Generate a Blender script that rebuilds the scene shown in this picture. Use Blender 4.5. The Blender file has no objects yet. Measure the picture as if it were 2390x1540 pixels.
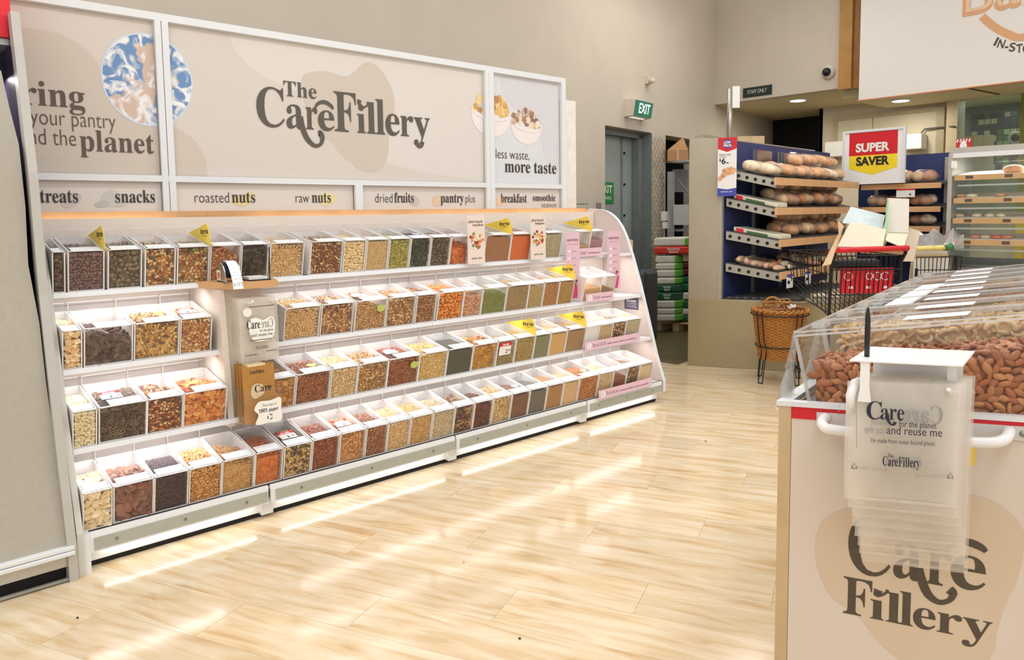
import bpy, math, random
import numpy as np
from mathutils import Vector, Matrix

rng = np.random.default_rng(7)
random.seed(7)
SC = bpy.context.scene
COL = SC.collection

# ---------------------------------------------------------------- camera
W_PX, H_PX = 2390.0, 1540.0
FPX, CXP, CYP, CAM_H = 1740.0, 1195.0, 644.0, 1.5
ROWS = np.array([[0.67190, -0.05390, 0.73867], [0.74052, 0.06562, -0.66881], [-0.01295, 0.99636, 0.08418]])
def orthonormal():
    roll, pitch = 0.013, math.atan(147 / 1740.0)
    up = np.array([-math.sin(roll) * math.cos(pitch), math.cos(roll) * math.cos(pitch), math.sin(pitch)])
    d = np.array([3120 - CXP, -(472 - CYP), -FPX]); d /= np.linalg.norm(d)
    y = d - up * d.dot(up); y /= np.linalg.norm(y)
    return np.stack([np.cross(y, up), y, up])
RW = orthonormal()
cam_data = bpy.data.cameras.new('camera')
cam = bpy.data.objects.new('camera', cam_data)
COL.objects.link(cam)
cam_data.sensor_width = 36.0
cam_data.sensor_fit = 'HORIZONTAL'
cam_data.lens = 36.0 * FPX / W_PX
cam_data.shift_x = 0.0
cam_data.shift_y = -(H_PX / 2 - CYP) / W_PX
cam_data.clip_start = 0.05
M = Matrix([list(RW[0]) + [0], list(RW[1]) + [0], list(RW[2]) + [CAM_H], [0, 0, 0, 1]])
cam.matrix_world = M
SC.camera = cam

# ---------------------------------------------------------------- world, exposure
world = bpy.data.worlds.new('store_ambient')
SC.world = world
world.use_nodes = True
world.node_tree.nodes['Background'].inputs[0].default_value = (1.0, 0.98, 0.95, 1)
world.node_tree.nodes['Background'].inputs[1].default_value = 0.95
SC.view_settings.view_transform = 'Standard'
SC.view_settings.look = 'None'
SC.view_settings.exposure = 0.02
SC.cycles.transparent_max_bounces = 28
SC.cycles.max_bounces = 6
SC.cycles.diffuse_bounces = 3
SC.cycles.glossy_bounces = 3
SC.cycles.caustics_reflective = False
SC.cycles.caustics_refractive = False
SC.cycles.adaptive_threshold = 0.03
SC.view_settings.gamma = 1.0
SC.view_settings.use_curve_mapping = False

def area_light(name, loc, size, energy, color=(1, 1, 1), rot=(0, 0, 0), spread=180):
    d = bpy.data.lights.new(name, 'AREA')
    d.shape = 'RECTANGLE'; d.size, d.size_y = size
    d.energy = energy; d.color = color; d.spread = math.radians(spread)
    o = bpy.data.objects.new(name, d)
    COL.objects.link(o)
    o.location = loc; o.rotation_euler = rot
    return o
# ceiling lamps and added fill lights over the aisles, above the frame
CEIL = [(-2.2, 0.2), (-2.2, 3.0), (-2.5, 5.8), (0.6, 1.2), (0.3, 4.2), (-0.3, 7.0), (-1.6, -2.4), (0.9, -2.0), (-4.6, 7.2)]  # pair behind the camera added to brighten the island end
for cx, cy in CEIL:
    area_light('ceiling_lamp_light', (cx, cy, 4.26), (0.28, 2.4), 24, (1.0, 0.975, 0.94))

# ---------------------------------------------------------------- helpers: unprojection (used to survey the place)
CAMP = np.array([0, 0, CAM_H])
def ray(px, py): return RW @ np.array([px - CXP, -(py - CYP), -FPX])
def onz(px, py, z):
    d = ray(px, py); return CAMP + d * ((z - CAM_H) / d[2])
def onx(px, py, x):
    d = ray(px, py); return CAMP + d * (x / d[0])
def ony(px, py, y):
    d = ray(px, py); return CAMP + d * (y / d[1])
def onpl(px, py, p0, n):
    d = ray(px, py); n = np.array(n, float); return CAMP + d * ((np.array(p0, float) - CAMP).dot(n) / d.dot(n))
def atd(px, py, dist): return CAMP + ray(px, py) * (dist / FPX)

# ---------------------------------------------------------------- helpers: materials
MATS = {}
def s2l(c):
    return tuple(((v / 255.0) / 12.92 if v / 255.0 <= 0.04045 else ((v / 255.0 + 0.055) / 1.055) ** 2.4) for v in c)
def mat(name, rgb, rough=0.5, metal=0.0, var=0.06, scale=12.0, bump=0.0, bscale=80.0, spec=0.5, emit=0.0, alpha=1.0, coat=0.0):
    """Principled material with a soft procedural noise on colour and, if asked, fine relief."""
    if name in MATS: return MATS[name]
    m = bpy.data.materials.new(name); m.use_nodes = True
    nt = m.node_tree; b = nt.nodes['Principled BSDF']
    c = s2l(rgb)
    b.inputs['Roughness'].default_value = rough
    b.inputs['Metallic'].default_value = metal
    b.inputs['Specular IOR Level'].default_value = spec
    b.inputs['Coat Weight'].default_value = coat
    tc = nt.nodes.new('ShaderNodeTexCoord')
    nz = nt.nodes.new('ShaderNodeTexNoise'); nz.inputs['Scale'].default_value = scale
    nz.inputs['Detail'].default_value = 3
    nt.links.new(tc.outputs['Object'], nz.inputs['Vector'])
    rp = nt.nodes.new('ShaderNodeValToRGB')
    rp.color_ramp.elements[0].position = 0.3; rp.color_ramp.elements[1].position = 0.7
    rp.color_ramp.elements[0].color = tuple(v * (1 - var) for v in c) + (1,)
    rp.color_ramp.elements[1].color = tuple(min(1, v * (1 + var)) for v in c) + (1,)
    nt.links.new(nz.outputs['Fac'], rp.inputs['Fac'])
    nt.links.new(rp.outputs['Color'], b.inputs['Base Color'])
    if bump:
        n2 = nt.nodes.new('ShaderNodeTexNoise'); n2.inputs['Scale'].default_value = bscale
        nt.links.new(tc.outputs['Object'], n2.inputs['Vector'])
        bp = nt.nodes.new('ShaderNodeBump'); bp.inputs['Strength'].default_value = bump; bp.inputs['Distance'].default_value = 0.01
        nt.links.new(n2.outputs['Fac'], bp.inputs['Height']); nt.links.new(bp.outputs['Normal'], b.inputs['Normal'])
    if emit:
        b.inputs['Emission Color'].default_value = c + (1,); b.inputs['Emission Strength'].default_value = emit
    if alpha < 1: b.inputs['Alpha'].default_value = alpha
    MATS[name] = m
    return m

def clear_mat(name, tint=(255, 255, 255), haze=0.06, haze_rgb=(240, 240, 238), gloss=1.0, rough=0.03, crinkle=0.0):
    """Clear plastic / acrylic / film: see-through sheet, Schlick reflection at its surface, a little milky haze."""
    if name in MATS: return MATS[name]
    m = bpy.data.materials.new(name); m.use_nodes = True
    nt = m.node_tree; nt.nodes.clear()
    out = nt.nodes.new('ShaderNodeOutputMaterial')
    tr = nt.nodes.new('ShaderNodeBsdfTransparent'); tr.inputs[0].default_value = s2l(tint) + (1,)
    df = nt.nodes.new('ShaderNodeBsdfDiffuse'); df.inputs[0].default_value = s2l(haze_rgb) + (1,)
    tl = nt.nodes.new('ShaderNodeBsdfTranslucent'); tl.inputs[0].default_value = s2l(haze_rgb) + (1,)
    hz_ = nt.nodes.new('ShaderNodeMixShader'); hz_.inputs[0].default_value = 0.45
    nt.links.new(df.outputs[0], hz_.inputs[1]); nt.links.new(tl.outputs[0], hz_.inputs[2])
    gl = nt.nodes.new('ShaderNodeBsdfGlossy'); gl.inputs['Roughness'].default_value = rough
    lw = nt.nodes.new('ShaderNodeLayerWeight'); lw.inputs['Blend'].default_value = 0.5
    pw = nt.nodes.new('ShaderNodeMath'); pw.operation = 'POWER'; pw.inputs[1].default_value = 5.0
    ma = nt.nodes.new('ShaderNodeMath'); ma.operation = 'MULTIPLY_ADD'; ma.inputs[1].default_value = 0.9 * gloss; ma.inputs[2].default_value = 0.035 * gloss
    nz = nt.nodes.new('ShaderNodeTexNoise'); nz.inputs['Scale'].default_value = 9
    mm = nt.nodes.new('ShaderNodeMath'); mm.operation = 'MULTIPLY_ADD'; mm.inputs[1].default_value = haze * 0.5; mm.inputs[2].default_value = haze * 0.75; nz.inputs['Detail'].default_value = 0; nz.inputs['Scale'].default_value = 4
    m1 = nt.nodes.new('ShaderNodeMixShader'); m2 = nt.nodes.new('ShaderNodeMixShader')
    nt.links.new(nz.outputs['Fac'], mm.inputs[0]); nt.links.new(mm.outputs[0], m1.inputs[0])
    nt.links.new(tr.outputs[0], m1.inputs[1]); nt.links.new(hz_.outputs[0], m1.inputs[2])
    nt.links.new(lw.outputs['Facing'], pw.inputs[0]); nt.links.new(pw.outputs[0], ma.inputs[0]); nt.links.new(ma.outputs[0], m2.inputs[0])
    nt.links.new(m1.outputs[0], m2.inputs[1]); nt.links.new(gl.outputs[0], m2.inputs[2])
    nt.links.new(m2.outputs[0], out.inputs['Surface'])
    if crinkle:
        tc = nt.nodes.new('ShaderNodeTexCoord'); cn = nt.nodes.new('ShaderNodeTexNoise'); cn.inputs['Scale'].default_value = 38; cn.inputs['Distortion'].default_value = 1.5
        bp = nt.nodes.new('ShaderNodeBump'); bp.inputs['Strength'].default_value = crinkle; bp.inputs['Distance'].default_value = 0.02
        nt.links.new(tc.outputs['Object'], cn.inputs['Vector']); nt.links.new(cn.outputs['Fac'], bp.inputs['Height'])
        nt.links.new(bp.outputs['Normal'], gl.inputs['Normal']); nt.links.new(bp.outputs['Normal'], lw.inputs['Normal'])
    MATS[name] = m
    return m

def pieces_mat(name, cols, rough=0.45, per_object=False):
    """Food pieces: every loose piece takes its own colour from the list."""
    if name in MATS: return MATS[name]
    m = bpy.data.materials.new(name); m.use_nodes = True
    nt = m.node_tree; b = nt.nodes['Principled BSDF']; b.inputs['Roughness'].default_value = rough
    src = nt.nodes.new('ShaderNodeObjectInfo' if per_object else 'ShaderNodeNewGeometry')
    rp = nt.nodes.new('ShaderNodeValToRGB'); rp.color_ramp.interpolation = 'CONSTANT'
    el = rp.color_ramp.elements
    while len(el) < len(cols): el.new(0.5)
    for k, c in enumerate(cols):
        el[k].position = k / len(cols); el[k].color = s2l(c) + (1,)
    nt.links.new(src.outputs['Random' if per_object else 'Random Per Island'], rp.inputs['Fac'])
    tc = nt.nodes.new('ShaderNodeTexCoord')
    nz = nt.nodes.new('ShaderNodeTexNoise'); nz.inputs['Scale'].default_value = 120
    nt.links.new(tc.outputs['Object'], nz.inputs['Vector'])
    mx = nt.nodes.new('ShaderNodeMix'); mx.data_type = 'RGBA'; mx.blend_type = 'MULTIPLY'
    mx.inputs['Factor'].default_value = 1.0
    mr = nt.nodes.new('ShaderNodeMapRange'); mr.inputs[3].default_value = 0.8; mr.inputs[4].default_value = 1.25
    nt.links.new(nz.outputs['Fac'], mr.inputs[0])
    nt.links.new(rp.outputs['Color'], mx.inputs[6]); nt.links.new(mr.outputs[0], mx.inputs[7])
    nt.links.new(mx.outputs[2], b.inputs['Base Color'])
    MATS[name] = m
    return m

# ---------------------------------------------------------------- helpers: meshes and objects
def link(o):
    COL.objects.link(o); return o
def tag(o, label=None, cat=None, group=None, kind=None):
    if label: o['label'] = label
    if cat: o['category'] = cat
    if group: o['group'] = group
    if kind: o['kind'] = kind
    return o
def empty(name, loc=(0, 0, 0), rz=0.0):
    o = bpy.data.objects.new(name, None); o.empty_display_size = 0.05
    o.location = loc; o.rotation_euler = (0, 0, rz)
    return link(o)
def np_mesh(name, V, T):
    """Fast triangle mesh from arrays."""
    V = np.ascontiguousarray(V, dtype=np.float32); T = np.ascontiguousarray(T, dtype=np.int32)
    me = bpy.data.meshes.new(name)
    me.vertices.add(len(V)); me.vertices.foreach_set('co', V.ravel())
    me.loops.add(T.size); me.loops.foreach_set('vertex_index', T.ravel())
    me.polygons.add(len(T))
    me.polygons.foreach_set('loop_start', np.arange(0, T.size, 3, dtype=np.int32))
    me.polygons.foreach_set('use_smooth', np.ones(len(T), dtype=bool))
    me.update(calc_edges=True)
    return me
def obj(name, me, m=None, parent=None):
    o = bpy.data.objects.new(name, me)
    if m is not None and not me.materials: me.materials.append(m)
    link(o)
    if parent is not None: o.parent = parent
    return o

class MB:
    """Collects shapes into one mesh."""
    def __init__(self): self.v = []; self.f = []; self.smooth = False
    def add(self, vs, fs):
        b = len(self.v); self.v += [tuple(float(c) for c in p) for p in vs]
        self.f += [tuple(i + b for i in f) for f in fs]
        return self
    def box(self, x0, x1, y0, y1, z0, z1):
        return self.add([(x0, y0, z0), (x1, y0, z0), (x1, y1, z0), (x0, y1, z0), (x0, y0, z1), (x1, y0, z1), (x1, y1, z1), (x0, y1, z1)],
                        [(0, 3, 2, 1), (4, 5, 6, 7), (0, 1, 5, 4), (1, 2, 6, 5), (2, 3, 7, 6), (3, 0, 4, 7)])
    def obox(self, o, u, v, w):
        """Box (or sheared box) from a corner and its three edge vectors."""
        o, u, v, w = (np.array(t, float) for t in (o, u, v, w))
        P = [o, o + u, o + u + v, o + v]; P += [p + w for p in P]
        return self.add(P, [(0, 3, 2, 1), (4, 5, 6, 7), (0, 1, 5, 4), (1, 2, 6, 5), (2, 3, 7, 6), (3, 0, 4, 7)])
    def prism(self, pts, w):
        """Polygon (3-D points) pushed along w."""
        n = len(pts); P = [np.array(p, float) for p in pts]; w = np.array(w, float)
        Q = [p + w for p in P]
        return self.add(P + Q, [tuple(range(n - 1, -1, -1)), tuple(range(n, 2 * n))] + [(i, (i + 1) % n, n + (i + 1) % n, n + i) for i in range(n)])
    def tube(self, pts, r, seg=8, close=False):
        pts = [np.array(p, float) for p in pts]; n = len(pts); base = len(self.v)
        rr = r if hasattr(r, '__len__') else [r] * n
        prev = None
        for i, p in enumerate(pts):
            if close: t = pts[(i + 1) % n] - pts[i - 1]
            else: t = pts[min(i + 1, n - 1)] - pts[max(i - 1, 0)]
            t = t / (np.linalg.norm(t) + 1e-9)
            if prev is None:
                a = np.array([0, 0, 1.0]) if abs(t[2]) < 0.9 else np.array([1.0, 0, 0])
                prev = np.cross(t, a)
            prev = prev - t * prev.dot(t); prev /= (np.linalg.norm(prev) + 1e-9)
            bi = np.cross(t, prev)
            for k in range(seg):
                a = 2 * math.pi * k / seg
                self.v.append(tuple(p + rr[i] * (math.cos(a) * prev + math.sin(a) * bi)))
        m = n if close else n - 1
        for i in range(m):
            for k in range(seg):
                a = base + i * seg + k; b = base + i * seg + (k + 1) % seg
                j = (i + 1) % n
                self.f.append((a, b, base + j * seg + (k + 1) % seg, base + j * seg + k))
        if not close:
            self.f.append(tuple(base + k for k in range(seg - 1, -1, -1)))
            self.f.append(tuple(base + (n - 1) * seg + k for k in range(seg)))
        return self
    def lathe(self, c, prof, seg=20, axis=(0, 0, 1)):
        """Profile of (radius, height) turned about an axis through c."""
        c = np.array(c, float); ax = np.array(axis, float); ax /= np.linalg.norm(ax)
        a0 = np.cross(ax, [1, 0, 0] if abs(ax[0]) < 0.9 else [0, 1, 0]); a0 /= np.linalg.norm(a0); b0 = np.cross(ax, a0)
        base = len(self.v); n = len(prof)
        for r, h in prof:
            for k in range(seg):
                a = 2 * math.pi * k / seg
                self.v.append(tuple(c + ax * h + r * (math.cos(a) * a0 + math.sin(a) * b0)))
        for i in range(n - 1):
            for k in range(seg):
                k2 = (k + 1) % seg
                self.f.append((base + i * seg + k, base + i * seg + k2, base + (i + 1) * seg + k2, base + (i + 1) * seg + k))
        self.f.append(tuple(base + k for k in range(seg - 1, -1, -1)))
        self.f.append(tuple(base + (n - 1) * seg + k for k in range(seg)))
        return self
    def grid(self, P):
        """Surface through an array of points P[i][j]."""
        n, m = len(P), len(P[0]); base = len(self.v)
        for r in P:
            for p in r: self.v.append(tuple(float(c) for c in p))
        for i in range(n - 1):
            for j in range(m - 1):
                self.f.append((base + i * m + j, base + i * m + j + 1, base + (i + 1) * m + j + 1, base + (i + 1) * m + j))
        return self
    def build(self, name, m, parent=None, smooth=False, bevel=0.0):
        me = bpy.data.meshes.new(name)
        me.from_pydata(self.v, [], self.f); me.update()
        if smooth: me.polygons.foreach_set('use_smooth', [True] * len(me.polygons))
        o = obj(name, me, m, parent)
        if bevel:
            bv = o.modifiers.new('soft_edges', 'BEVEL'); bv.width = bevel; bv.segments = 2; bv.limit_method = 'ANGLE'
        return o
def struct(o): o['kind'] = 'structure'; return o

# ---------------------------------------------------------------- helpers: lettering (flat print, built from font outlines)
def serif(s):
    out = ''
    for c in s:
        if 'a' <= c <= 'z': out += chr(0x1D41A + ord(c) - 97)
        elif 'A' <= c <= 'Z': out += chr(0x1D400 + ord(c) - 65)
        elif '0' <= c <= '9': out += chr(0x1D7CE + ord(c) - 48)
        else: out += c
    return out
TXT = {}
def text_geo(s, style):
    key = (s, style)
    if key in TXT: return TXT[key]
    cu = bpy.data.curves.new('lettering', 'FONT')
    cu.body = serif(s) if style == 'serif' else s
    cu.size = 1.0; cu.resolution_u = 4
    cu.offset = {'serif': 0.0, 'light': -0.012, 'sans': 0.0, 'bold': 0.016, 'black': 0.042}[style]
    ob = bpy.data.objects.new('lettering', cu)
    me = ob.to_mesh()
    V = np.array([v.co[:2] for v in me.vertices]) if len(me.vertices) else np.zeros((1, 2))
    F = [tuple(p.vertices) for p in me.polygons]
    ob.to_mesh_clear(); bpy.data.objects.remove(ob); bpy.data.curves.remove(cu)
    TXT[key] = (V, F)
    return TXT[key]
def lettering(s, style, o, right, up, width, height, m, parent, name='lettering', mirror=False):
    """Flat print: s from point o (left end of the base line), `width` long, em height `height`."""
    V, F = text_geo(s, style)
    x0, x1 = V[:, 0].min(), V[:, 0].max()
    sx = width / max(1e-6, x1 - x0)
    o, right, up = (np.array(t, float) for t in (o, right, up))
    X = (V[:, 0] - x0) * sx
    if mirror: X = width - X
    P = o + np.outer(X, right) + np.outer(V[:, 1] * height, up)
    me = bpy.data.meshes.new(name); me.from_pydata([tuple(p) for p in P], [], F); me.update()
    return obj(name, me, m, parent)
def flat_poly(pts2, o, right, up, m, parent, name):
    o, right, up = (np.array(t, float) for t in (o, right, up))
    P = [tuple(o + a * right + b * up) for a, b in pts2]
    me = bpy.data.meshes.new(name); me.from_pydata(P, [], [tuple(range(len(P)))]); me.update()
    return obj(name, me, m, parent)
def smooth_loop(pts, n=8):
    """Closed Catmull-Rom curve through the points."""
    P = [np.array(p, float) for p in pts]; out = []; N = len(P)
    for i in range(N):
        p0, p1, p2, p3 = P[i - 1], P[i], P[(i + 1) % N], P[(i + 2) % N]
        for k in range(n):
            t = k / n
            out.append(tuple(0.5 * ((2 * p1) + (-p0 + p2) * t + (2 * p0 - 5 * p1 + 4 * p2 - p3) * t * t + (-p0 + 3 * p1 - 3 * p2 + p3) * t ** 3)))
    return out
def smooth_path(pts, n=8):
    P = [np.array(p, float) for p in pts]; out = []
    for i in range(len(P) - 1):
        p0, p1, p2, p3 = P[max(i - 1, 0)], P[i], P[i + 1], P[min(i + 2, len(P) - 1)]
        for k in range(n):
            t = k / n
            out.append(0.5 * ((2 * p1) + (-p0 + p2) * t + (2 * p0 - 5 * p1 + 4 * p2 - p3) * t * t + (-p0 + 3 * p1 - 3 * p2 + p3) * t ** 3))
    out.append(P[-1]); return out
def stroke_poly(pts):
    """Outline of a brush stroke; pts = (x, y, width)."""
    P = [np.array(p, float) for p in pts]; L, R_ = [], []
    for i, p in enumerate(P):
        t = P[min(i + 1, len(P) - 1)][:2] - P[max(i - 1, 0)][:2]; t = t / (np.linalg.norm(t) + 1e-9)
        nrm = np.array([-t[1], t[0]]) * p[2] / 2
        L.append(tuple(p[:2] + nrm)); R_.append(tuple(p[:2] - nrm))
    return L, R_
def stroke(pts, o, right, up, m, parent, name='lettering', n=8):
    P = smooth_path(pts, n); L, R_ = stroke_poly(P)
    o, right, up = (np.array(t, float) for t in (o, right, up))
    o = o + np.cross(right, up) * 0.0005
    k = len(L); V = [tuple(o + a * right + b * up) for a, b in L + R_]
    F = [(i, i + 1, k + i + 1, k + i) for i in range(k - 1)]
    me = bpy.data.meshes.new(name); me.from_pydata(V, [], F); me.update()
    return obj(name, me, m, parent)
def circle2(cx, cy, rx, ry=None, n=28):
    ry = rx if ry is None else ry
    return [(cx + rx * math.cos(2 * math.pi * k / n), cy + ry * math.sin(2 * math.pi * k / n)) for k in range(n)]
UP = np.array([0, 0, 1.0]); RX = np.array([1.0, 0, 0]); RY = np.array([0, 1.0, 0])
# ================================================================ the setting
def plank_mat():
    m = bpy.data.materials.new('pale_birch_vinyl'); m.use_nodes = True
    nt = m.node_tree; b = nt.nodes['Principled BSDF']
    b.inputs['Roughness'].default_value = 0.13; b.inputs['Specular IOR Level'].default_value = 0.5
    tc = nt.nodes.new('ShaderNodeTexCoord'); mp = nt.nodes.new('ShaderNodeMapping')
    mp.inputs['Scale'].default_value = (1.1, 8.0, 1.0)
    oi = nt.nodes.new('ShaderNodeObjectInfo')
    ad = nt.nodes.new('ShaderNodeVectorMath'); ad.operation = 'ADD'
    sc = nt.nodes.new('ShaderNodeVectorMath'); sc.operation = 'SCALE'; sc.inputs['Scale'].default_value = 37.0
    cb = nt.nodes.new('ShaderNodeCombineXYZ')
    nt.links.new(oi.outputs['Random'], cb.inputs[0]); nt.links.new(oi.outputs['Random'], cb.inputs[1])
    nt.links.new(cb.outputs[0], sc.inputs[0])
    nt.links.new(tc.outputs['Object'], ad.inputs[0]); nt.links.new(sc.outputs[0], ad.inputs[1])
    nt.links.new(ad.outputs[0], mp.inputs['Vector'])
    n1 = nt.nodes.new('ShaderNodeTexNoise'); n1.inputs['Scale'].default_value = 2.4; n1.inputs['Detail'].default_value = 5; n1.inputs['Distortion'].default_value = 0.8
    nt.links.new(mp.outputs[0], n1.inputs['Vector'])
    rp = nt.nodes.new('ShaderNodeValToRGB'); e = rp.color_ramp.elements
    e[0].position = 0.27; e[0].color = s2l((208, 172, 126)) + (1,)
    e[1].position = 0.70; e[1].color = s2l((236, 220, 194)) + (1,)
    k = e.new(0.45); k.color = s2l((224, 200, 162)) + (1,)
    nt.links.new(n1.outputs['Fac'], rp.inputs['Fac'])
    hs = nt.nodes.new('ShaderNodeHueSaturation')
    mr = nt.nodes.new('ShaderNodeMapRange'); mr.inputs[3].default_value = 0.94; mr.inputs[4].default_value = 1.06
    nt.links.new(oi.outputs['Random'], mr.inputs[0]); nt.links.new(mr.outputs[0], hs.inputs['Value'])
    nt.links.new(rp.outputs[0], hs.inputs['Color']); nt.links.new(hs.outputs[0], b.inputs['Base Color'])
    return m
M_plank = plank_mat()
floor = struct(MB().box(-12, 5, -3, 15, -0.06, -0.0025).build('floor', mat('floor_underlay', (206, 176, 132), 0.5)))
PD = np.array([0.9135, 0.407, 0]); PN = np.array([-0.407, 0.9135, 0]); PANG = math.atan2(0.407, 0.9135)
pl_mesh = bpy.data.meshes.new('plank'); _b = MB().box(-0.6494, 0.6494, -0.1244, 0.1244, -0.0025, 0.0)
pl_mesh.from_pydata(_b.v, [], _b.f); pl_mesh.materials.append(M_plank)
def pix(p):
    q = RW.T @ (np.array(p, float) - CAMP)
    if q[2] > -0.05: return None
    return CXP + FPX * q[0] / -q[2], CYP - FPX * q[1] / -q[2]
cand = []
for j in range(-14, 60):
    shift = (j * 0.47) % 1.3
    for i in range(-8, 8):
        c = PD * (i * 1.3 + shift) + PN * (j * 0.25)
        seen = False
        for a in (-0.6, -0.2, 0.2, 0.6):
            q = pix(c + PD * a)
            if q and -60 < q[0] < 1960 and 700 < q[1] < 1640 and (c + PD * a)[0] > -5.2: seen = True
        if seen and c[1] < 9.2 and c[0] < 0.4: cand.append((np.linalg.norm(c), tuple(c)))
cand.sort()
for dist, c in cand[:300]:
    o = obj('plank', pl_mesh, None, floor); o.location = c; o.rotation_euler = (0, 0, PANG)

M_wall = mat('taupe_wall_paint', (201, 190, 174), 0.7, var=0.025, scale=3, bump=0.05, bscale=150)
M_wall2 = mat('cream_wall_paint', (212, 202, 178), 0.7, var=0.02, scale=3)
M_dark = mat('unlit_back_room', (22, 22, 24), 0.9)  # near-black wall colour carries the darkness of the unlit rooms
WD = np.array([-0.177, 0.984, 0]); WN = np.array([0.984, 0.177, 0]); W0 = np.array([-5.77, 7.66, 0])
def wp(a, z, off=0.0): return W0 + WD * a + WN * off + UP * z
wl = MB()
def wbox(b, a0, a1, z0, z1, d0=-0.25, d1=0.0): return b.obox(wp(a0, z0, d0), WD * (a1 - a0), WN * (d1 - d0), UP * (z1 - z0))
for a0, a1, z0, z1 in ((-9.5, -1.21, 0, 5), (-1.21, 6.0, 2.467, 5), (-0.077, 0.30, 0, 2.467), (1.40, 6.0, 0, 2.467)): wbox(wl, a0, a1, z0, z1)
wall_left = struct(wl.build('wall_left', M_wall))
# back room seen through the opening beside the tread plate
br = MB()
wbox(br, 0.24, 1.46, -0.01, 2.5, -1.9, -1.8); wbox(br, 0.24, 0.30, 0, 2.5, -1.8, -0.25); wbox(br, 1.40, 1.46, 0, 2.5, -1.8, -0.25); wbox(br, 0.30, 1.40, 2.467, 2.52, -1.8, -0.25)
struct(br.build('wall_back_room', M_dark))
# tread plate cladding right of the fire door
tp = struct(wbox(MB(), -0.075, 0.30, 0.05, 2.455, 0.0, 0.006).build('trim_1', mat('tread_plate_steel', (196, 188, 178), 0.35, 0.7, var=0.1)))
lz = MB()
for r in range(46):
    for c in range(7):
        a = -0.055 + c * 0.049; z = 0.10 + r * 0.051
        s = 1 if (r + c) % 2 else -1
        for dz, s2 in ((0.0, s),):
            p = wp(a, z, 0.0062)
            d = WD * 0.017 * s2 + UP * 0.023; w_ = WD * 0.009 - UP * 0.006 * s2
            lz.add([p - d, p + w_, p + d, p - w_, p + WN * 0.006], [(0, 1, 4), (1, 2, 4), (2, 3, 4), (3, 0, 4)])
tag(lz.build('tread_lozenges', mat('tread_plate_steel', (168, 160, 150)), tp), kind='stuff')
# fire door in its recess
M_door = mat('grey_green_door_paint', (150, 158, 158), 0.45, var=0.04)
door = empty('door_1', tuple(wp(-0.7, 0))); struct(door)
def dpart(name, a0, a1, z0, z1, d0, d1, m):
    o = wbox(MB(), a0, a1, z0, z1, d0, d1).build(name, m, door); o.matrix_parent_inverse = Matrix.Translation(-door.location); return o
dpart('door_leaf', -1.30, -0.46, 0.02, 2.40, -0.26, -0.215, M_door)
dpart('side_leaf', -0.45, -0.20, 0.02, 2.40, -0.26, -0.215, M_door)
dpart('frame_post', -0.19, -0.09, 0.0, 2.44, -0.27, -0.12, mat('door_frame_grey', (120, 128, 126), 0.5))
dpart('frame_head', -1.35, -0.09, 2.40, 2.465, -0.27, -0.12, mat('door_frame_grey', (120, 128, 126)))
dpart('cover_strip', -0.475, -0.435, 0.02, 2.40, -0.215, -0.205, mat('door_frame_grey', (120, 128, 126)))
for k in range(6):
    dpart('hinge_bolt', -0.405, -0.385, 0.3 + k * 0.38, 0.325 + k * 0.38, -0.215, -0.195, mat('dark_bolt', (45, 47, 50), 0.4, 0.6))
dpart('jamb_lining', -0.085, -0.077, 0, 2.46, -0.25, 0.0, mat('door_frame_grey', (120, 128, 126)))
sg = empty('fire_exit_sign', tuple(wp(-0.9, 1.75, -0.21)))
def subpart(o, part):
    o.parent = part; return o
def rel(o, par):
    o.parent = par; o.matrix_parent_inverse = Matrix.Translation(-par.location); return o
M_green = mat('exit_green', (18, 128, 62), 0.5); M_green2 = mat('exit_sign_green', (34, 128, 104), 0.45); M_white = mat('white_print', (240, 240, 236), 0.6, var=0.01)
rel(wbox(MB(), -1.32, -0.66, 1.60, 1.85, -0.212, -0.203).build('sign_plate', M_green), sg)
rel(lettering('FIRE EXIT', 'bold', wp(-1.27, 1.725, -0.2015), WD, UP, 0.57, 0.125, M_white, None), sg)
rel(lettering('THIS DOOR IS ALARMED', 'sans', wp(-1.25, 1.645, -0.2015), WD, UP, 0.53, 0.05, M_white, None), sg)
tag(sg, 'green fire exit notice on the grey steel door', 'sign')

# illuminated exit sign
ex = empty('exit_sign', tuple(wp(-0.55, 2.7, 0)))
h = wp
eb = MB().prism([h(-0.78, 2.60), h(-0.78, 2.80), h(-0.78, 2.785, 0.15), h(-0.78, 2.605, 0.12)], WD * 0.45)
rel(eb.build('housing', mat('exit_sign_casing', (216, 206, 186), 0.5)), ex)
rel(MB().prism([h(-0.77, 2.61, 0.122), h(-0.77, 2.782, 0.150), h(-0.77, 2.782, 0.155), h(-0.77, 2.61, 0.127)], WD * 0.43).build('face', M_green2), ex)
nrm = np.cross(WD, (h(0, 2.782, 0.150) - h(0, 2.61, 0.122))); nrm /= -np.linalg.norm(nrm)
eu = (h(0, 2.782, 0.150) - h(0, 2.61, 0.122)); el = np.linalg.norm(eu); eu /= el
if nrm.dot(WN) < 0: nrm = -nrm
rel(lettering('EXIT', 'bold', h(-0.68, 2.645, 0.135) + nrm * 0.003, WD, eu, 0.27, 0.16, mat('lit_white', (245, 250, 246), 0.5, emit=0.6), None), ex)
rel(MB().obox(h(-0.7, 2.596, 0.02), WD * 0.3, WN * 0.05, UP * 0.006).build('down_light', mat('lit_white', (245, 250, 246))), ex)
tag(ex, 'green exit light box fixed above the fire door', 'exit sign')

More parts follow.
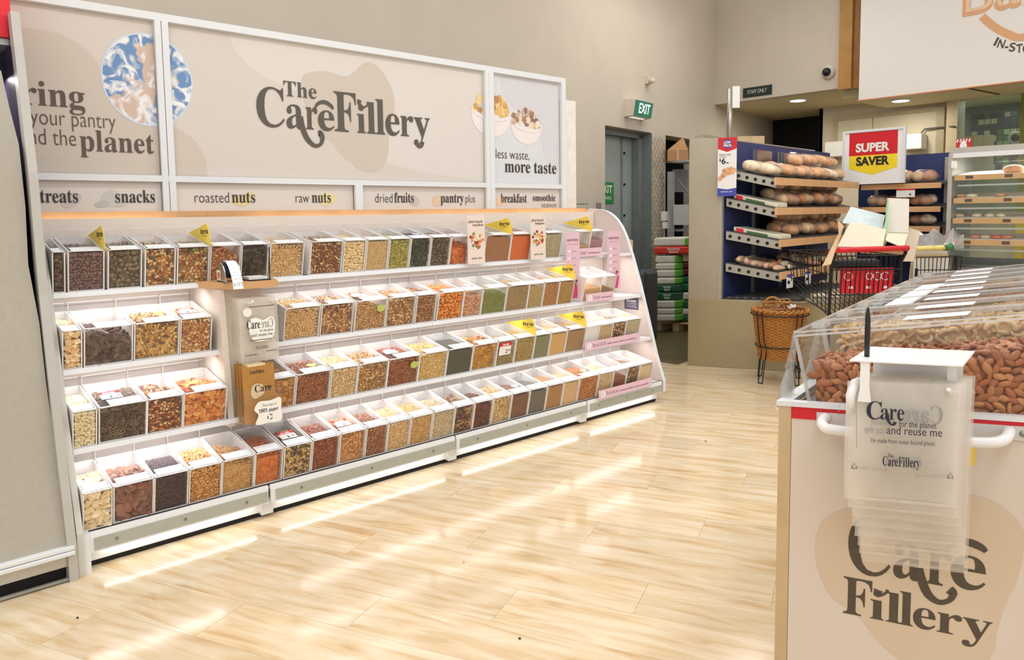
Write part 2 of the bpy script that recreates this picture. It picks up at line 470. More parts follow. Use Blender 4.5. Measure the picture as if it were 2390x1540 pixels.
# small things on the left wall
dt = MB().obox(h(-0.26, 3.04), WD * 0.09, WN * 0.04, UP * 0.09).lathe(h(-0.215, 3.075, 0.04), [(0.02, 0), (0.035, 0.02), (0.03, 0.06), (0.012, 0.07)], 12, WN).build('wall_sensor', mat('sensor_plastic', (205, 196, 178), 0.5))
tag(dt, 'small beige sensor high on the wall right of exit light', 'sensor')
sp = MB().obox(h(1.92, 3.035), WD * 0.16, WN * 0.08, UP * 0.20).build('wall_speaker', mat('sensor_plastic', (205, 196, 178)), bevel=0.008)
tag(sp, 'small square beige speaker in the upper wall corner', 'speaker')
nb = empty('wall_notice', tuple(wp(-1.6, 1.5)))
rel(wbox(MB(), -1.95, -1.50, 1.36, 1.66, 0.0, 0.004).build('paper', mat('notice_paper', (196, 190, 178), 0.7)), nb)
for k in range(5):
    rel(wbox(MB(), -1.9 + (k % 2) * 0.04, -1.58, 1.40 + k * 0.045, 1.412 + k * 0.045, 0.004, 0.0045).build('print_line', mat('notice_print', (130, 128, 122), 0.7)), nb)
rel(wbox(MB(), -1.46, -1.24, 1.36, 1.66, 0.0, 0.004).build('paper', mat('notice_paper', (196, 190, 178))), nb)
rel(wbox(MB(), -1.42, -1.3, 1.48, 1.6, 0.004, 0.0045).build('print_block', mat('notice_print', (130, 128, 122))), nb)
tag(nb, 'pale printed notices on the wall left of the fire door', 'notice')

# far bulkhead, soffit and the passage below it
BY = 9.515
bk = MB().box(-6.35, 2.5, BY, BY + 0.2, 3.015, 5.2)
struct(bk.build('wall_far', M_wall))
struct(MB().box(-4.34, 2.4, BY + 0.21, 11.19, 2.905, 3.012).build('ceiling_bakery', mat('soffit_cream', (214, 204, 170), 0.7, var=0.02)))
struct(MB().box(-7.6, 2.5, BY + 0.2, 13.2, 3.015, 3.2).build('ceiling', mat('soffit_cream', (214, 204, 170), 0.7, var=0.02)))
pb = MB().box(-6.9, -5.35, 12.9, 13.1, 0, 3.1).box(-5.35, -4.35, 12.9, 13.1, 0, 3.1)
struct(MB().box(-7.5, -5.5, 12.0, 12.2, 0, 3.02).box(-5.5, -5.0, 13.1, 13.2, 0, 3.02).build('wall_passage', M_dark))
pc = MB().box(-5.35, -3.55, 11.2, 11.35, 0, 3.02)
struct(pc.build('wall_panel', M_wall2))
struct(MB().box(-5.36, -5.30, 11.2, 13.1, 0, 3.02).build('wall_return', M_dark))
dr = empty('door_2', (-4.2, 11.19, 0)); struct(dr)
rel(MB().box(-5.12, -5.06, 11.16, 11.2, 0, 2.80).box(-3.71, -3.61, 11.16, 11.2, 0, 2.80).box(-5.12, -3.61, 11.16, 11.2, 2.80, 2.86).build('door_frame', mat('frame_olive', (176, 164, 132), 0.5)), dr)
rel(MB().box(-5.06, -4.56, 11.175, 11.195, 0.02, 2.80).build('door_leaf', M_wall2), dr)
rel(MB().box(-4.55, -3.71, 11.175, 11.195, 0.02, 2.80).build('door_leaf', M_wall2), dr)
struct(MB().box(-3.55, -3.42, 11.05, 11.35, 0, 3.02).build('trim_2', mat('pale_timber_post', (206, 190, 160), 0.5)))
struct(MB().box(-4.29, -4.13, BY - 0.06, BY, 2.99, 5.2).build('trim_3', mat('ochre_timber_post', (176, 128, 62), 0.5, var=0.12, scale=6)))
struct(MB().box(-4.14, -4.00, BY - 0.02, BY, 2.99, 5.2).build('trim_4', mat('brown_timber_post', (150, 100, 40), 0.5, var=0.12, scale=6)))
# production room behind glass, far right
M_teal = mat('production_room_wall', (128, 142, 138), 0.5)
struct(MB().box(-4.0, 2.0, 13.0, 13.2, 0, 3.01).build('wall_production', M_teal))
ml = struct(MB().box(-3.80, -2.95, 12.90, 12.93, 1.5, 2.86).build('wall_mosaic', mat('mosaic_grout', (46, 50, 46), 0.6)))
tcols = [mat('mosaic_tile_%s' % n, c, 0.3, var=0.05) for n, c in (('black', (26, 28, 28)), ('moss', (70, 88, 52)), ('olive', (128, 138, 88)), ('sage', (150, 160, 120)), ('night', (34, 44, 44)))]
tm = []
for m_ in tcols:
    me = bpy.data.meshes.new('tile'); b_ = MB().box(-0.037, 0.037, -0.008, 0.0, -0.037, 0.037); me.from_pydata(b_.v, [], b_.f); me.materials.append(m_); tm.append(me)
for i in range(10):
    for k in range(16):
        o = obj('tile', tm[random.choice((0, 0, 1, 2, 3, 4, 0))], None, ml); o.location = (-3.75 + i * 0.085, 12.90, 1.58 + k * 0.085)
struct(MB().box(-2.73, -2.64, 11.12, 11.2, 0, 2.9).build('trim_5', mat('yellow_post', (214, 186, 60), 0.5)))
g = MB().box(-3.42, 1.9, 11.10, 11.11, 1.3, 2.905).build('window_1', clear_mat('window_glass', (226, 236, 232), 0.05, gloss=0.6)); struct(g)
area_light('production_room_light', (-3.0, 12.1, 2.97), (1.2, 0.3), 16, (0.95, 1.0, 0.98))
# darker floor polygon by the fire door
dk = MB().add([(-6.0, 5.95, 0.0012), (-4.25, 6.02, 0.0012), (-4.32, 6.5, 0.0012), (-4.5, 9.3, 0.0012), (-7.0, 9.3, 0.0012)], [(0, 1, 2, 3, 4)])
struct(dk.build('floor_dark_area', mat('dark_floor_surface', (96, 84, 58), 0.35, var=0.2, scale=5)))
# staff only plate, dome camera, downlights
so = empty('staff_only_sign', (-5.42, BY - 0.01, 3.13))
rel(MB().box(-5.645, -5.215, BY - 0.012, BY, 3.055, 3.185).build('sign_plate', mat('dark_green_plate', (28, 46, 44), 0.5)), so)
rel(lettering('STAFF ONLY', 'sans', (-5.575, BY - 0.0135, 3.098), RX, UP, 0.29, 0.075, mat('cream_print', (214, 216, 190), 0.6), None), so)
tag(so, 'dark staff only plate on the bulkhead wall', 'sign')
dc = empty('dome_camera', (-4.44, BY, 3.23))
rel(MB().lathe((-4.44, BY, 3.23), [(0.085, 0), (0.085, 0.03), (0.06, 0.06)], 24, (0, -1, 0)).build('mount_ring', mat('camera_housing', (206, 198, 180), 0.5), smooth=False), dc)
rel(MB().lathe((-4.44, BY, 3.23), [(0.056, 0.05), (0.052, 0.08), (0.03, 0.105), (0.005, 0.112)], 20, (0, -1, 0)).build('dome', mat('smoked_dome', (16, 16, 34), 0.08), smooth=True), dc)
tag(dc, 'round dome security camera with dark lens on the bulkhead', 'camera')
M_lamp = mat('lamp_glow', (255, 252, 240), 0.4, emit=6.0)
for k, (x, y, zc, lab) in enumerate(((-5.12, 10.05, 3.015, 'round recessed downlight below the staff only plate'), (-3.91, 10.45, 2.905, 'round recessed downlight below the white bakery board'))):
    dl = empty('downlight', (x, y, zc))
    rel(MB().lathe((x, y, zc), [(0.125, 0), (0.125, -0.012), (0.10, -0.012)], 24).build('trim_ring', mat('white_plastic', (232, 230, 224), 0.4)), dl)
    rel(MB().lathe((x, y, zc - 0.002), [(0.098, -0.008), (0.098, -0.014)], 24).build('lamp', M_lamp), dl)
    tag(dl, lab, 'downlight', 'recessed downlights')
    area_light('downlight_light', (x, y, zc - 0.035), (0.2, 0.2), 12, (1.0, 0.95, 0.82))
# soffit joints right of the second downlight
for x, lab in ((-3.05, 'a'), (-1.9, 'b')):
    struct(MB().obox((x, BY + 0.3, 2.897), (0.03, 0, 0), (0.12, 1.1, 0), (0, 0, 0.008)).build('trim_6', mat('soffit_gap', (84, 66, 34), 0.8)))

# bakery board
SY = 9.36
bs = empty('bakery_sign', (-3.0, SY, 2.8))
L0 = ony(2004, 233, SY); R0_ = ony(2390, 188, SY)
zb = (L0[2] + R0_[2]) / 2
rel(MB().box(L0[0], 0.4, SY, SY + 0.06, zb, 5.1).build('board', mat('white_board', (234, 229, 222), 0.55, var=0.01)), bs)
rel(MB().box(L0[0] - 0.012, 0.4, SY - 0.004, SY + 0.06, zb - 0.011, zb).build('edge_trim', mat('copper_trim', (214, 150, 104), 0.4)), bs)
M_cop = mat('copper_print', (222, 168, 122), 0.6, var=0.02); M_brown = mat('dark_brown_print', (78, 68, 60), 0.6, var=0.04)
def bpx(px, py): q = ony(px, py, SY - 0.004); return q
q0 = bpx(2246, 38); q1 = bpx(2390, 20)
ltr = lettering('Bakery', 'bold', (q0[0], SY - 0.004, q0[2] - 0.0), RX, UP, 1.62, 0.56, M_cop, None); rel(ltr, bs)
li = lettering('Bakery', 'light', (q0[0] + 0.03, SY - 0.0055, q0[2] + 0.028), RX, UP, 1.56, 0.50, mat('board_inline', (236, 200, 166), 0.6), None); rel(li, bs)
arc = []
pcs = [bpx(2292, 38), bpx(2320, 62), bpx(2355, 80), bpx(2390, 86)]
xs = [p[0] for p in pcs]; zs = [p[2] for p in pcs]
ctr = xs[3] + 0.12
pts = [(xs[i], zs[i], 0.075) for i in range(4)] + [(2 * ctr - xs[i], zs[i] + 0.01, 0.075) for i in (2, 1, 0)]
rel(stroke(pts, (0, SY - 0.004, 0), RX, UP, M_cop, None, 'underline_arc'), bs)
inst = [('I', 2325, 97, 0.020), ('N', 2337, 102, 0.062), ('-', 2350, 107, 0.034), ('S', 2363, 110, 0.056), ('T', 2379, 113, 0.058), ('O', 2396, 113, 0.07), ('R', 2413, 112, 0.056), ('E', 2428, 109, 0.05)]
for i, (ch, px, py, w_) in enumerate(inst):
    a = 0.42 - i * 0.105; c_ = bpx(px, py); rr_ = np.array([math.cos(a), 0, -math.sin(a)]); uu_ = np.array([math.sin(a) , 0, math.cos(a)])
    rel(lettering(ch, 'bold', c_ - rr_ * w_ / 2 - uu_ * 0.042, rr_, uu_, w_, 0.125 if ch != '-' else 0.13, M_brown, None), bs)
tag(bs, 'big white bakery board with copper lettering hanging over the bakery', 'sign')
# ================================================================ bulk-food wall unit
M_frame = mat('white_powder_coat', (226, 229, 232), 0.4, var=0.01)
M_cream = mat('cream_laminate', (232, 218, 206), 0.5, var=0.015)
M_lip = mat('white_shelf_edge', (230, 232, 236), 0.35, var=0.01)
M_beech = mat('beech_edge', (206, 160, 112), 0.45, var=0.10, scale=5)
M_greystrip = mat('grey_bumper_strip', (172, 174, 164), 0.6, var=0.03)
M_plinth = mat('white_plinth', (240, 240, 242), 0.35, var=0.01)
M_black = mat('black_gap', (22, 18, 22), 0.6)
M_led = mat('led_strip_glow', (255, 255, 255), 0.4, emit=7.0)
M_screw = mat('screw_steel', (150, 152, 150), 0.3, 0.9)
GX = -3.478                         # plane of the bumper rail
Y0, Y1 = 0.665, 4.73
SHELVES = [(-3.780, 1.150), (-3.680, 0.820), (-3.580, 0.490)]   # lip front x, lip bottom z
JOINTS = [0.70, 1.51, 2.675, 3.845, 4.72]
gon = empty('bulk_food_wall', (-3.9, 2.7, 0))
tag(gon, 'long white wall unit of stepped shelves holding clear bulk food bins', 'shelving')
def gp(o): return rel(o, gon)
# end panel with its curved front edge
prof = [(-4.34, 0.0), (-3.55, 0.0), (-3.55, 0.06), (-3.474, 0.085), (-3.474, 0.17), (-3.547, 0.371), (-3.631, 0.663), (-3.708, 0.921), (-3.782, 1.134), (-3.848, 1.295), (-3.89, 1.37), (-3.937, 1.426), (-3.98, 1.462), (-4.028, 1.49), (-4.07, 1.505), (-4.121, 1.515), (-4.254, 1.524), (-4.34, 1.524)]
gp(MB().prism([(x, Y1, z) for x, z in prof], (0, 0.02, 0)).build('end_panel', mat('blush_end_panel', (226, 208, 200), 0.5, var=0.01)))
edge = [p for p in prof[3:]]
eb_ = MB()
for (x0, z0), (x1, z1) in zip(edge[:-2], edge[1:-1]):
    eb_.obox((x0, Y1 - 0.004, z0), (0.008, 0, 0.006), (0, 0.028, 0), (x1 - x0, 0, z1 - z0))
gp(eb_.build('edge_banding', M_frame))
# near end panel beside the chiller
prof2 = [(-4.34, 0.0), (-3.46, 0.0), (-3.46, 0.185), (-3.775, 1.2), (-3.86, 1.40), (-3.95, 1.50), (-4.34, 1.53)]
gp(MB().prism([(x, Y0, z) for x, z in prof2], (0, 0.025, 0)).build('end_panel', mat('grey_end_panel', (206, 204, 198), 0.5, var=0.01)))
# back panel and boxed-in risers between the shelves
gp(MB().box(-4.36, -4.33, Y0, Y1, 0.0, 1.52).build('back_panel', M_cream))
for (x, z), ztop, lab in ((SHELVES[0], 1.5, 'a'), (SHELVES[1], 1.14, 'b'), (SHELVES[2], 0.81, 'c'), ((-3.5, 0.165), 0.48, 'd')):
    xb = x - 0.40
    gp(MB().box(xb - 0.02, xb, Y0 + 0.03, Y1 - 0.005, z + 0.02, ztop).build('riser_panel', M_cream))
for x, z in SHELVES:
    gp(MB().box(x - 0.42, x - 0.012, Y0 + 0.03, Y1 - 0.005, z + 0.004, z + 0.020).build('shelf_board', M_lip))
    ys = [Y0 + 0.03] + JOINTS[1:4] + [Y1 - 0.01]
    for a, b in zip(ys[:-1], ys[1:]):
        gp(MB().obox((x - 0.002, a + 0.0012, z), (-0.012, 0, 0), (0, b - a - 0.0024, 0), (-0.004, 0, 0.022)).build('shelf_edge', M_lip))
# bottom deck, bumper rails, plinth, LED tubes: one of each per module
gp(MB().box(-3.95, -3.492, Y0 + 0.03, Y1 - 0.005, 0.15, 0.168).build('shelf_board', M_lip))
gp(MB().box(-3.50, -3.486, Y0 + 0.03, Y1, 0.168, 0.174).build('shadow_gap', M_black))  # solid black strip painted in for the shade of the gap
for a, b in zip(JOINTS[:-1], JOINTS[1:]):
    a += 0.006; b -= 0.006
    gp(MB().prism([(-3.487, a, 0.085), (-3.474, a, 0.085), (-3.472, a, 0.150), (-3.478, a, 0.174), (-3.487, a, 0.174)], (0, b - a, 0)).build('bumper_rail', M_frame))
    bs_ = gp(MB().box(-3.475, -3.4695, a + 0.025, b - 0.004, 0.095, 0.147).build('bumper_strip', M_greystrip))
    for k in range(3):
        y = a + (b - a) * (0.14 + 0.36 * k)
        subpart(MB().lathe((-3.4695, y, 0.121), [(0.007, 0), (0.007, 0.002), (0.003, 0.002), (0.003, 0.0008)], 12, (1, 0, 0)).build('screw', M_screw), bs_)
    gp(MB().box(-3.535, -3.525, a - 0.004, b + 0.004, 0.030, 0.085).build('plinth_board', M_plinth))
    gp(MB().tube([(-3.498, a + 0.06, 0.084), (-3.498, b - 0.06, 0.084)], 0.005, 8).build('led_tube', M_led))
    area_light('plinth_led_light', (-3.503, (a + b) / 2, 0.072), (0.02, b - a - 0.12), 0.05, (1, 0.98, 0.95))
for y in JOINTS[1:4]:
    gp(MB().box(-3.545, -3.508, y - 0.03, y + 0.03, 0.018, 0.086).build('plinth_foot', M_frame))
gp(MB().box(-3.54, -3.47, Y0 + 0.005, Y0 + 0.05, 0.0, 0.175).build('corner_post', M_frame))
gp(MB().box(-4.3, -3.545, Y0 + 0.03, Y1, 0.0, 0.029).build('floor_gap', M_black))  # solid black box painted in for the dark under the plinth
# beech ledge in lengths
lj = [Y0, 1.553, 2.66, 3.905, 4.70]
for a, b in zip(lj[:-1], lj[1:]):
    gp(MB().box(-4.34, -4.243, a + 0.0006, b - 0.0006, 1.497, 1.534).build('ledge_board', M_beech))
for y0, y1 in ((0.72, 1.46), (1.60, 2.62), (2.72, 3.1)):
    gp(MB().box(-4.30, -4.262, y0, y1, 1.478, 1.497).build('lamp_housing', M_frame))
# LEDs under the ledge and under each shelf
for y0, y1 in ((0.72, 1.32), (1.74, 2.65), (2.7, 3.82), (3.88, 4.66)):
    yc, ln = (y0 + y1) / 2, y1 - y0
    area_light('ledge_led_light', (-4.285, yc, 1.474), (0.03, ln), 2.6, (1, 0.97, 0.94), (0, math.radians(-28), 0))
    for x, z in SHELVES:
        area_light('shelf_led_light', (x - 0.05, yc, z - 0.012), (0.02, ln), 1.6, (1, 0.97, 0.94), (0, math.radians(12), 0))

# ---------------------------------------------------------------- header sign above the ledge
SX = -4.300
hs_ = empty('header_sign', (SX, 2.6, 1.534))
tag(hs_, 'wide framed header sign with earth picture standing on the wall unit', 'sign')
def hp(o): return rel(o, hs_)
ZT, ZM0, ZM1, ZB = 2.593, 1.694, 1.728, 1.534
YS = 0.62
FD = 0.045       # frame stands this far proud of the panels
def fbar(y0, y1, z0, z1, name='frame_bar'):
    hp(MB().box(SX - 0.02, SX + (0.002 if name == 'frame_post' else 0.0), y0, y1, z0, z1).build(name, M_frame))
PX = SX - 0.03   # panel faces
fbar(YS, 4.517, ZT - 0.040, ZT); fbar(YS, 4.517, ZM0, ZM1)
for y0, y1 in ((1.340, 1.372), (1.376, 1.410), (3.652, 3.688), (3.690, 3.735), (4.470, 4.517)): fbar(y0, y1, ZB, ZT - 0.040, 'frame_post')
fbar(2.530, 2.585, ZB, ZM0, 'frame_post'); fbar(YS, YS + 0.04, ZB, ZT - 0.04, 'frame_post')
M_p1 = mat('sign_beige', (214, 205, 197), 0.6, var=0.006); M_p2 = mat('sign_pale_beige', (220, 214, 208), 0.6, var=0.006); M_p3 = mat('sign_mist', (218, 220, 224), 0.6, var=0.006)
PANELS = []
for y0, y1, z0, z1, m_ in ((YS + 0.04, 1.34, ZM1, ZT - 0.04, M_p1), (1.41, 3.652, ZM1, ZT - 0.04, M_p2), (3.735, 4.47, ZM1, ZT - 0.04, M_p3),
                           (YS + 0.04, 1.34, ZB, ZM0, M_p2), (1.41, 2.53, ZB, ZM0, M_p2), (2.585, 3.652, ZB, ZM0, M_p2), (3.735, 4.47, ZB, ZM0, M_p2)):
    PANELS.append((y0, y1, z0, z1, hp(MB().box(PX - 0.012, PX, y0, y1, z0, z1).build('panel', m_))))
hp(MB().box(PX - 0.06, PX - 0.02, 3.9, 4.69, 1.534, 2.43).build('rear_panel', mat('cream_rear_panel', (236, 232, 224), 0.6)))
def layer(k): return np.array([PX + 0.0006 * k, 0, 0])
def sblob(pts, m_, k, name='printed_shape'):
    return hp(flat_poly(smooth_loop(pts), layer(k), RY, UP, m_, None, name))
def clipz(pts, y0, y1, z0, z1): return [(min(max(a, y0), y1), min(max(b, z0), z1)) for a, b in pts]
M_sand = mat('sign_sand_shape', (205, 194, 182), 0.6, var=0.006); M_sand2 = mat('sign_sand_shape_soft', (220, 208, 196), 0.6, var=0.006)
def cblob(pts, box, m_, k):
    P = clipz(smooth_loop(pts), *box); Q = [P[0]]
    for p in P[1:]:
        if abs(p[0] - Q[-1][0]) + abs(p[1] - Q[-1][1]) > 1e-5: Q.append(p)
    return hp(flat_poly(Q, layer(k), RY, UP, m_, None, 'printed_shape'))
B1 = (YS + 0.05, 1.338, ZM1 + 0.002, ZT - 0.042); B2 = (1.412, 3.65, ZM1 + 0.002, ZT - 0.042); B3 = (3.737, 4.468, ZM1 + 0.002, ZT - 0.042)
cblob([(0.5, 2.30), (0.66, 2.40), (0.80, 2.43), (0.95, 2.40), (1.06, 2.30), (1.12, 2.12), (1.22, 2.0), (1.40, 1.97), (1.5, 1.6), (0.4, 1.55)], B1, M_sand, 1)
hp(flat_poly([(1.412, 1.73)] + [(float(p[0]), float(p[1])) for p in reversed(smooth_path([(1.412, 2.0), (1.47, 1.975), (1.54, 1.92), (1.585, 1.83), (1.595, 1.73)], 6))], layer(2), RY, UP, M_sand, None, 'printed_shape'))
cblob([(1.2, 1.5), (1.2, 2.8), (1.66, 2.8), (1.78, 2.47), (1.95, 2.33), (2.15, 2.26), (2.45, 2.10), (2.63, 1.95), (2.85, 1.84), (3.2, 1.78), (3.9, 1.70), (3.2, 1.5)], B2, M_p1, 1)
sblob([(2.196, 2.33), (2.24, 2.38), (2.36, 2.405), (2.50, 2.39), (2.57, 2.43), (2.64, 2.49), (2.71, 2.495), (2.79, 2.44), (2.86, 2.32), (2.865, 2.20), (2.82, 2.08), (2.81, 1.93), (2.77, 1.83), (2.70, 1.785), (2.60, 1.79), (2.52, 1.84), (2.45, 1.89), (2.38, 1.97), (2.30, 2.02), (2.22, 2.15)], M_sand, 2)
M_lilac = mat('sign_lilac_shape', (214, 212, 218), 0.6, var=0.006)
cblob([(3.86, 2.62), (3.84, 2.46), (3.90, 2.36), (4.12, 2.22), (4.25, 2.10), (4.30, 1.95), (4.36, 1.86), (4.5, 1.86), (4.7, 2.2), (4.6, 2.75), (4.0, 2.75)], B3, M_lilac, 1)
# earth picture
def earth_mat():
    m = bpy.data.materials.new('printed_earth'); m.use_nodes = True; nt = m.node_tree; b = nt.nodes['Principled BSDF']; b.inputs['Roughness'].default_value = 0.6
    tc = nt.nodes.new('ShaderNodeTexCoord')
    n1 = nt.nodes.new('ShaderNodeTexNoise'); n1.inputs['Scale'].default_value = 5.0; n1.inputs['Detail'].default_value = 3
    n2 = nt.nodes.new('ShaderNodeTexNoise'); n2.inputs['Scale'].default_value = 11.0; n2.inputs['Detail'].default_value = 8; n2.inputs['Distortion'].default_value = 1.6
    for n in (n1, n2): nt.links.new(tc.outputs['Object'], n.inputs['Vector'])
    r1 = nt.nodes.new('ShaderNodeValToRGB'); e = r1.color_ramp.elements
    e[0].position = 0.54; e[0].color = s2l((108, 144, 190)) + (1,); e[1].position = 0.57; e[1].color = s2l((208, 184, 168)) + (1,)
    nt.links.new(n1.outputs['Fac'], r1.inputs[0])
    r2 = nt.nodes.new('ShaderNodeValToRGB'); e = r2.color_ramp.elements; e[0].position = 0.46; e[1].position = 0.60
    nt.links.new(n2.outputs['Fac'], r2.inputs[0])
    mx = nt.nodes.new('ShaderNodeMix'); mx.data_type = 'RGBA'; mx.inputs[7].default_value = s2l((238, 238, 238)) + (1,)
    nt.links.new(r2.outputs[0], mx.inputs['Factor']); nt.links.new(r1.outputs[0], mx.inputs[6]); nt.links.new(mx.outputs[2], b.inputs['Base Color'])
    return m
M_earth = earth_mat()
M_halo = mat('earth_halo', (206, 220, 234), 0.6, var=0.01)
for rr, m_, k in ((0.247, M_halo, 3), (0.238, M_earth, 4)):
    C_ = circle2(1.305, 2.237, rr * 0.94, rr, 48)
    Lp = [p for p in C_ if p[0] <= 1.338]; Rp = [p for p in C_ if p[0] >= 1.412]
    dz = rr * math.sqrt(max(0, 1 - ((1.338 - 1.305) / (rr * 0.94)) ** 2)); dz2 = rr * math.sqrt(max(0, 1 - ((1.412 - 1.305) / (rr * 0.94)) ** 2))
    i0 = [i for i, p in enumerate(C_) if p[0] <= 1.338]
    Lp = [(1.338, 2.237 + dz)] + Lp + [(1.338, 2.237 - dz)]
    Rs = sorted([p for p in C_ if p[0] >= 1.412], key=lambda p: math.atan2(p[1] - 2.237, p[0] - 1.305))
    Rp = [(1.412, 2.237 - dz2)] + Rs + [(1.412, 2.237 + dz2)]
    hp(flat_poly(Lp, layer(k), RY, UP, m_, None, 'earth_picture')); hp(flat_poly(Rp, layer(k), RY, UP, m_, None, 'earth_picture'))
M_ink = mat('brown_ink', (92, 80, 70), 0.6, var=0.06, scale=60)
M_ink2 = mat('dark_ink', (62, 54, 50), 0.6, var=0.06, scale=60)
def on_panel(o):
    c = np.mean([v.co[:] for v in o.data.vertices], 0)
    for y0, y1, z0, z1, p in PANELS:
        if y0 - 0.1 <= c[1] <= y1 + 0.05 and z0 <= c[2] <= z1: return subpart(o, p)
    return hp(o)
def st(s, style, y, z, w, h_, m_=None, k=6): return on_panel(lettering(s, style, layer(k) + np.array([0, y, z]), RY, UP, w, h_, m_ or M_ink, None))
st('Caring', 'serif', 0.53, 2.060, 0.462, 0.172); st('for your pantry', 'light', 0.63, 1.966, 0.50, 0.118); st('and the', 'light', 0.700, 1.868, 0.242, 0.118); st('planet', 'serif', 0.958, 1.846, 0.356, 0.158)
for s, style, y, w in (('treats', 'serif', 0.768, 0.166), ('snacks', 'serif', 1.108, 0.197), ('roasted', 'light', 1.516, 0.195), ('nuts', 'serif', 1.727, 0.14), ('raw', 'light', 2.125, 0.09), ('nuts', 'serif', 2.234, 0.132), ('dried', 'light', 2.694, 0.138), ('fruits', 'serif', 2.847, 0.16), ('pantry', 'serif', 3.239, 0.212), ('plus', 'light', 3.467, 0.092), ('breakfast', 'serif', 3.817, 0.273)):
    st(s, style, y, 1.582, w, 0.098 if style == 'serif' else 0.088, M_ink2)
st('smoothie', 'serif', 4.156, 1.594, 0.26, 0.078, M_ink2); st('station', 'light', 4.256, 1.543, 0.17, 0.058, M_ink2)
st('less waste,', 'light', 3.772, 1.918, 0.352, 0.105, M_ink2); st('more taste', 'serif', 3.861, 1.816, 0.567, 0.138, M_ink2)
# watery shapes beside the aisle words
for pts, rgb, k in (([(0.86, 1.58), (0.90, 1.63), (0.95, 1.62), (0.93, 1.57), (0.88, 1.555)], (206, 196, 196), 2), ([(1.04, 1.61), (1.09, 1.65), (1.13, 1.62), (1.17, 1.58), (1.14, 1.56), (1.06, 1.565)], (204, 204, 198), 2), ([(1.01, 1.575), (1.05, 1.595), (1.08, 1.575), (1.05, 1.557), (1.02, 1.56)], (190, 190, 184), 3),
                    ([(1.72, 1.60), (1.80, 1.63), (1.86, 1.64), (1.85, 1.59), (1.80, 1.56), (1.75, 1.57)], (228, 214, 156), 2), ([(2.27, 1.62), (2.36, 1.64), (2.41, 1.61), (2.37, 1.57), (2.31, 1.565)], (230, 218, 164), 2), ([(2.97, 1.61), (3.02, 1.63), (3.06, 1.59), (3.03, 1.555), (2.98, 1.57)], (204, 192, 190), 2),
                    ([(3.17, 1.61), (3.22, 1.635), (3.26, 1.60), (3.24, 1.56), (3.18, 1.56)], (224, 198, 170), 2), ([(3.77, 1.61), (3.83, 1.63), (3.86, 1.59), (3.83, 1.555), (3.78, 1.56)], (236, 204, 170), 2), ([(4.36, 1.615), (4.42, 1.635), (4.45, 1.60), (4.41, 1.58)], (224, 212, 214), 2)):
    sblob(pts, mat('tint_%d_%d_%d' % rgb, rgb, 0.6), k)
# the logo: word shapes plus the swashes of its own lettering
def logo(o, right, up, s_, m_, adder, k=0.0):
    """s_ = size of one logo unit; the word is about 1.26 units long and its capitals 0.24 tall."""
    o = np.array(o, float)
    def T(t, style, x, y, w, h_): adder(lettering(t, style, o + right * x * s_ + up * y * s_, right, up, w * s_, h_ * s_, m_, None))
    def SW(pts): adder(stroke([(a * s_, b * s_, c * s_) for a, b, c in pts], o, right, up, m_, None))
    T('The', 'serif', 0.165, 0.180, 0.205, 0.125)
    T('C', 'serif', 0.0, 0.0, 0.165, 0.320)
    T('a', 'serif', 0.175, 0.0, 0.105, 0.285)
    SW([(0.262, 0.07, 0.034), (0.272, 0.01, 0.034), (0.300, -0.055, 0.032), (0.345, -0.093, 0.024), (0.385, -0.083, 0.020), (0.398, -0.045, 0.030), (0.385, -0.020, 0.036), (0.372, -0.020, 0.020)])
    T('r', 'serif', 0.296, 0.0, 0.075, 0.275)
    SW([(0.345, 0.105, 0.010), (0.375, 0.152, 0.018), (0.420, 0.166, 0.024), (0.462, 0.148, 0.022), (0.475, 0.128, 0.012)])
    T('e', 'serif', 0.374, 0.0, 0.108, 0.250)
    T('F', 'serif', 0.482, 0.0, 0.150, 0.350)
    T('i', 'serif', 0.636, 0.0, 0.062, 0.250)
    SW([(0.660, 0.200, 0.030), (0.655, 0.178, 0.022), (0.685, 0.158, 0.012), (0.715, 0.175, 0.012), (0.722, 0.19, 0.02)])
    T('l', 'serif', 0.706, 0.0, 0.066, 0.285); T('l', 'serif', 0.772, 0.0, 0.066, 0.320)
    T('e', 'serif', 0.842, 0.0, 0.106, 0.285); T('r', 'serif', 0.955, 0.0, 0.100, 0.275); T('y', 'serif', 1.058, 0.0, 0.130, 0.275)
    SW([(1.13, -0.03, 0.020), (1.118, -0.058, 0.018), (1.092, -0.062, 0.018), (1.082, -0.042, 0.026)])
logo(layer(7) + np.array([0, 1.898, 2.036]), RY, UP, 1.0605, mat('logo_ink', (90, 84, 76), 0.6, var=0.08, scale=80), on_panel)
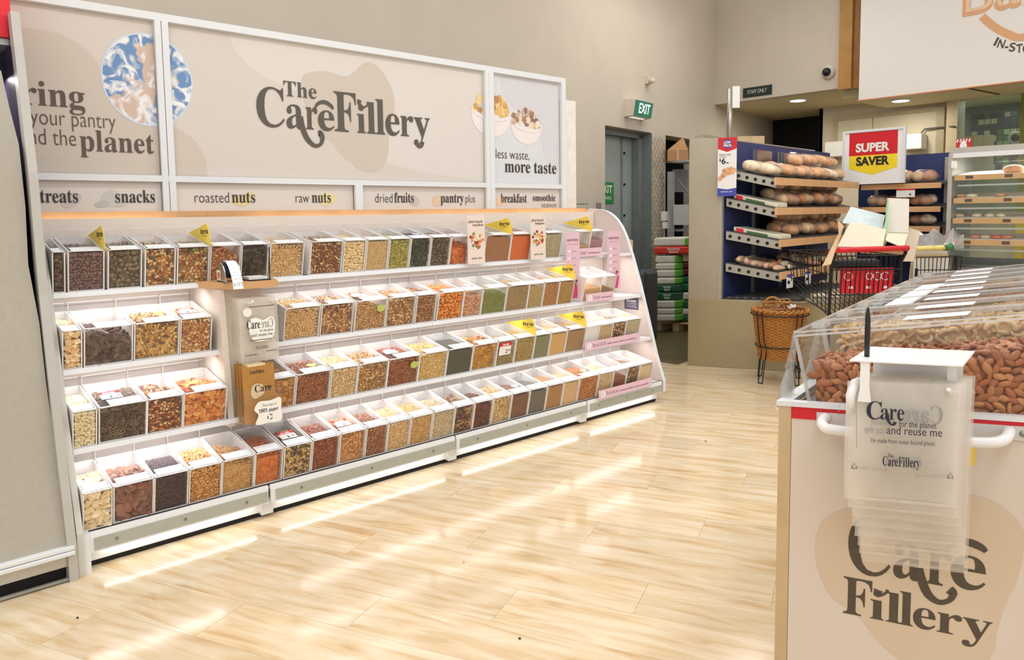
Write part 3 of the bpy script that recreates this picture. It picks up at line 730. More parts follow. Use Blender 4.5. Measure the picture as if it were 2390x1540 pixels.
# two bowls of nuts printed on the right-hand panels
def bowl(cy, cz, w, tilt, contents, hlab, k, clip=None):
    c, s = math.cos(tilt), math.sin(tilt)
    def R2(a, b): return (cy + a * c - b * s, cz + a * s + b * c)
    body = [R2(a, b) for a, b in [(-w / 2, 0.0)] + [(-w / 2 * math.cos(t), -w * 0.52 * math.sin(t) ** 0.8) for t in np.linspace(0.12, math.pi - 0.12, 18)] + [(w / 2, 0.0)]]
    def clipped(P):
        if not clip: return [P]
        return [[(min(p[0], clip[0]), p[1]) for p in P], [(max(p[0], clip[1]), p[1]) for p in P]]
    mb_ = mat('printed_bowl', (236, 230, 228), 0.6, var=0.01)
    for P in clipped(body): hp(flat_poly(P, layer(k), RY, UP, mb_, None, 'bowl_picture'))
    rs = np.random.default_rng(int(cy * 100))
    for i in range(54):
        a = rs.uniform(-0.44, 0.44) * w; b = rs.uniform(-0.10, 0.26 * (1 - (2 * a / w) ** 2)) * w
        r = w * rs.uniform(0.06, 0.10)
        p = R2(a, b)
        if clip and clip[0] - r < p[0] < clip[1] + r: continue
        pts = smooth_loop([(p[0] + r * math.cos(t) * rs.uniform(0.6, 1.1), p[1] + r * math.sin(t) * rs.uniform(0.6, 1.0)) for t in np.linspace(0, 5.2, 6)], 3)
        hp(flat_poly(pts, layer(k + 1) + np.array([0.00003 * i, 0, 0]), RY, UP, contents[i % len(contents)], None, 'nut_picture'))
    rim = [R2(a, b) for a, b in [(-w / 2, 0.0)] + [(-w / 2 * math.cos(t), -w * 0.16 * math.sin(t)) for t in np.linspace(0.1, math.pi - 0.1, 14)] + [(w / 2, 0.0)] + [(w / 2 * math.cos(t), -w * 0.20 * math.sin(t) - 0.012) for t in np.linspace(0.1, math.pi - 0.1, 14)]]
    for P in clipped(rim): hp(flat_poly(P, layer(k + 3), RY, UP, mb_, None, 'bowl_picture'))
gold = [mat('printed_nut_%d' % i, c, 0.6) for i, c in enumerate(((226, 186, 120), (208, 160, 92), (238, 206, 148), (190, 140, 84)))]
mixd = [mat('printed_mix_%d' % i, c, 0.6) for i, c in enumerate(((232, 214, 180), (168, 128, 116), (206, 180, 150), (236, 226, 206), (150, 116, 108)))]
bowl(3.735, 2.285, 0.40, -0.06, gold, '', 3, (3.650, 3.737)); bowl(4.10, 2.215, 0.335, -0.10, mixd, '', 3)
# ================================================================ food pieces
def sph(seg, rings, f):
    """Closed surface from a function of (angle, polar) -> point."""
    V = [f(0.0, 0.0)]
    for r in range(1, rings):
        for k in range(seg): V.append(f(2 * math.pi * k / seg, math.pi * r / rings))
    V.append(f(0.0, math.pi)); T = []
    for k in range(seg): T.append((0, 1 + k, 1 + (k + 1) % seg))
    for r in range(rings - 2):
        for k in range(seg):
            a, b = 1 + r * seg + k, 1 + r * seg + (k + 1) % seg
            T += [(a, a + seg, b + seg), (a, b + seg, b)]
    last = len(V) - 1; o = 1 + (rings - 2) * seg
    for k in range(seg): T.append((last, o + (k + 1) % seg, o + k))
    return np.array(V, float), np.array(T)
def ell(a, b, c, seg=6, rings=4): return sph(seg, rings, lambda t, p: (a * math.cos(p), b * math.sin(p) * math.cos(t), c * math.sin(p) * math.sin(t)))
def almond_t(seg=6, rings=5): return sph(seg, rings, lambda t, p: (0.5 * math.cos(p), 0.29 * math.sin(p) ** (0.8 if math.cos(p) < 0 else 1.25) * math.cos(t), 0.17 * math.sin(p) * math.sin(t)))
def tube_t(path, rad, seg=5):
    b = MB().tube(path, rad, seg); T = []
    for f in b.f:
        for i in range(1, len(f) - 1): T.append((f[0], f[i], f[i + 1]))
    return np.array(b.v), np.array(T)
def cashew_t(seg=5, n=6):
    ang = np.linspace(-1.45, 1.45, n); path = [(0.30 * math.cos(a) - 0.15, 0.36 * math.sin(a), 0) for a in ang]
    rad = [0.07 + 0.14 * math.sin(math.pi * (0.12 + 0.76 * i / (n - 1))) for i in range(n)]
    return tube_t(path, rad, seg)
def disc_t(n=9, h=0.09, wob=0.0):
    P = [(0.5 * math.cos(2 * math.pi * k / n) * (1 + wob * math.sin(3.1 * k)), 0.5 * math.sin(2 * math.pi * k / n) * (1 + wob * math.cos(2.3 * k)), wob * 0.5 * math.sin(2 * k)) for k in range(n)]
    b = MB().prism([np.array(p) - [0, 0, h] for p in P], (0, 0, 2 * h)); T = []
    for f in b.f:
        for i in range(1, len(f) - 1): T.append((f[0], f[i], f[i + 1]))
    return np.array(b.v), np.array(T)
def box_t(a, b, c):
    m = MB().box(-a / 2, a / 2, -b / 2, b / 2, -c / 2, c / 2); T = []
    for f in m.f: T += [(f[0], f[1], f[2]), (f[0], f[2], f[3])]
    return np.array(m.v), np.array(T)
def chunk_t(seed, seg=6, rings=4, k=0.35):
    r = np.random.default_rng(seed)
    V, T = ell(0.5, 0.42, 0.34, seg, rings)
    return V * (1 + r.uniform(-k, k * 0.6, (len(V), 1))), T
def pretzel_t():
    b = MB().tube([(0.42 * math.cos(t), 0.36 * math.sin(t), 0) for t in np.linspace(0, 2 * math.pi, 12, endpoint=False)], 0.10, 5, close=True)
    b.tube([(-0.26, -0.28, 0.03), (0.0, 0.02, 0.06), (0.16, 0.32, 0.02)], 0.085, 5).tube([(0.26, -0.28, 0.03), (0.0, 0.02, 0.09), (-0.16, 0.32, 0.02)], 0.085, 5); T = []
    for f in b.f:
        for i in range(1, len(f) - 1): T.append((f[0], f[i], f[i + 1]))
    return np.array(b.v), np.array(T)
def curl_t(): return tube_t([(0.4 * math.cos(t), 0.4 * math.sin(t), 0.08 * t - 0.2) for t in np.linspace(0, 4.6, 8)], 0.085, 4)
def stick_t(): return tube_t([(-0.5, 0.05, 0), (-0.2, -0.05, 0.03), (0.15, 0.04, 0), (0.5, -0.04, 0.04)], 0.075, 4)
def strip_t():
    P = [[(0.5 * math.cos(a), 0.28 * math.sin(a) + b, 0.12 * math.sin(2 * a) + 0.1 * b) for b in (-0.16, 0.16)] for a in np.linspace(-0.3, 2.9, 7)]
    b = MB().grid(P); n = len(b.v); v = np.array(b.v); v2 = v + np.array([0.0, 0.0, 0.07]); T = []
    for f in b.f: T += [(f[0], f[1], f[2]), (f[0], f[2], f[3]), (n + f[0], n + f[2], n + f[1]), (n + f[0], n + f[3], n + f[2])]
    for k in range(6):
        for e in (0, 1):
            a_, b_ = 2 * k + e, 2 * (k + 1) + e; T += [(a_, b_, n + b_), (a_, n + b_, n + a_)]
    return np.vstack([v, v2]), np.array(T)
PIECE = {
    'almond': [almond_t()], 'cashew': [cashew_t()], 'ball': [ell(0.46, 0.46, 0.46, 7, 5)], 'bean': [ell(0.5, 0.27, 0.24)], 'seed': [ell(0.5, 0.26, 0.13, 5, 3)],
    'grain': [ell(0.5, 0.33, 0.28, 4, 3)], 'cube': [box_t(0.8, 0.72, 0.66), box_t(0.95, 0.6, 0.5)], 'slab': [box_t(1.0, 0.66, 0.30), box_t(0.9, 0.8, 0.26)], 'disc': [disc_t(12, 0.11)], 'chip': [disc_t(9, 0.045, 0.12), disc_t(8, 0.05, 0.2)],
    'chunk': [chunk_t(1), chunk_t(2), chunk_t(3)], 'pretzel': [pretzel_t()], 'curl': [curl_t()], 'stick': [stick_t()], 'strip': [strip_t()], 'flake': [disc_t(6, 0.03, 0.3), disc_t(7, 0.025, 0.25)],
    'fruit': [ell(0.5, 0.44, 0.2, 7, 5), chunk_t(9, 7, 5, 0.2)], 'mix': [almond_t(), cashew_t(), chunk_t(4), ell(0.42, 0.3, 0.3), ell(0.3, 0.26, 0.22)], 'nutmix': [almond_t(), cashew_t(), cashew_t(), ell(0.6, 0.24, 0.22), ell(0.36, 0.3, 0.3)],
}
FLATK = {'cube', 'slab', 'disc', 'chip', 'flake'}
def rand_rot(n, r):
    q = r.normal(size=(n, 4)); q /= np.linalg.norm(q, axis=1, keepdims=True)
    w, x, y, z = q.T
    return np.stack([np.stack([1 - 2 * (y * y + z * z), 2 * (x * y - z * w), 2 * (x * z + y * w)], -1), np.stack([2 * (x * y + z * w), 1 - 2 * (x * x + z * z), 2 * (y * z - x * w)], -1), np.stack([2 * (x * z - y * w), 2 * (y * z + x * w), 1 - 2 * (x * x + y * y)], -1)], 1)
def scatter(kind, pts, size, r):
    """Joined triangles of one piece at every point."""
    tm_ = PIECE[kind]; Vs, Ts, base = [], [], 0
    R_ = rand_rot(len(pts), r); S = size * r.uniform(0.85, 1.15, len(pts)); which = r.integers(0, len(tm_), len(pts))
    for w in range(len(tm_)):
        idx = np.where(which == w)[0]
        if not len(idx): continue
        V, T = tm_[w]
        P = np.einsum('nij,vj->nvi', R_[idx], V) * S[idx, None, None] + pts[idx, None, :]
        Vs.append(P.reshape(-1, 3)); Ts.append((T[None] + (np.arange(len(idx)) * len(V))[:, None, None]).reshape(-1, 3) + base); base += len(idx) * len(V)
    return np.vstack(Vs), np.vstack(Ts)
def flat_shade(me): me.polygons.foreach_set('use_smooth', np.zeros(len(me.polygons), dtype=bool))

# ================================================================ bins of the wall unit
M_acry = clear_mat('clear_acrylic', (254, 254, 254), 0.02, gloss=0.5)
M_lidc = clear_mat('clear_lid_acrylic', (253, 253, 254), 0.05, (246, 246, 250), 0.5)
M_edge = mat('painted_bright_edge', (240, 240, 242), 0.3, var=0.01)  # white colour imitates the light caught by clear acrylic edges
M_binw = mat('frosted_bin_wall', (238, 234, 230), 0.4, var=0.01)
M_film = clear_mat('clear_flap', (252, 252, 253), 0.08, (244, 244, 248), 0.5)
def print_mat(name, paper, ink, lines=26.0, amount=0.55):
    m = bpy.data.materials.new(name); m.use_nodes = True; nt = m.node_tree; b = nt.nodes['Principled BSDF']; b.inputs['Roughness'].default_value = 0.5
    tc = nt.nodes.new('ShaderNodeTexCoord'); sx_ = nt.nodes.new('ShaderNodeSeparateXYZ'); cx_ = nt.nodes.new('ShaderNodeCombineXYZ')
    nt.links.new(tc.outputs['Object'], sx_.inputs[0])
    mp = nt.nodes.new('ShaderNodeMapping'); mp.inputs['Scale'].default_value = (lines, lines * 1.1, 1)
    nt.links.new(sx_.outputs[1], cx_.inputs[0]); nt.links.new(sx_.outputs[0], cx_.inputs[1]); nt.links.new(cx_.outputs[0], mp.inputs[0])
    br = nt.nodes.new('ShaderNodeTexBrick'); br.inputs['Scale'].default_value = 1.0; br.inputs['Mortar Size'].default_value = 0.075; br.offset = 0.37
    br.inputs['Color1'].default_value = s2l(ink) + (1,); br.inputs['Color2'].default_value = s2l(paper) + (1,); br.inputs['Mortar'].default_value = s2l(paper) + (1,); br.inputs['Bias'].default_value = amount - 0.5
    nt.links.new(mp.outputs[0], br.inputs['Vector']); nt.links.new(br.outputs['Color'], b.inputs['Base Color']); MATS[name] = m
    return m
M_label = print_mat('printed_bin_label', (242, 243, 246), (186, 196, 212))
M_ticket = mat('ticket_paper', (242, 240, 238), 0.5, var=0.01); M_red = mat('saver_red', (214, 24, 40), 0.45, var=0.02); M_inkb = mat('black_ink', (34, 30, 34), 0.6)
M_lime = mat('lime_tag', (190, 205, 110), 0.5, var=0.02); M_yflag = mat('yellow_flag', (248, 216, 78), 0.5, var=0.01); M_lil = mat('lilac_tag', (206, 196, 226), 0.5)
ROWDEF = [  # name, front x at bottom, at top, floor z, top z
    ('top', -3.798, -3.758, 1.1725, 1.352), ('second', -3.698, -3.658, 0.8425, 1.013), ('third', -3.598, -3.558, 0.5125, 0.676), ('bottom', -3.500, -3.462, 0.1745, 0.345)]
LID_D, LID_R = 0.268, 0.055
def y_at(px, x, z):
    lo, hi = 0.05, 9.0
    for _ in range(40):
        mid = (lo + hi) / 2
        if pix((x, mid, z))[0] < px: lo = mid
        else: hi = mid
    return (lo + hi) / 2
ORD = ['first', 'second', 'third', 'fourth', 'fifth', 'sixth', 'seventh', 'eighth', 'ninth', 'tenth', 'eleventh', 'twelfth', 'thirteenth', 'fourteenth', 'fifteenth', 'sixteenth', 'seventeenth', 'eighteenth', 'nineteenth', 'twentieth', 'twenty-first', 'twenty-second', 'twenty-third', 'twenty-fourth', 'twenty-fifth']
SHELFN = {'top': 'top shelf', 'second': 'second shelf', 'third': 'third shelf', 'bottom': 'bottom deck'}
BINS = {}
def make_bin(row, idx, px0, px1, what, lid_label=True):
    nm, xb, xt, zb, zt = ROWDEF[row]
    ya, yb = max(0.697, y_at(px0, xt, zt)), y_at(px1, xt, zt)
    root = empty('bulk_bin', (xb, (ya + yb) / 2, zb))
    tag(root, 'clear bulk bin of %s on the %s' % (what, SHELFN[nm]), 'bin', 'bulk bins on the wall unit')
    def bp_(o): return rel(o, root)
    t = 0.0045; xk = xt - LID_D; zk = zt + LID_R; xr = xk - 0.045
    b = MB()
    for y in (ya, yb - t):
        b.prism([(xb, y, zb), (xt, y, zt), (xk, y, zk), (xr, y, zk), (xr, y, zb)], (0, t, 0))
    b.box(xr - 0.004, xr, ya, yb, zb, zk).box(xr, xb - 0.002, ya + t, yb - t, zb, zb + 0.004)
    bp_(b.build('body', M_binw))
    n = np.array([zt - zb, 0, -(xt - xb)]); n /= np.linalg.norm(n)
    bp_(MB().obox((xb - 0.003, ya + t, zb + 0.002), (xt - xb, 0, zt - zb - 0.004), (0, yb - ya - 2 * t, 0), tuple(n * 0.002)).build('front_panel', M_acry))
    L = np.array([xk - xt, 0, zk - zt]); ln = np.linalg.norm(L); Ld = L / ln; Ln = np.array([-Ld[2], 0, Ld[0]]); Ln = Ln if Ln[2] > 0 else -Ln
    o = np.array([xt, ya + 0.002, zt]) + Ln * 0.001; wd = yb - ya - 0.004
    lid_ = bp_(MB().obox(o, L, (0, wd, 0), Ln * 0.002).build('lid', M_lidc))
    fr = MB()
    fr.obox(o + Ln * 0.0, Ld * 0.006, (0, wd, 0), Ln * 0.004).obox(o, L, (0, 0.0045, 0), Ln * 0.004).obox(o + np.array([0, wd - 0.0045, 0]), L, (0, 0.0045, 0), Ln * 0.004)
    subpart(fr.build('lid_rim', M_edge), lid_)
    if lid_label:
        w_ = min(wd * 0.84, 0.14)
        subpart(MB().obox(o + Ld * 0.012 + np.array([0, wd - w_ - 0.008, 0]) + Ln * 0.0024, Ld * 0.062, (0, w_, 0), Ln * 0.0008).build('label_strip', M_label), lid_)
    subpart(MB().obox(np.array([xk + 0.045, (ya + yb) / 2 - 0.028, zk - 0.006]) + Ln * 0.001, (-0.02, 0, 0.004), (0, 0.056, 0), (0, 0, 0.014)).build('lid_handle', M_film), lid_)
    hf_ = bp_(MB().box(xr + 0.002, xr + 0.004, ya + 0.004, yb - 0.004, zk, zk + 0.042).build('hinge_flap', M_film))
    fl = MB()
    fl.box(xr + 0.001, xr + 0.005, ya + 0.004, yb - 0.004, zk + 0.040, zk + 0.042).box(xr + 0.001, xr + 0.005, ya + 0.004, ya + 0.0055, zk, zk + 0.042)
    subpart(fl.build('flap_edge', M_edge), hf_)
    BINS[(row, idx)] = dict(root=root, ya=ya, yb=yb, xb=xb, xt=xt, zb=zb, zt=zt, xr=xr, o=o, Ld=Ld, Ln=Ln, wd=wd, n=n, what=what, shelf=SHELFN[nm])
    return BINS[(row, idx)]
def fill_bin(B, kind, cols, size, fill=0.85, tilt=0.0, rise=0.22, individual=None, seed=0, rough=0.45, stuff_cat='food'):
    """Heap of food: a core and real pieces over its front and top."""
    r = np.random.default_rng(1000 + seed)
    ya, yb, xb, xt, zb, zt = (B[k] for k in ('ya', 'yb', 'xb', 'xt', 'zb', 'zt'))
    y0, y1 = ya + 0.006, yb - 0.006; hgt = (zt - zb) * fill; z0 = zb + 0.005
    xfr = lambda z: xb + (xt - xb) * (z - zb) / (zt - zb) - 0.0045
    def H(s, d): return z0 + max(0.008, min(hgt * (1 + tilt * (s - 0.5)) + rise * min(d, 0.14) - 0.10 * max(0, d - 0.14), zt - z0 + 0.16 * d - 0.012))
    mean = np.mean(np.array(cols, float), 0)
    powder = kind == 'powder'
    inset = 0.001 if powder else min(size * 0.55, 0.018)
    ns, nd = 9, 9; depth = 0.25
    top = [[(xfr(H(i / ns, 0)) - inset - depth * j / nd, y0 + inset * 0.6 + (y1 - y0 - 1.2 * inset) * i / ns, H(i / ns, depth * j / nd) - inset + (0.0 if not powder else r.uniform(-0.0015, 0.0015))) for j in range(nd + 1)] for i in range(ns + 1)]
    core = MB().grid(top)
    front = [[(xfr(z0 + (p[0][2] - z0) * k / 4) - inset, p[0][1], z0 + (p[0][2] - z0) * k / 4) for k in range(5)] for p in top]
    core.grid(front)
    V0 = np.array(core.v); T0 = []
    for f in core.f: T0 += [(f[0], f[1], f[2]), (f[0], f[2], f[3])]
    T0 = np.array(T0)
    slug = kind + '_' + '_'.join('%d' % v for v in np.array(cols).ravel()[:6])
    lab = '%s heaped in its bin on the %s' % (B['what'], B['shelf'])
    nm_ = 'bulk_food'
    if powder:
        me = np_mesh(nm_, V0, T0)
        o = obj(nm_, me, mat('powder_' + slug, tuple(mean), 0.8, var=0.16, scale=260, bump=0.35, bscale=420))
        return tag(o, lab, stuff_cat, 'bulk food in the wall bins', 'stuff')
    step = size * 0.62 if kind in ('seed', 'grain', 'bean', 'stick', 'curl', 'flake') else size * 0.72
    pts = []
    nz, ny = max(1, int(hgt * 1.15 / step)), max(2, int((y1 - y0) / step))
    for k in range(nz + 1):
        for i in range(ny + 1):
            s = (i + r.uniform(-0.35, 0.35) + 0.5 * (k % 2)) / ny
            z = z0 + step * (0.45 + k) + r.uniform(-0.3, 0.3) * step
            s = min(max(s, 0.0), 1.0)
            if z > H(s, 0) + size * 0.05: continue
            y = y0 + size * 0.36 + (y1 - y0 - size * 0.72) * s
            pts.append((xfr(z) - size * 0.36, y, z))
    nfront = len(pts)
    for j in range(int(0.23 / step)):
        for i in range(ny + 1):
            s = min(max((i + r.uniform(-0.4, 0.4)) / ny, 0), 1); d = (j + 0.4 + r.uniform(-0.3, 0.3)) * step
            y = y0 + size * 0.36 + (y1 - y0 - size * 0.72) * s
            z = H(s, d) - size * 0.08
            pts.append((xfr(H(s, 0)) - size * 0.3 - d, y, z))
    pts = np.array(pts)
    pm = pieces_mat('pieces_' + slug, cols, rough, per_object=individual is not None)
    if individual:
        name, plab, pcat = individual
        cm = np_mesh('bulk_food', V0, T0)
        tag(obj('bulk_food', cm, mat('core_' + slug, tuple(mean * 0.8), 0.7, var=0.2, scale=90)), lab, stuff_cat, 'bulk food in the wall bins', 'stuff')  # core colour darkened to put shade into the gaps between pieces
        ms = []
        for V, T in PIECE[kind]:
            me = np_mesh(name, V * size, T); me.materials.append(pm)
            if kind in FLATK: flat_shade(me)
            ms.append(me)
        for ip_, p in enumerate(pts):
            o = obj(name, random.choice(ms)); o.location = p
            nv = r.normal(size=3)
            if kind in ('disc', 'pretzel', 'chip', 'slab'): nv = nv * 0.42 + (np.array([1.0, -0.35, 0.15]) if ip_ < nfront else np.array([0, 0, 1.0]))
            q = Vector(nv).to_track_quat('Z', 'X'); o.rotation_euler = q.to_euler(); o.rotation_euler.rotate_axis('Z', r.uniform(0, 6.28))
            sc_ = r.uniform(0.85, 1.12); o.scale = (sc_,) * 3
            tag(o, plab, pcat, B['what'] + ' in their bin')
        return None
    V, T = scatter(kind, pts, size, r)
    me = np_mesh(nm_, np.vstack([V, V0]), np.vstack([T, T0 + len(V)]))
    if kind in FLATK: flat_shade(me)
    o = obj(nm_, me, pm)
    return tag(o, lab, stuff_cat, 'bulk food in the wall bins', 'stuff')

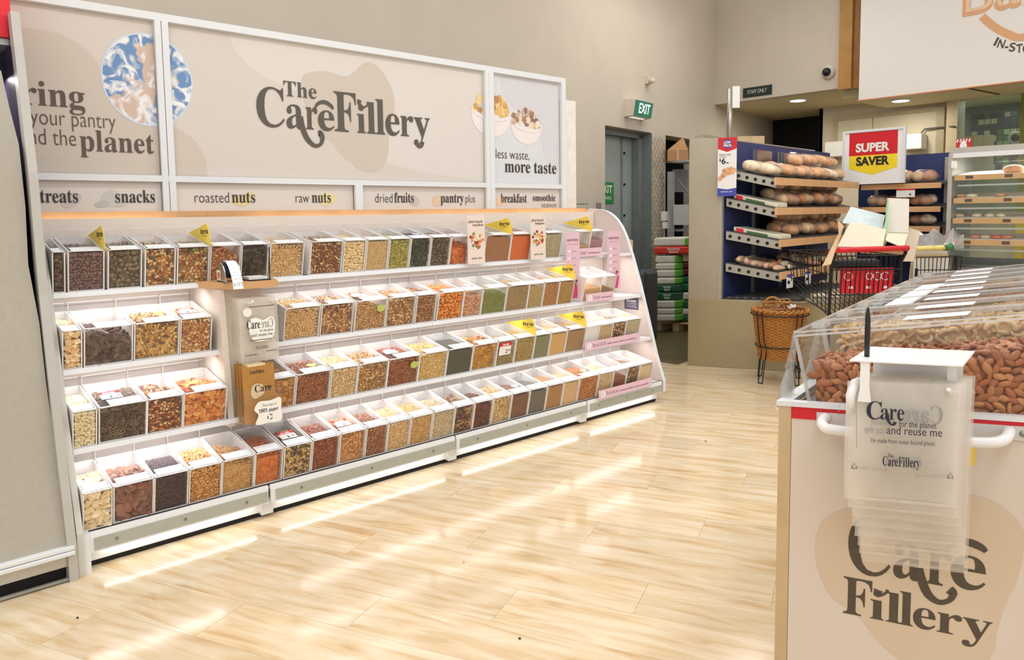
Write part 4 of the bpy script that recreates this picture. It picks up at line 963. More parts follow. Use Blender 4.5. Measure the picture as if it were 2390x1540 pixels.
CASHEW = [(226, 186, 128), (236, 204, 152), (212, 168, 108), (230, 192, 138)]
ALMOND = [(160, 92, 52), (176, 106, 62), (142, 80, 44), (186, 118, 72)]
TRAIL = [(150, 84, 50), (232, 200, 146), (120, 44, 36), (206, 150, 84), (92, 92, 50), (226, 186, 120)]
MIXN = [(206, 150, 92), (150, 92, 54), (232, 204, 156), (184, 128, 76), (120, 74, 48)]
CHOC = [(84, 58, 48), (98, 68, 56), (72, 50, 42)]
PEANUT = [(228, 194, 138), (216, 178, 118), (238, 208, 156)]
BINLIST = [
    # row, px left, px right, what, kind, colours, size, fill, tilt, individual
    (0, 100, 152, 'dark chocolate nut clusters', 'chunk', CHOC + [(110, 96, 70)], 0.030, 0.86, 0, None),
    (0, 158, 244, 'milk chocolate coated peanuts', 'ball', [(118, 86, 78), (106, 76, 70), (128, 96, 86)], 0.019, 0.98, 0, None),
    (0, 252, 332, 'big dull brown chunks', 'chunk', [(112, 94, 68), (128, 110, 82), (98, 82, 60)], 0.034, 0.98, 0, None),
    (0, 339, 411, 'mixed nuts with red berries', 'mix', TRAIL, 0.022, 0.97, -0.1, None),
    (0, 415, 490, 'green and brown nut mix', 'mix', [(190, 124, 74), (150, 146, 74), (232, 206, 156), (120, 66, 40), (206, 178, 112)], 0.022, 0.98, -0.1, None),
    (0, 492, 563, 'reddish roasted nut mix', 'mix', [(190, 120, 70), (160, 92, 50), (214, 154, 98)], 0.021, 0.86, -0.45, None),
    (0, 565, 628, 'dark dried herb leaves', 'flake', [(64, 60, 48), (84, 78, 58), (120, 70, 56), (52, 52, 40)], 0.016, 0.84, 0.1, None),
    (0, 632, 711, 'roasted salted cashews', 'cashew', CASHEW, 0.023, 0.98, 0, None),
    (0, 727, 802, 'roasted deluxe nut mix', 'nutmix', MIXN, 0.024, 0.97, -0.1, None),
    (0, 805, 856, 'roasted macadamias', 'ball', [(236, 208, 152), (226, 194, 132), (242, 218, 170)], 0.021, 0.97, 0, None),
    (0, 858, 909, 'small roasted peanuts', 'bean', PEANUT, 0.0105, 0.9, 0, None),
    (0, 911, 959, 'small green nuts', 'bean', [(170, 162, 70), (198, 186, 96), (146, 138, 58), (214, 204, 132)], 0.014, 0.94, 0, None),
    (0, 961, 1007, 'dark green dried leaves', 'flake', [(70, 76, 58), (86, 90, 70), (56, 60, 48)], 0.024, 0.96, 0, None),
    (0, 1009, 1054, 'chunky dark brown pieces', 'bean', [(104, 84, 62), (86, 66, 50), (122, 100, 76)], 0.028, 0.95, 0, None),
    (0, 1055, 1098, 'bright orange dried fruit slices', 'strip', [(236, 126, 62), (222, 108, 48), (244, 148, 80)], 0.026, 0.66, 0, None),
    (0, 1136, 1195, 'dry brown powder', 'powder', [(168, 116, 74), (156, 104, 66)], 0.004, 0.96, -0.25, None),
    (0, 1196, 1243, 'bright orange powder', 'powder', [(224, 110, 46), (212, 100, 42)], 0.004, 0.98, -0.05, None),
    (0, 1275, 1314, 'pale seed flakes', 'grain', [(208, 194, 156), (190, 174, 132), (222, 210, 176)], 0.009, 0.9, 0.05, None),
    (0, 1352, 1381, 'beige smoothie powder', 'powder', [(214, 176, 136), (206, 168, 128)], 0.004, 0.4, 0, None),
    (0, 1381, 1412, 'mauve powder', 'powder', [(186, 138, 144), (176, 128, 136)], 0.004, 0.62, 0, None),
    (1, 112, 192, 'pale fudge cubes', 'cube', [(240, 204, 152), (232, 190, 136), (246, 218, 172)], 0.030, 0.92, -0.1, ('fudge_cube', 'pale fudge cube in the leftmost bin of the second shelf', 'fudge')),
    (1, 196, 311, 'dark chocolate pieces', 'slab', [(96, 70, 54), (82, 58, 46), (112, 84, 66)], 0.036, 0.72, -0.25, ('chocolate_piece', 'dark chocolate piece in the half empty second shelf bin', 'chocolate')),
    (1, 314, 420, 'golden trail mix', 'mix', [(222, 170, 92), (160, 110, 60), (236, 198, 124), (110, 84, 52), (200, 140, 76)], 0.0195, 0.99, 0, None),
    (1, 422, 496, 'fruit and nut mix under a saver ticket', 'mix', [(226, 172, 110), (170, 84, 56), (238, 206, 150), (206, 150, 92)], 0.021, 0.99, 0, None),
    (1, 666, 749, 'raw cashews', 'cashew', CASHEW, 0.0225, 0.99, 0, None),
    (1, 752, 827, 'raw mixed nuts', 'nutmix', MIXN + [(190, 110, 80)], 0.0225, 0.99, -0.05, None),
    (1, 832, 904, 'walnut pieces under a saver ticket', 'chunk', [(206, 160, 100), (188, 138, 84), (222, 184, 128)], 0.016, 0.86, -0.55, None),
    (1, 906, 972, 'brazil nuts', 'nutmix', [(214, 172, 112), (184, 130, 80), (232, 198, 146), (150, 104, 66)], 0.025, 0.99, -0.05, None),
    (1, 975, 1021, 'pecan halves', 'bean', [(176, 120, 70), (156, 100, 56), (194, 140, 88)], 0.026, 0.98, 0, None),
    (1, 1026, 1085, 'dried apricots', 'fruit', [(236, 144, 40), (226, 128, 32), (244, 164, 62)], 0.029, 0.98, 0, ('dried_apricot', 'orange dried apricot in the second shelf bin', 'dried fruit')),
    (1, 1085, 1128, 'diced pink fruit', 'chunk', [(222, 166, 126), (236, 186, 148), (208, 148, 108)], 0.018, 0.74, 0, None),
    (1, 1129, 1185, 'olive green grains', 'grain', [(148, 152, 78), (166, 168, 98), (128, 134, 62)], 0.0085, 0.78, -0.2, None),
    (1, 1186, 1237, 'light brown grain', 'grain', [(186, 156, 108), (170, 140, 94), (200, 172, 124)], 0.0075, 0.92, 0, None),
    (1, 1237, 1272, 'yellow grain mix', 'grain', [(206, 178, 112), (190, 162, 98), (220, 196, 138)], 0.009, 0.84, -0.15, None),
    (1, 1273, 1308, 'orange brown grain', 'grain', [(206, 150, 92), (190, 136, 80), (220, 170, 112)], 0.008, 0.94, 0, None),
    (1, 1308, 1343, 'golden grain', 'grain', [(204, 164, 92), (188, 148, 78), (218, 182, 116)], 0.0085, 0.97, 0, None),
    (1, 1368, 1407, 'apricot coloured boost powder', 'powder', [(228, 184, 130), (218, 172, 118)], 0.004, 0.52, 0, None),
    (1, 1407, 1440, 'brown seed boost', 'powder', [(172, 140, 96), (158, 126, 84)], 0.004, 0.5, -0.5, None),
    (2, 132, 227, 'white chocolate balls', 'ball', [(238, 224, 182), (232, 214, 168)], 0.0175, 0.99, 0, None),
    (2, 231, 344, 'chocolate pretzels under a saver ticket', 'pretzel', [(110, 86, 62), (96, 72, 52), (124, 98, 72)], 0.034, 0.99, 0, ('chocolate_pretzel', 'brown chocolate pretzel in the third shelf bin', 'pretzel')),
    (2, 344, 429, 'roasted nut and raisin mix', 'mix', [(210, 140, 72), (150, 86, 48), (238, 206, 150), (112, 62, 42)], 0.0185, 0.98, -0.35, None),
    (2, 430, 531, 'orange cracker shells', 'chip', [(232, 150, 72), (222, 134, 58), (240, 170, 96)], 0.030, 0.98, -0.3, ('orange_cracker', 'orange cracker in the bin left of the paper bags', 'cracker')),
    (2, 637, 691, 'banana chips', 'chip', [(206, 146, 70), (188, 126, 56), (218, 164, 92)], 0.034, 0.92, 0, ('banana_chip', 'round banana chip in the bin right of the paper bags', 'banana chip')),
    (2, 693, 773, 'raw almonds under a lime tag', 'almond', ALMOND, 0.022, 0.99, 0, None),
    (2, 775, 837, 'blanched peanuts', 'bean', [(232, 200, 146), (222, 184, 128), (240, 214, 166)], 0.018, 0.99, 0, None),
    (2, 838, 908, 'golden nut mix', 'nutmix', [(216, 168, 100), (188, 136, 78), (234, 196, 134), (156, 112, 66)], 0.0235, 0.98, 0, None),
    (2, 908, 981, 'raw almonds with a saver ticket', 'almond', ALMOND, 0.021, 0.99, 0, None),
    (2, 981, 1046, 'pale roasted peanuts', 'bean', [(230, 194, 120), (218, 178, 102), (238, 208, 142)], 0.0175, 0.99, 0, None),
    (2, 1047, 1106, 'tiny dark green seeds', 'powder', [(84, 82, 62), (72, 70, 54)], 0.004, 0.96, 0, None),
    (2, 1107, 1163, 'dried mango strips', 'strip', [(244, 178, 66), (236, 162, 50), (248, 194, 92)], 0.046, 0.97, 0, ('mango_strip', 'yellow dried mango strip in the third shelf bin', 'dried fruit')),
    (2, 1164, 1206, 'pale seeds behind a saver ticket', 'seed', [(186, 164, 112), (160, 138, 90), (206, 186, 138)], 0.012, 0.8, 0, None),
    (2, 1207, 1251, 'coarse golden seeds', 'grain', [(196, 166, 92), (176, 146, 76), (214, 188, 122)], 0.011, 0.94, -0.1, None),
    (2, 1251, 1287, 'sage green powder', 'powder', [(142, 140, 100), (130, 128, 90)], 0.004, 0.92, -0.08, None),
    (2, 1288, 1325, 'golden yellow powder', 'powder', [(226, 180, 114), (216, 168, 104)], 0.004, 0.88, 0, None),
    (2, 1326, 1369, 'coarse brown grain', 'powder', [(176, 138, 94), (160, 124, 82)], 0.004, 0.95, 0, None),
    (2, 1370, 1401, 'nothing behind a blank white card', 'none', None, 0, 0, 0, None),
    (2, 1401, 1433, 'coarse beige flour', 'powder', [(214, 184, 140), (204, 172, 128)], 0.004, 0.84, -0.1, None),
    (2, 1433, 1464, 'dark nut clusters', 'chunk', [(132, 92, 60), (226, 194, 146), (96, 66, 46), (196, 150, 100)], 0.017, 0.86, 0, None),
    (2, 1464, 1497, 'pale flaked seeds', 'grain', [(222, 206, 174), (206, 188, 152), (236, 224, 198)], 0.010, 0.92, 0, None),
    (3, 172, 263, 'cream nougat pieces', 'slab', [(244, 222, 176), (236, 208, 158), (248, 232, 196)], 0.036, 0.93, 0, ('nougat_piece', 'cream nougat piece in the bottom bin nearest the chiller', 'nougat')),
    (3, 265, 360, 'milk chocolate buttons', 'disc', [(142, 92, 70), (128, 80, 60), (156, 104, 80)], 0.036, 0.88, 0, ('chocolate_button', 'round milk chocolate button in the second bottom bin', 'chocolate')),
    (3, 361, 441, 'small dark chocolate beans', 'bean', [(76, 48, 50), (64, 40, 42), (92, 60, 60)], 0.0135, 0.93, 0, None),
    (3, 443, 519, 'golden brown snack shells', 'chunk', [(214, 152, 76), (198, 134, 60), (226, 172, 100)], 0.021, 0.95, 0, None),
    (3, 520, 596, 'crisp noodle curls', 'curl', [(222, 172, 100), (208, 154, 82), (232, 188, 122)], 0.022, 0.9, -0.3, None),
    (3, 597, 662, 'orange snack sticks', 'stick', [(220, 118, 44), (204, 100, 34), (232, 142, 66)], 0.028, 0.95, -0.1, None),
    (3, 665, 729, 'dark snack mix with a saver ticket', 'mix', [(84, 66, 50), (214, 176, 110), (120, 96, 66), (226, 196, 140)], 0.022, 0.95, 0, None),
    (3, 731, 794, 'dark roasted almonds', 'almond', [(160, 82, 46), (142, 70, 38), (176, 98, 58)], 0.0205, 0.95, 0, None),
    (3, 796, 855, 'salted nut mix with a saver ticket', 'nutmix', [(214, 148, 84), (184, 118, 64), (232, 182, 124)], 0.0205, 0.95, 0, None),
    (3, 857, 907, 'dry roasted almonds', 'almond', [(178, 116, 72), (160, 100, 60), (194, 134, 88)], 0.0195, 0.95, 0, None),
    (3, 908, 959, 'pale round nuts', 'bean', [(232, 196, 140), (222, 182, 122), (240, 210, 160)], 0.016, 0.95, 0, None),
    (3, 961, 1011, 'yellow roasted nuts', 'bean', [(222, 178, 110), (208, 162, 94), (232, 192, 130)], 0.016, 0.96, 0, None),
    (3, 1013, 1063, 'pale mixed seeds', 'seed', [(224, 206, 166), (206, 184, 140), (236, 222, 188)], 0.014, 0.94, 0, None),
    (3, 1064, 1109, 'brown dried figs', 'fruit', [(132, 92, 62), (112, 76, 52), (186, 142, 96)], 0.030, 0.84, 0.3, ('dried_fig', 'brown dried fig in the bottom deck bin', 'dried fruit')),
    (3, 1110, 1152, 'dark red dried fruit', 'bean', [(120, 58, 40), (96, 44, 32), (146, 78, 50)], 0.015, 0.8, 0.1, None),
    (3, 1154, 1196, 'large pale seeds', 'seed', [(230, 196, 134), (212, 174, 112), (240, 212, 158)], 0.026, 0.92, 0, None),
    (3, 1197, 1238, 'cocoa brown powder', 'powder', [(134, 90, 68), (122, 80, 60)], 0.004, 0.86, 0, None),
    (3, 1239, 1279, 'tiny grey black seeds', 'powder', [(120, 114, 102), (106, 100, 90)], 0.004, 0.86, 0, None),
    (3, 1280, 1317, 'fine brown grain', 'powder', [(186, 138, 84), (170, 124, 74)], 0.004, 0.92, 0, None),
    (3, 1318, 1353, 'smooth beige flour', 'powder', [(224, 188, 140), (216, 178, 130)], 0.004, 0.9, 0, None),
    (3, 1355, 1399, 'toasted orange granola', 'chunk', [(206, 134, 66), (184, 112, 52), (222, 158, 92)], 0.0125, 0.95, 0.1, None),
    (3, 1400, 1434, 'rolled oat muesli', 'grain', [(232, 206, 158), (216, 184, 130), (240, 222, 184)], 0.011, 0.9, 0, None),
    (3, 1435, 1466, 'red brown berry muesli', 'grain', [(166, 104, 72), (146, 86, 60), (184, 124, 90)], 0.010, 0.72, -0.3, None),
    (3, 1467, 1495, 'dark fruit muesli', 'chunk', [(150, 110, 76), (206, 166, 116), (112, 80, 58)], 0.014, 0.86, 0, None),
    (3, 1496, 1525, 'cream coloured powder', 'powder', [(234, 208, 166), (226, 198, 154)], 0.004, 0.84, 0, None),
]
cnt = {}
for n_, (row, a, b, what, kind, cols, size, fill, tilt, ind) in enumerate(BINLIST):
    i = cnt.get(row, 0); cnt[row] = i + 1
    B = make_bin(row, i, a, b, what)
    if kind != 'none':
        B['food'] = fill_bin(B, kind, cols, size, fill, tilt, individual=ind, seed=n_)

# price tickets, tags and flags that belong to single bins (they ride on the lids)
def lid_ticket(key, price):
    B = BINS[key]; w_ = min(B['wd'] * 0.62, 0.085); d_ = 0.075
    tk = empty('price_ticket', tuple(B['o'] + B['Ld'] * 0.10)); 
    o = B['o'] + B['Ld'] * 0.082 + np.array([0, B['wd'] * 0.16, 0]) + B['Ln'] * 0.0036
    r_, u_ = RY, B['Ld']
    rel(MB().obox(o, u_ * d_, RY * w_, B['Ln'] * 0.0006).build('ticket_card', M_ticket), tk)
    rel(MB().obox(o + u_ * (d_ * 0.68), u_ * d_ * 0.32, RY * w_, B['Ln'] * 0.0009).build('red_header', M_red), tk)
    rel(lettering('SAVER', 'black', o + u_ * d_ * 0.74 + RY * w_ * 0.18 + B['Ln'] * 0.0012, r_, u_, w_ * 0.64, 0.018, M_white, None), tk)
    rel(lettering(price[0], 'bold', o + u_ * d_ * 0.10 + RY * w_ * 0.45 + B['Ln'] * 0.0009, r_, u_, w_ * (0.08 if price[0] == '1' else 0.19), 0.034, M_inkb, None), tk)
    rel(lettering(price[1:], 'bold', o + u_ * d_ * 0.20 + RY * w_ * 0.67 + B['Ln'] * 0.0009, r_, u_, w_ * 0.25, 0.019, M_inkb, None), tk)
    tag(tk, 'red and white saver ticket lying on the lid of %s' % B['what'].replace(' under a saver ticket', '').replace(' with a saver ticket', ''), 'ticket', 'saver tickets')
for key, pr in (((1, 3), '199'), ((1, 6), '279'), ((2, 1), '199'), ((2, 8), '279'), ((3, 6), '155'), ((3, 8), '279')): lid_ticket(key, pr)
def blob_tag(key, m_, on_front=False, lab='lime'):
    B = BINS[key]; s = 0.028
    pts = smooth_loop([(-1.0, 0.1), (-0.5, 0.75), (0.2, 0.62), (0.95, 0.5), (0.8, -0.35), (0.1, -0.8), (-0.7, -0.55)], 4)
    if on_front:
        u_ = np.array([B['xt'] - B['xb'], 0, B['zt'] - B['zb']]); u_ /= np.linalg.norm(u_); o = np.array([B['xt'], B['yb'] - 0.045, B['zt'] - 0.045]) + B['n'] * 0.004; nn = B['n']
    else:
        u_ = B['Ld']; o = B['o'] + u_ * 0.10 + np.array([0, B['wd'] * 0.68, 0]) + B['Ln'] * 0.004; nn = B['Ln']
    P = [o + RY * a * s + u_ * b * s for a, b in pts]
    t_ = MB().prism(P, nn * 0.0008).build('info_tag', m_)
    tag(t_, '%s coloured leaf shaped tag stuck on the bin of %s' % (lab, B['what'].split(' under')[0].split(' with')[0]), 'tag', 'shaped info tags')
for key, fr_ in (((2, 5), False), ((2, 8), True), ((2, 9), False), ((1, 6), True)): blob_tag(key, M_lime, fr_)
for key in ((0, 12), (1, 10), (3, 16)): blob_tag(key, M_lil, False, 'lilac')
for key in ((3, 20), (1, 17), (2, 20)): blob_tag(key, mat('pale_yellow_tag', (240, 228, 130), 0.5), False, 'pale yellow')
# upright saver ticket in front of the sunflower seeds
B = BINS[(2, 12)]
tk = empty('price_ticket', (B['xt'], B['ya'] + 0.03, B['zb'] + 0.06))
u_ = np.array([B['xt'] - B['xb'], 0, B['zt'] - B['zb']]); u_ /= np.linalg.norm(u_)
o = np.array([B['xb'], B['ya'] + 0.012, B['zb']]) + u_ * 0.075 + B['n'] * 0.004
rel(MB().obox(o, u_ * 0.085, RY * 0.10, B['n'] * 0.001).build('ticket_card', M_ticket), tk)
rel(MB().obox(o + u_ * 0.062, u_ * 0.023, RY * 0.10, B['n'] * 0.0014).build('red_header', M_red), tk)
rel(lettering('SAVER', 'black', o + u_ * 0.067 + RY * 0.024 + B['n'] * 0.0018, RY, u_, 0.055, 0.016, M_white, None), tk)
rel(lettering('2', 'bold', o + u_ * 0.012 + RY * 0.055 + B['n'] * 0.0014, RY, u_, 0.017, 0.036, M_inkb, None), tk)
rel(lettering('05', 'bold', o + u_ * 0.024 + RY * 0.075 + B['n'] * 0.0014, RY, u_, 0.02, 0.018, M_inkb, None), tk)
tag(tk, 'upright red and white saver ticket on the front of the pale seed bin', 'ticket', 'saver tickets')
# blank card in the empty bin
B = BINS[(2, 17)]
cd = MB().obox((B['xb'] - 0.008, B['ya'] + 0.008, B['zb'] + 0.005), (B['xt'] - B['xb'], 0, B['zt'] - B['zb'] - 0.01), (0, B['yb'] - B['ya'] - 0.016, 0), (-0.002, 0, 0)).build('blank_card', M_ticket)
tag(cd, 'blank white card standing in an empty third shelf bin', 'card')
# yellow "new" flags between bins
def new_flag(row, px, lab, k=1.0):
    nm, xb, xt, zb, zt = ROWDEF[row]; y = y_at(px, xt, zt + 0.03)
    f = empty('new_flag', (xt, y, zt))
    L = np.array([-LID_D, LID_R])
    P = [(0.004, -0.004), (0.002, 0.03), (-0.004, 0.060), (-0.012, 0.086), (-0.024, 0.104), (-0.040, 0.112), (-0.058, 0.106), (-0.085, 0.097), (-0.16, 0.080), (-0.24, 0.062)]
    P = [(a * 1.25, b * k) for a, b in P]
    P += [(-0.25, 0.052), (-0.10, 0.0215), (-0.03, 0.007)]
    poly = [(xt + a, y, zt + 0.004 + b) for a, b in P]
    fl_ = MB().prism(poly, (0, 0.0015, 0)).build('flag_card', M_yflag); rel(fl_, f)
    subpart(lettering('new', 'serif', (xt - 0.125, y - 0.0008, zt + 0.062), RX, UP, 0.11, 0.046, M_inkb, None), fl_)
    subpart(MB().box(xt - 0.10, xt - 0.04, y - 0.0008, y, zt + 0.052, zt + 0.054).build('underline', M_inkb), fl_)
    tag(f, lab, 'flag', 'yellow new flags')
for row, px, lab in ((0, 244, 'yellow new flag between chocolate peanuts and dull brown chunks'), (0, 490, 'yellow new flag beside the green and brown nut mix'), (0, 1194, 'yellow new flag over the dry brown powder bin'), (0, 1380, 'yellow new flag at the right end of the top shelf'), (1, 1342, 'yellow new flag at the golden grain bin on second shelf'), (2, 1250, 'yellow new flag at the coarse golden seeds on third shelf'), (2, 1368, 'yellow new flag at the coarse brown grain on third shelf')):
    new_flag(row, px, lab)
# ================================================================ cards and strips on the wall unit
M_blush = mat('blush_card', (232, 216, 206), 0.55, var=0.01); M_pink = mat('pink_card', (226, 190, 204), 0.55, var=0.01); M_pinkink = mat('plum_ink', (120, 84, 104), 0.6)
def card_yz(x, z, y0, y1, z0, z1): pass
def upright_card(name, row, px0, px1, ztop, zbot, m_, lab, cat):
    nm, xb, xt, zb, zt = ROWDEF[row]
    ya, yb = y_at(px0, xt + 0.01, zt), y_at(px1, xt + 0.01, zt)
    c = empty(name, (xt, ya, zbot)); x = xt + 0.012
    rel(MB().box(x - 0.002, x, ya, yb, zbot, ztop).build('card', m_), c)
    tag(c, lab, cat)
    return c, x + 0.0008, ya, yb
foods = [mat('food_print_%d' % i, q, 0.6) for i, q in enumerate(((196, 92, 60), (230, 150, 96), (108, 140, 70), (238, 226, 206), (146, 44, 40), (240, 196, 130)))]
for px0, px1, word, lab in ((1091, 1131, 'nachos', 'blush recipe card for plant-based nachos with food picture'), (1238, 1273, 'bolognese', 'blush recipe card for plant-based bolognese with food picture')):
    c, x, ya, yb = upright_card('recipe_card', 0, px0, px1, 1.490, 1.172, M_blush, lab, 'card')
    w = yb - ya
    rel(lettering('plant-based', 'serif', (x, ya + 0.06 * w, 1.440), RY, UP, w * 0.80, 0.026, M_ink2, None), c)
    rel(lettering(word, 'serif', (x, ya + 0.30 * w, 1.418), RY, UP, w * 0.62, 0.026, M_ink2, None), c)
    rs = np.random.default_rng(len(word))
    rel(flat_poly(circle2(ya + w * 0.48, 1.325, w * 0.46, 0.062, 24), (x, 0, 0), RY, UP, mat('printed_plate', (226, 214, 206), 0.6), None, 'food_picture'), c)
    for i in range(34):
        t = rs.uniform(0, 6.28); rr = math.sqrt(rs.uniform(0, 1)); a = ya + w * 0.48 + rr * w * 0.38 * math.cos(t); b = 1.325 + rr * 0.05 * math.sin(t)
        rel(flat_poly(circle2(a, b, w * 0.085, 0.011, 6), (x + 0.0004 + 0.00002 * i, 0, 0), RY, UP, foods[i % 6], None, 'food_picture'), c)
    rel(lettering('pantry plus', 'serif', (x, ya + 0.22 * w, 1.205), RY, UP, w * 0.6, 0.018, M_ink2, None), c)
for px0, px1, ztop, lab in ((1320, 1352, 1.352, 'pink supercharge card left of the smoothie powders'), (1417, 1447, 1.352, 'pink supercharge card beside the curved end panel')):
    c, x, ya, yb = upright_card('smoothie_card', 0, px0, px1, ztop, 0.862 if px0 < 1400 else 0.90, M_pink, lab, 'card')
    w = yb - ya
    rel(lettering('supercharge', 'serif', (x, ya + 0.08 * w, 1.290), RY, UP, w * 0.82, 0.030, M_pinkink, None), c)
    rel(lettering('your smoothie', 'light', (x, ya + 0.12 * w, 1.262), RY, UP, w * 0.76, 0.022, mat('pale_plum_ink', (196, 156, 176), 0.6), None), c)
    for k in range(4):
        z = 1.215 - k * 0.052
        rel(flat_poly(circle2(ya + w * 0.25, z, w * 0.085, 0.012, 16), (x, 0, 0), RY, UP, M_white, None, 'number_dot'), c)
        rel(MB().box(x - 0.0004, x, ya + w * 0.42, ya + w * 0.74, z - 0.004, z + 0.004).build('print_line', mat('pale_plum_ink', (196, 156, 176))), c)
    gl = [(0.20, 0.0), (0.80, 0.0), (0.92, 0.095), (0.08, 0.095)]
    zb_ = 0.868 if px0 < 1400 else 0.906
    rel(flat_poly([(ya + a * w, zb_ + b) for a, b in gl], (x, 0, 0), RY, UP, mat('printed_smoothie', (216, 70, 122), 0.6), None, 'smoothie_picture'), c)
    for i in range(16):
        a = ya + w * (0.14 + 0.72 * ((i * 0.37) % 1)); b = zb_ + 0.098 + 0.03 * ((i * 0.61) % 1)
        rel(flat_poly(circle2(a, b, w * 0.10, 0.011, 7), (x + 0.0003 + 0.00002 * i, 0, 0), RY, UP, [mat('printed_cream', (236, 222, 210), 0.6), mat('printed_berry', (120, 60, 80), 0.6), mat('printed_pinkish', (226, 150, 170), 0.6)][i % 3], None, 'smoothie_picture'), c)
# station strips 4-1, clipped to the shelf edges and leaning with them
def station(row, px0, px1, num, word, rest, lab, dx=0.03):
    nm, xb, xt, zb, zt = ROWDEF[row]; x0 = xb + dx; lean = np.array([-0.006, 0, 0.062])
    zc = zb - 0.004
    ya, yb = y_at(px0, x0, zc + 0.03), y_at(px1, x0, zc + 0.03)
    s = empty('station_strip', (x0, ya, zc)); u = lean / np.linalg.norm(lean); n = np.array([u[2], 0, -u[0]])
    o = np.array([x0, ya, zc])
    rel(MB().obox(o, lean, RY * (yb - ya), n * 0.002).build('strip', M_pink), s)
    w = yb - ya; f = o + n * 0.0026
    cc = f + RY * 0.045 + u * 0.031
    rel(flat_poly(circle2(0, 0, 0.022, 0.022, 24), cc, RY, u, M_white, None, 'number_disc'), s)
    rel(lettering(num, 'sans', cc - RY * 0.006 - u * 0.011 + n * 0.0004, RY, u, 0.011 if num != '1' else 0.006, 0.034, M_pinkink, None), s)
    rel(lettering(word, 'light', f + RY * 0.085 + u * 0.018, RY, u, w * 0.22, 0.044, M_pinkink, None), s)
    rel(lettering(rest, 'bold', f + RY * (0.10 + w * 0.22) + u * 0.02, RY, u, max(0.05, w * 0.92 - (0.10 + w * 0.22)), 0.019, M_pinkink, None), s)
    tag(s, lab, 'sign', 'smoothie station strips')
station(3, 1398, 1522, '1', 'base', 'protein and fibre to get you started', 'pink base strip numbered one at the bottom right', 0.05)
station(2, 1366, 1493, '2', 'build', 'with your extra nutrition', 'pink build strip numbered two under the third shelf bins', 0.045)
station(1, 1368, 1432, '3', 'boost', 'with your extra kick', 'pink boost strip numbered three under the second shelf bins', 0.045)
station(0, 1336, 1405, '4', 'topper', 'the finishing touch', 'pink topper strip numbered four under the smoothie powders', 0.045)
al = empty('allergen_notice', (-3.62, 4.724, 0.75))
p_ = [ony(1458, 693, 4.727), ony(1490, 690, 4.727), ony(1491, 723, 4.727), ony(1459, 723, 4.727)]
xa, xc = p_[0][0], p_[1][0]; zhi, zlo = p_[0][2], p_[2][2]
rel(MB().box(xa, xc, 4.724, 4.728, zlo, zhi).build('plate', mat('dark_plum_plate', (88, 76, 104), 0.5), bevel=0.0015), al)
rel(lettering('allergens', 'serif', (xa + (xc - xa) * 0.15, 4.7232, zhi - 0.033), RX, UP, (xc - xa) * 0.7, 0.034, M_white, None), al)
for k in range(4):
    rel(MB().box(xa + 0.014 + 0.006 * (k % 2), xc - 0.014 - 0.01 * (k % 2), 4.7232, 4.724, zlo + 0.016 + k * 0.014, zlo + 0.019 + k * 0.014).build('print_line', M_white), al)
tag(al, 'small dark plum allergens plate on the curved end panel', 'sign')

# ================================================================ bag dispenser column in the wall unit
M_ivory = mat('ivory_laminate', (228, 216, 204), 0.5, var=0.01)
dcx = empty('bag_column', (-3.7, 1.5, 0.36))
tag(dcx, 'ivory column between the bins carrying bags and a beech shelf', 'stand')
def dp_(o): return rel(o, dcx)
dp_(MB().prism([(-4.17, 1.372, 0.47), (-3.60, 1.372, 0.47), (-3.66, 1.372, 1.145), (-4.17, 1.372, 1.145)], (0, 0.03, 0)).build('side_panel', M_ivory))
dp_(MB().prism([(-3.70, 1.402, 0.47), (-3.62, 1.402, 0.47), (-3.68, 1.402, 1.145), (-3.72, 1.402, 1.145)], (0, 0.20, 0)).build('front_board', M_ivory))
dp_(MB().prism([(-3.80, 1.315, 1.147), (-3.555, 1.425, 1.147), (-3.555, 1.632, 1.147), (-3.80, 1.70, 1.147)], (0, 0, 0.034)).build('shelf', M_beech))
for y in (1.47, 1.59):
    dp_(MB().tube([(-3.665, y, 1.075), (-3.50, y, 1.080), (-3.487, y, 1.092)], 0.006, 8).build('hook', M_frame))
# label printer
lp = empty('label_printer', (-3.66, 1.40, 1.181)); tag(lp, 'small steel label dispenser with a curled label strip on the beech shelf', 'label dispenser')
M_steel = mat('brushed_steel', (188, 184, 176), 0.3, 0.85, var=0.06)
ys_ = 1.385
arcp = [(-3.70, 1.181), (-3.70, 1.235), (-3.69, 1.258), (-3.67, 1.275), (-3.645, 1.278), (-3.62, 1.262), (-3.60, 1.235), (-3.59, 1.181)]
rel(MB().prism([(x, ys_, z) for x, z in arcp], (0, 0.004, 0)).build('side_plate', M_steel), lp)
rel(MB().prism([(x, ys_ + 0.075, z) for x, z in arcp], (0, 0.004, 0)).build('side_plate', M_steel), lp)
rel(MB().box(-3.70, -3.59, ys_, ys_ + 0.079, 1.181, 1.185).build('base', M_steel), lp)
rel(MB().lathe((-3.655, ys_ + 0.006, 1.235), [(0.034, 0), (0.034, 0.066)], 20, (0, 1, 0)).build('label_roll', mat('dark_roll', (46, 50, 70), 0.5)), lp)
strip_ = [(-3.69, 1.256), (-3.665, 1.283), (-3.63, 1.280), (-3.60, 1.255), (-3.575, 1.222), (-3.558, 1.188), (-3.549, 1.150)]
sb = MB()
for (x0, z0), (x1, z1) in zip(strip_[:-1], strip_[1:]): sb.obox((x0, ys_ + 0.02, z0), (x1 - x0, 0, z1 - z0), (0, 0.05, 0), (0.0006, 0, 0.0009))
rel(sb.build('label_strip', M_label), lp)
rel(flat_poly(circle2(0, 0, 0.018), (-3.675, ys_ - 0.0008, 1.213), RX, UP, mat('red_sticker', (214, 110, 100), 0.6), None, 'round_sticker'), lp)
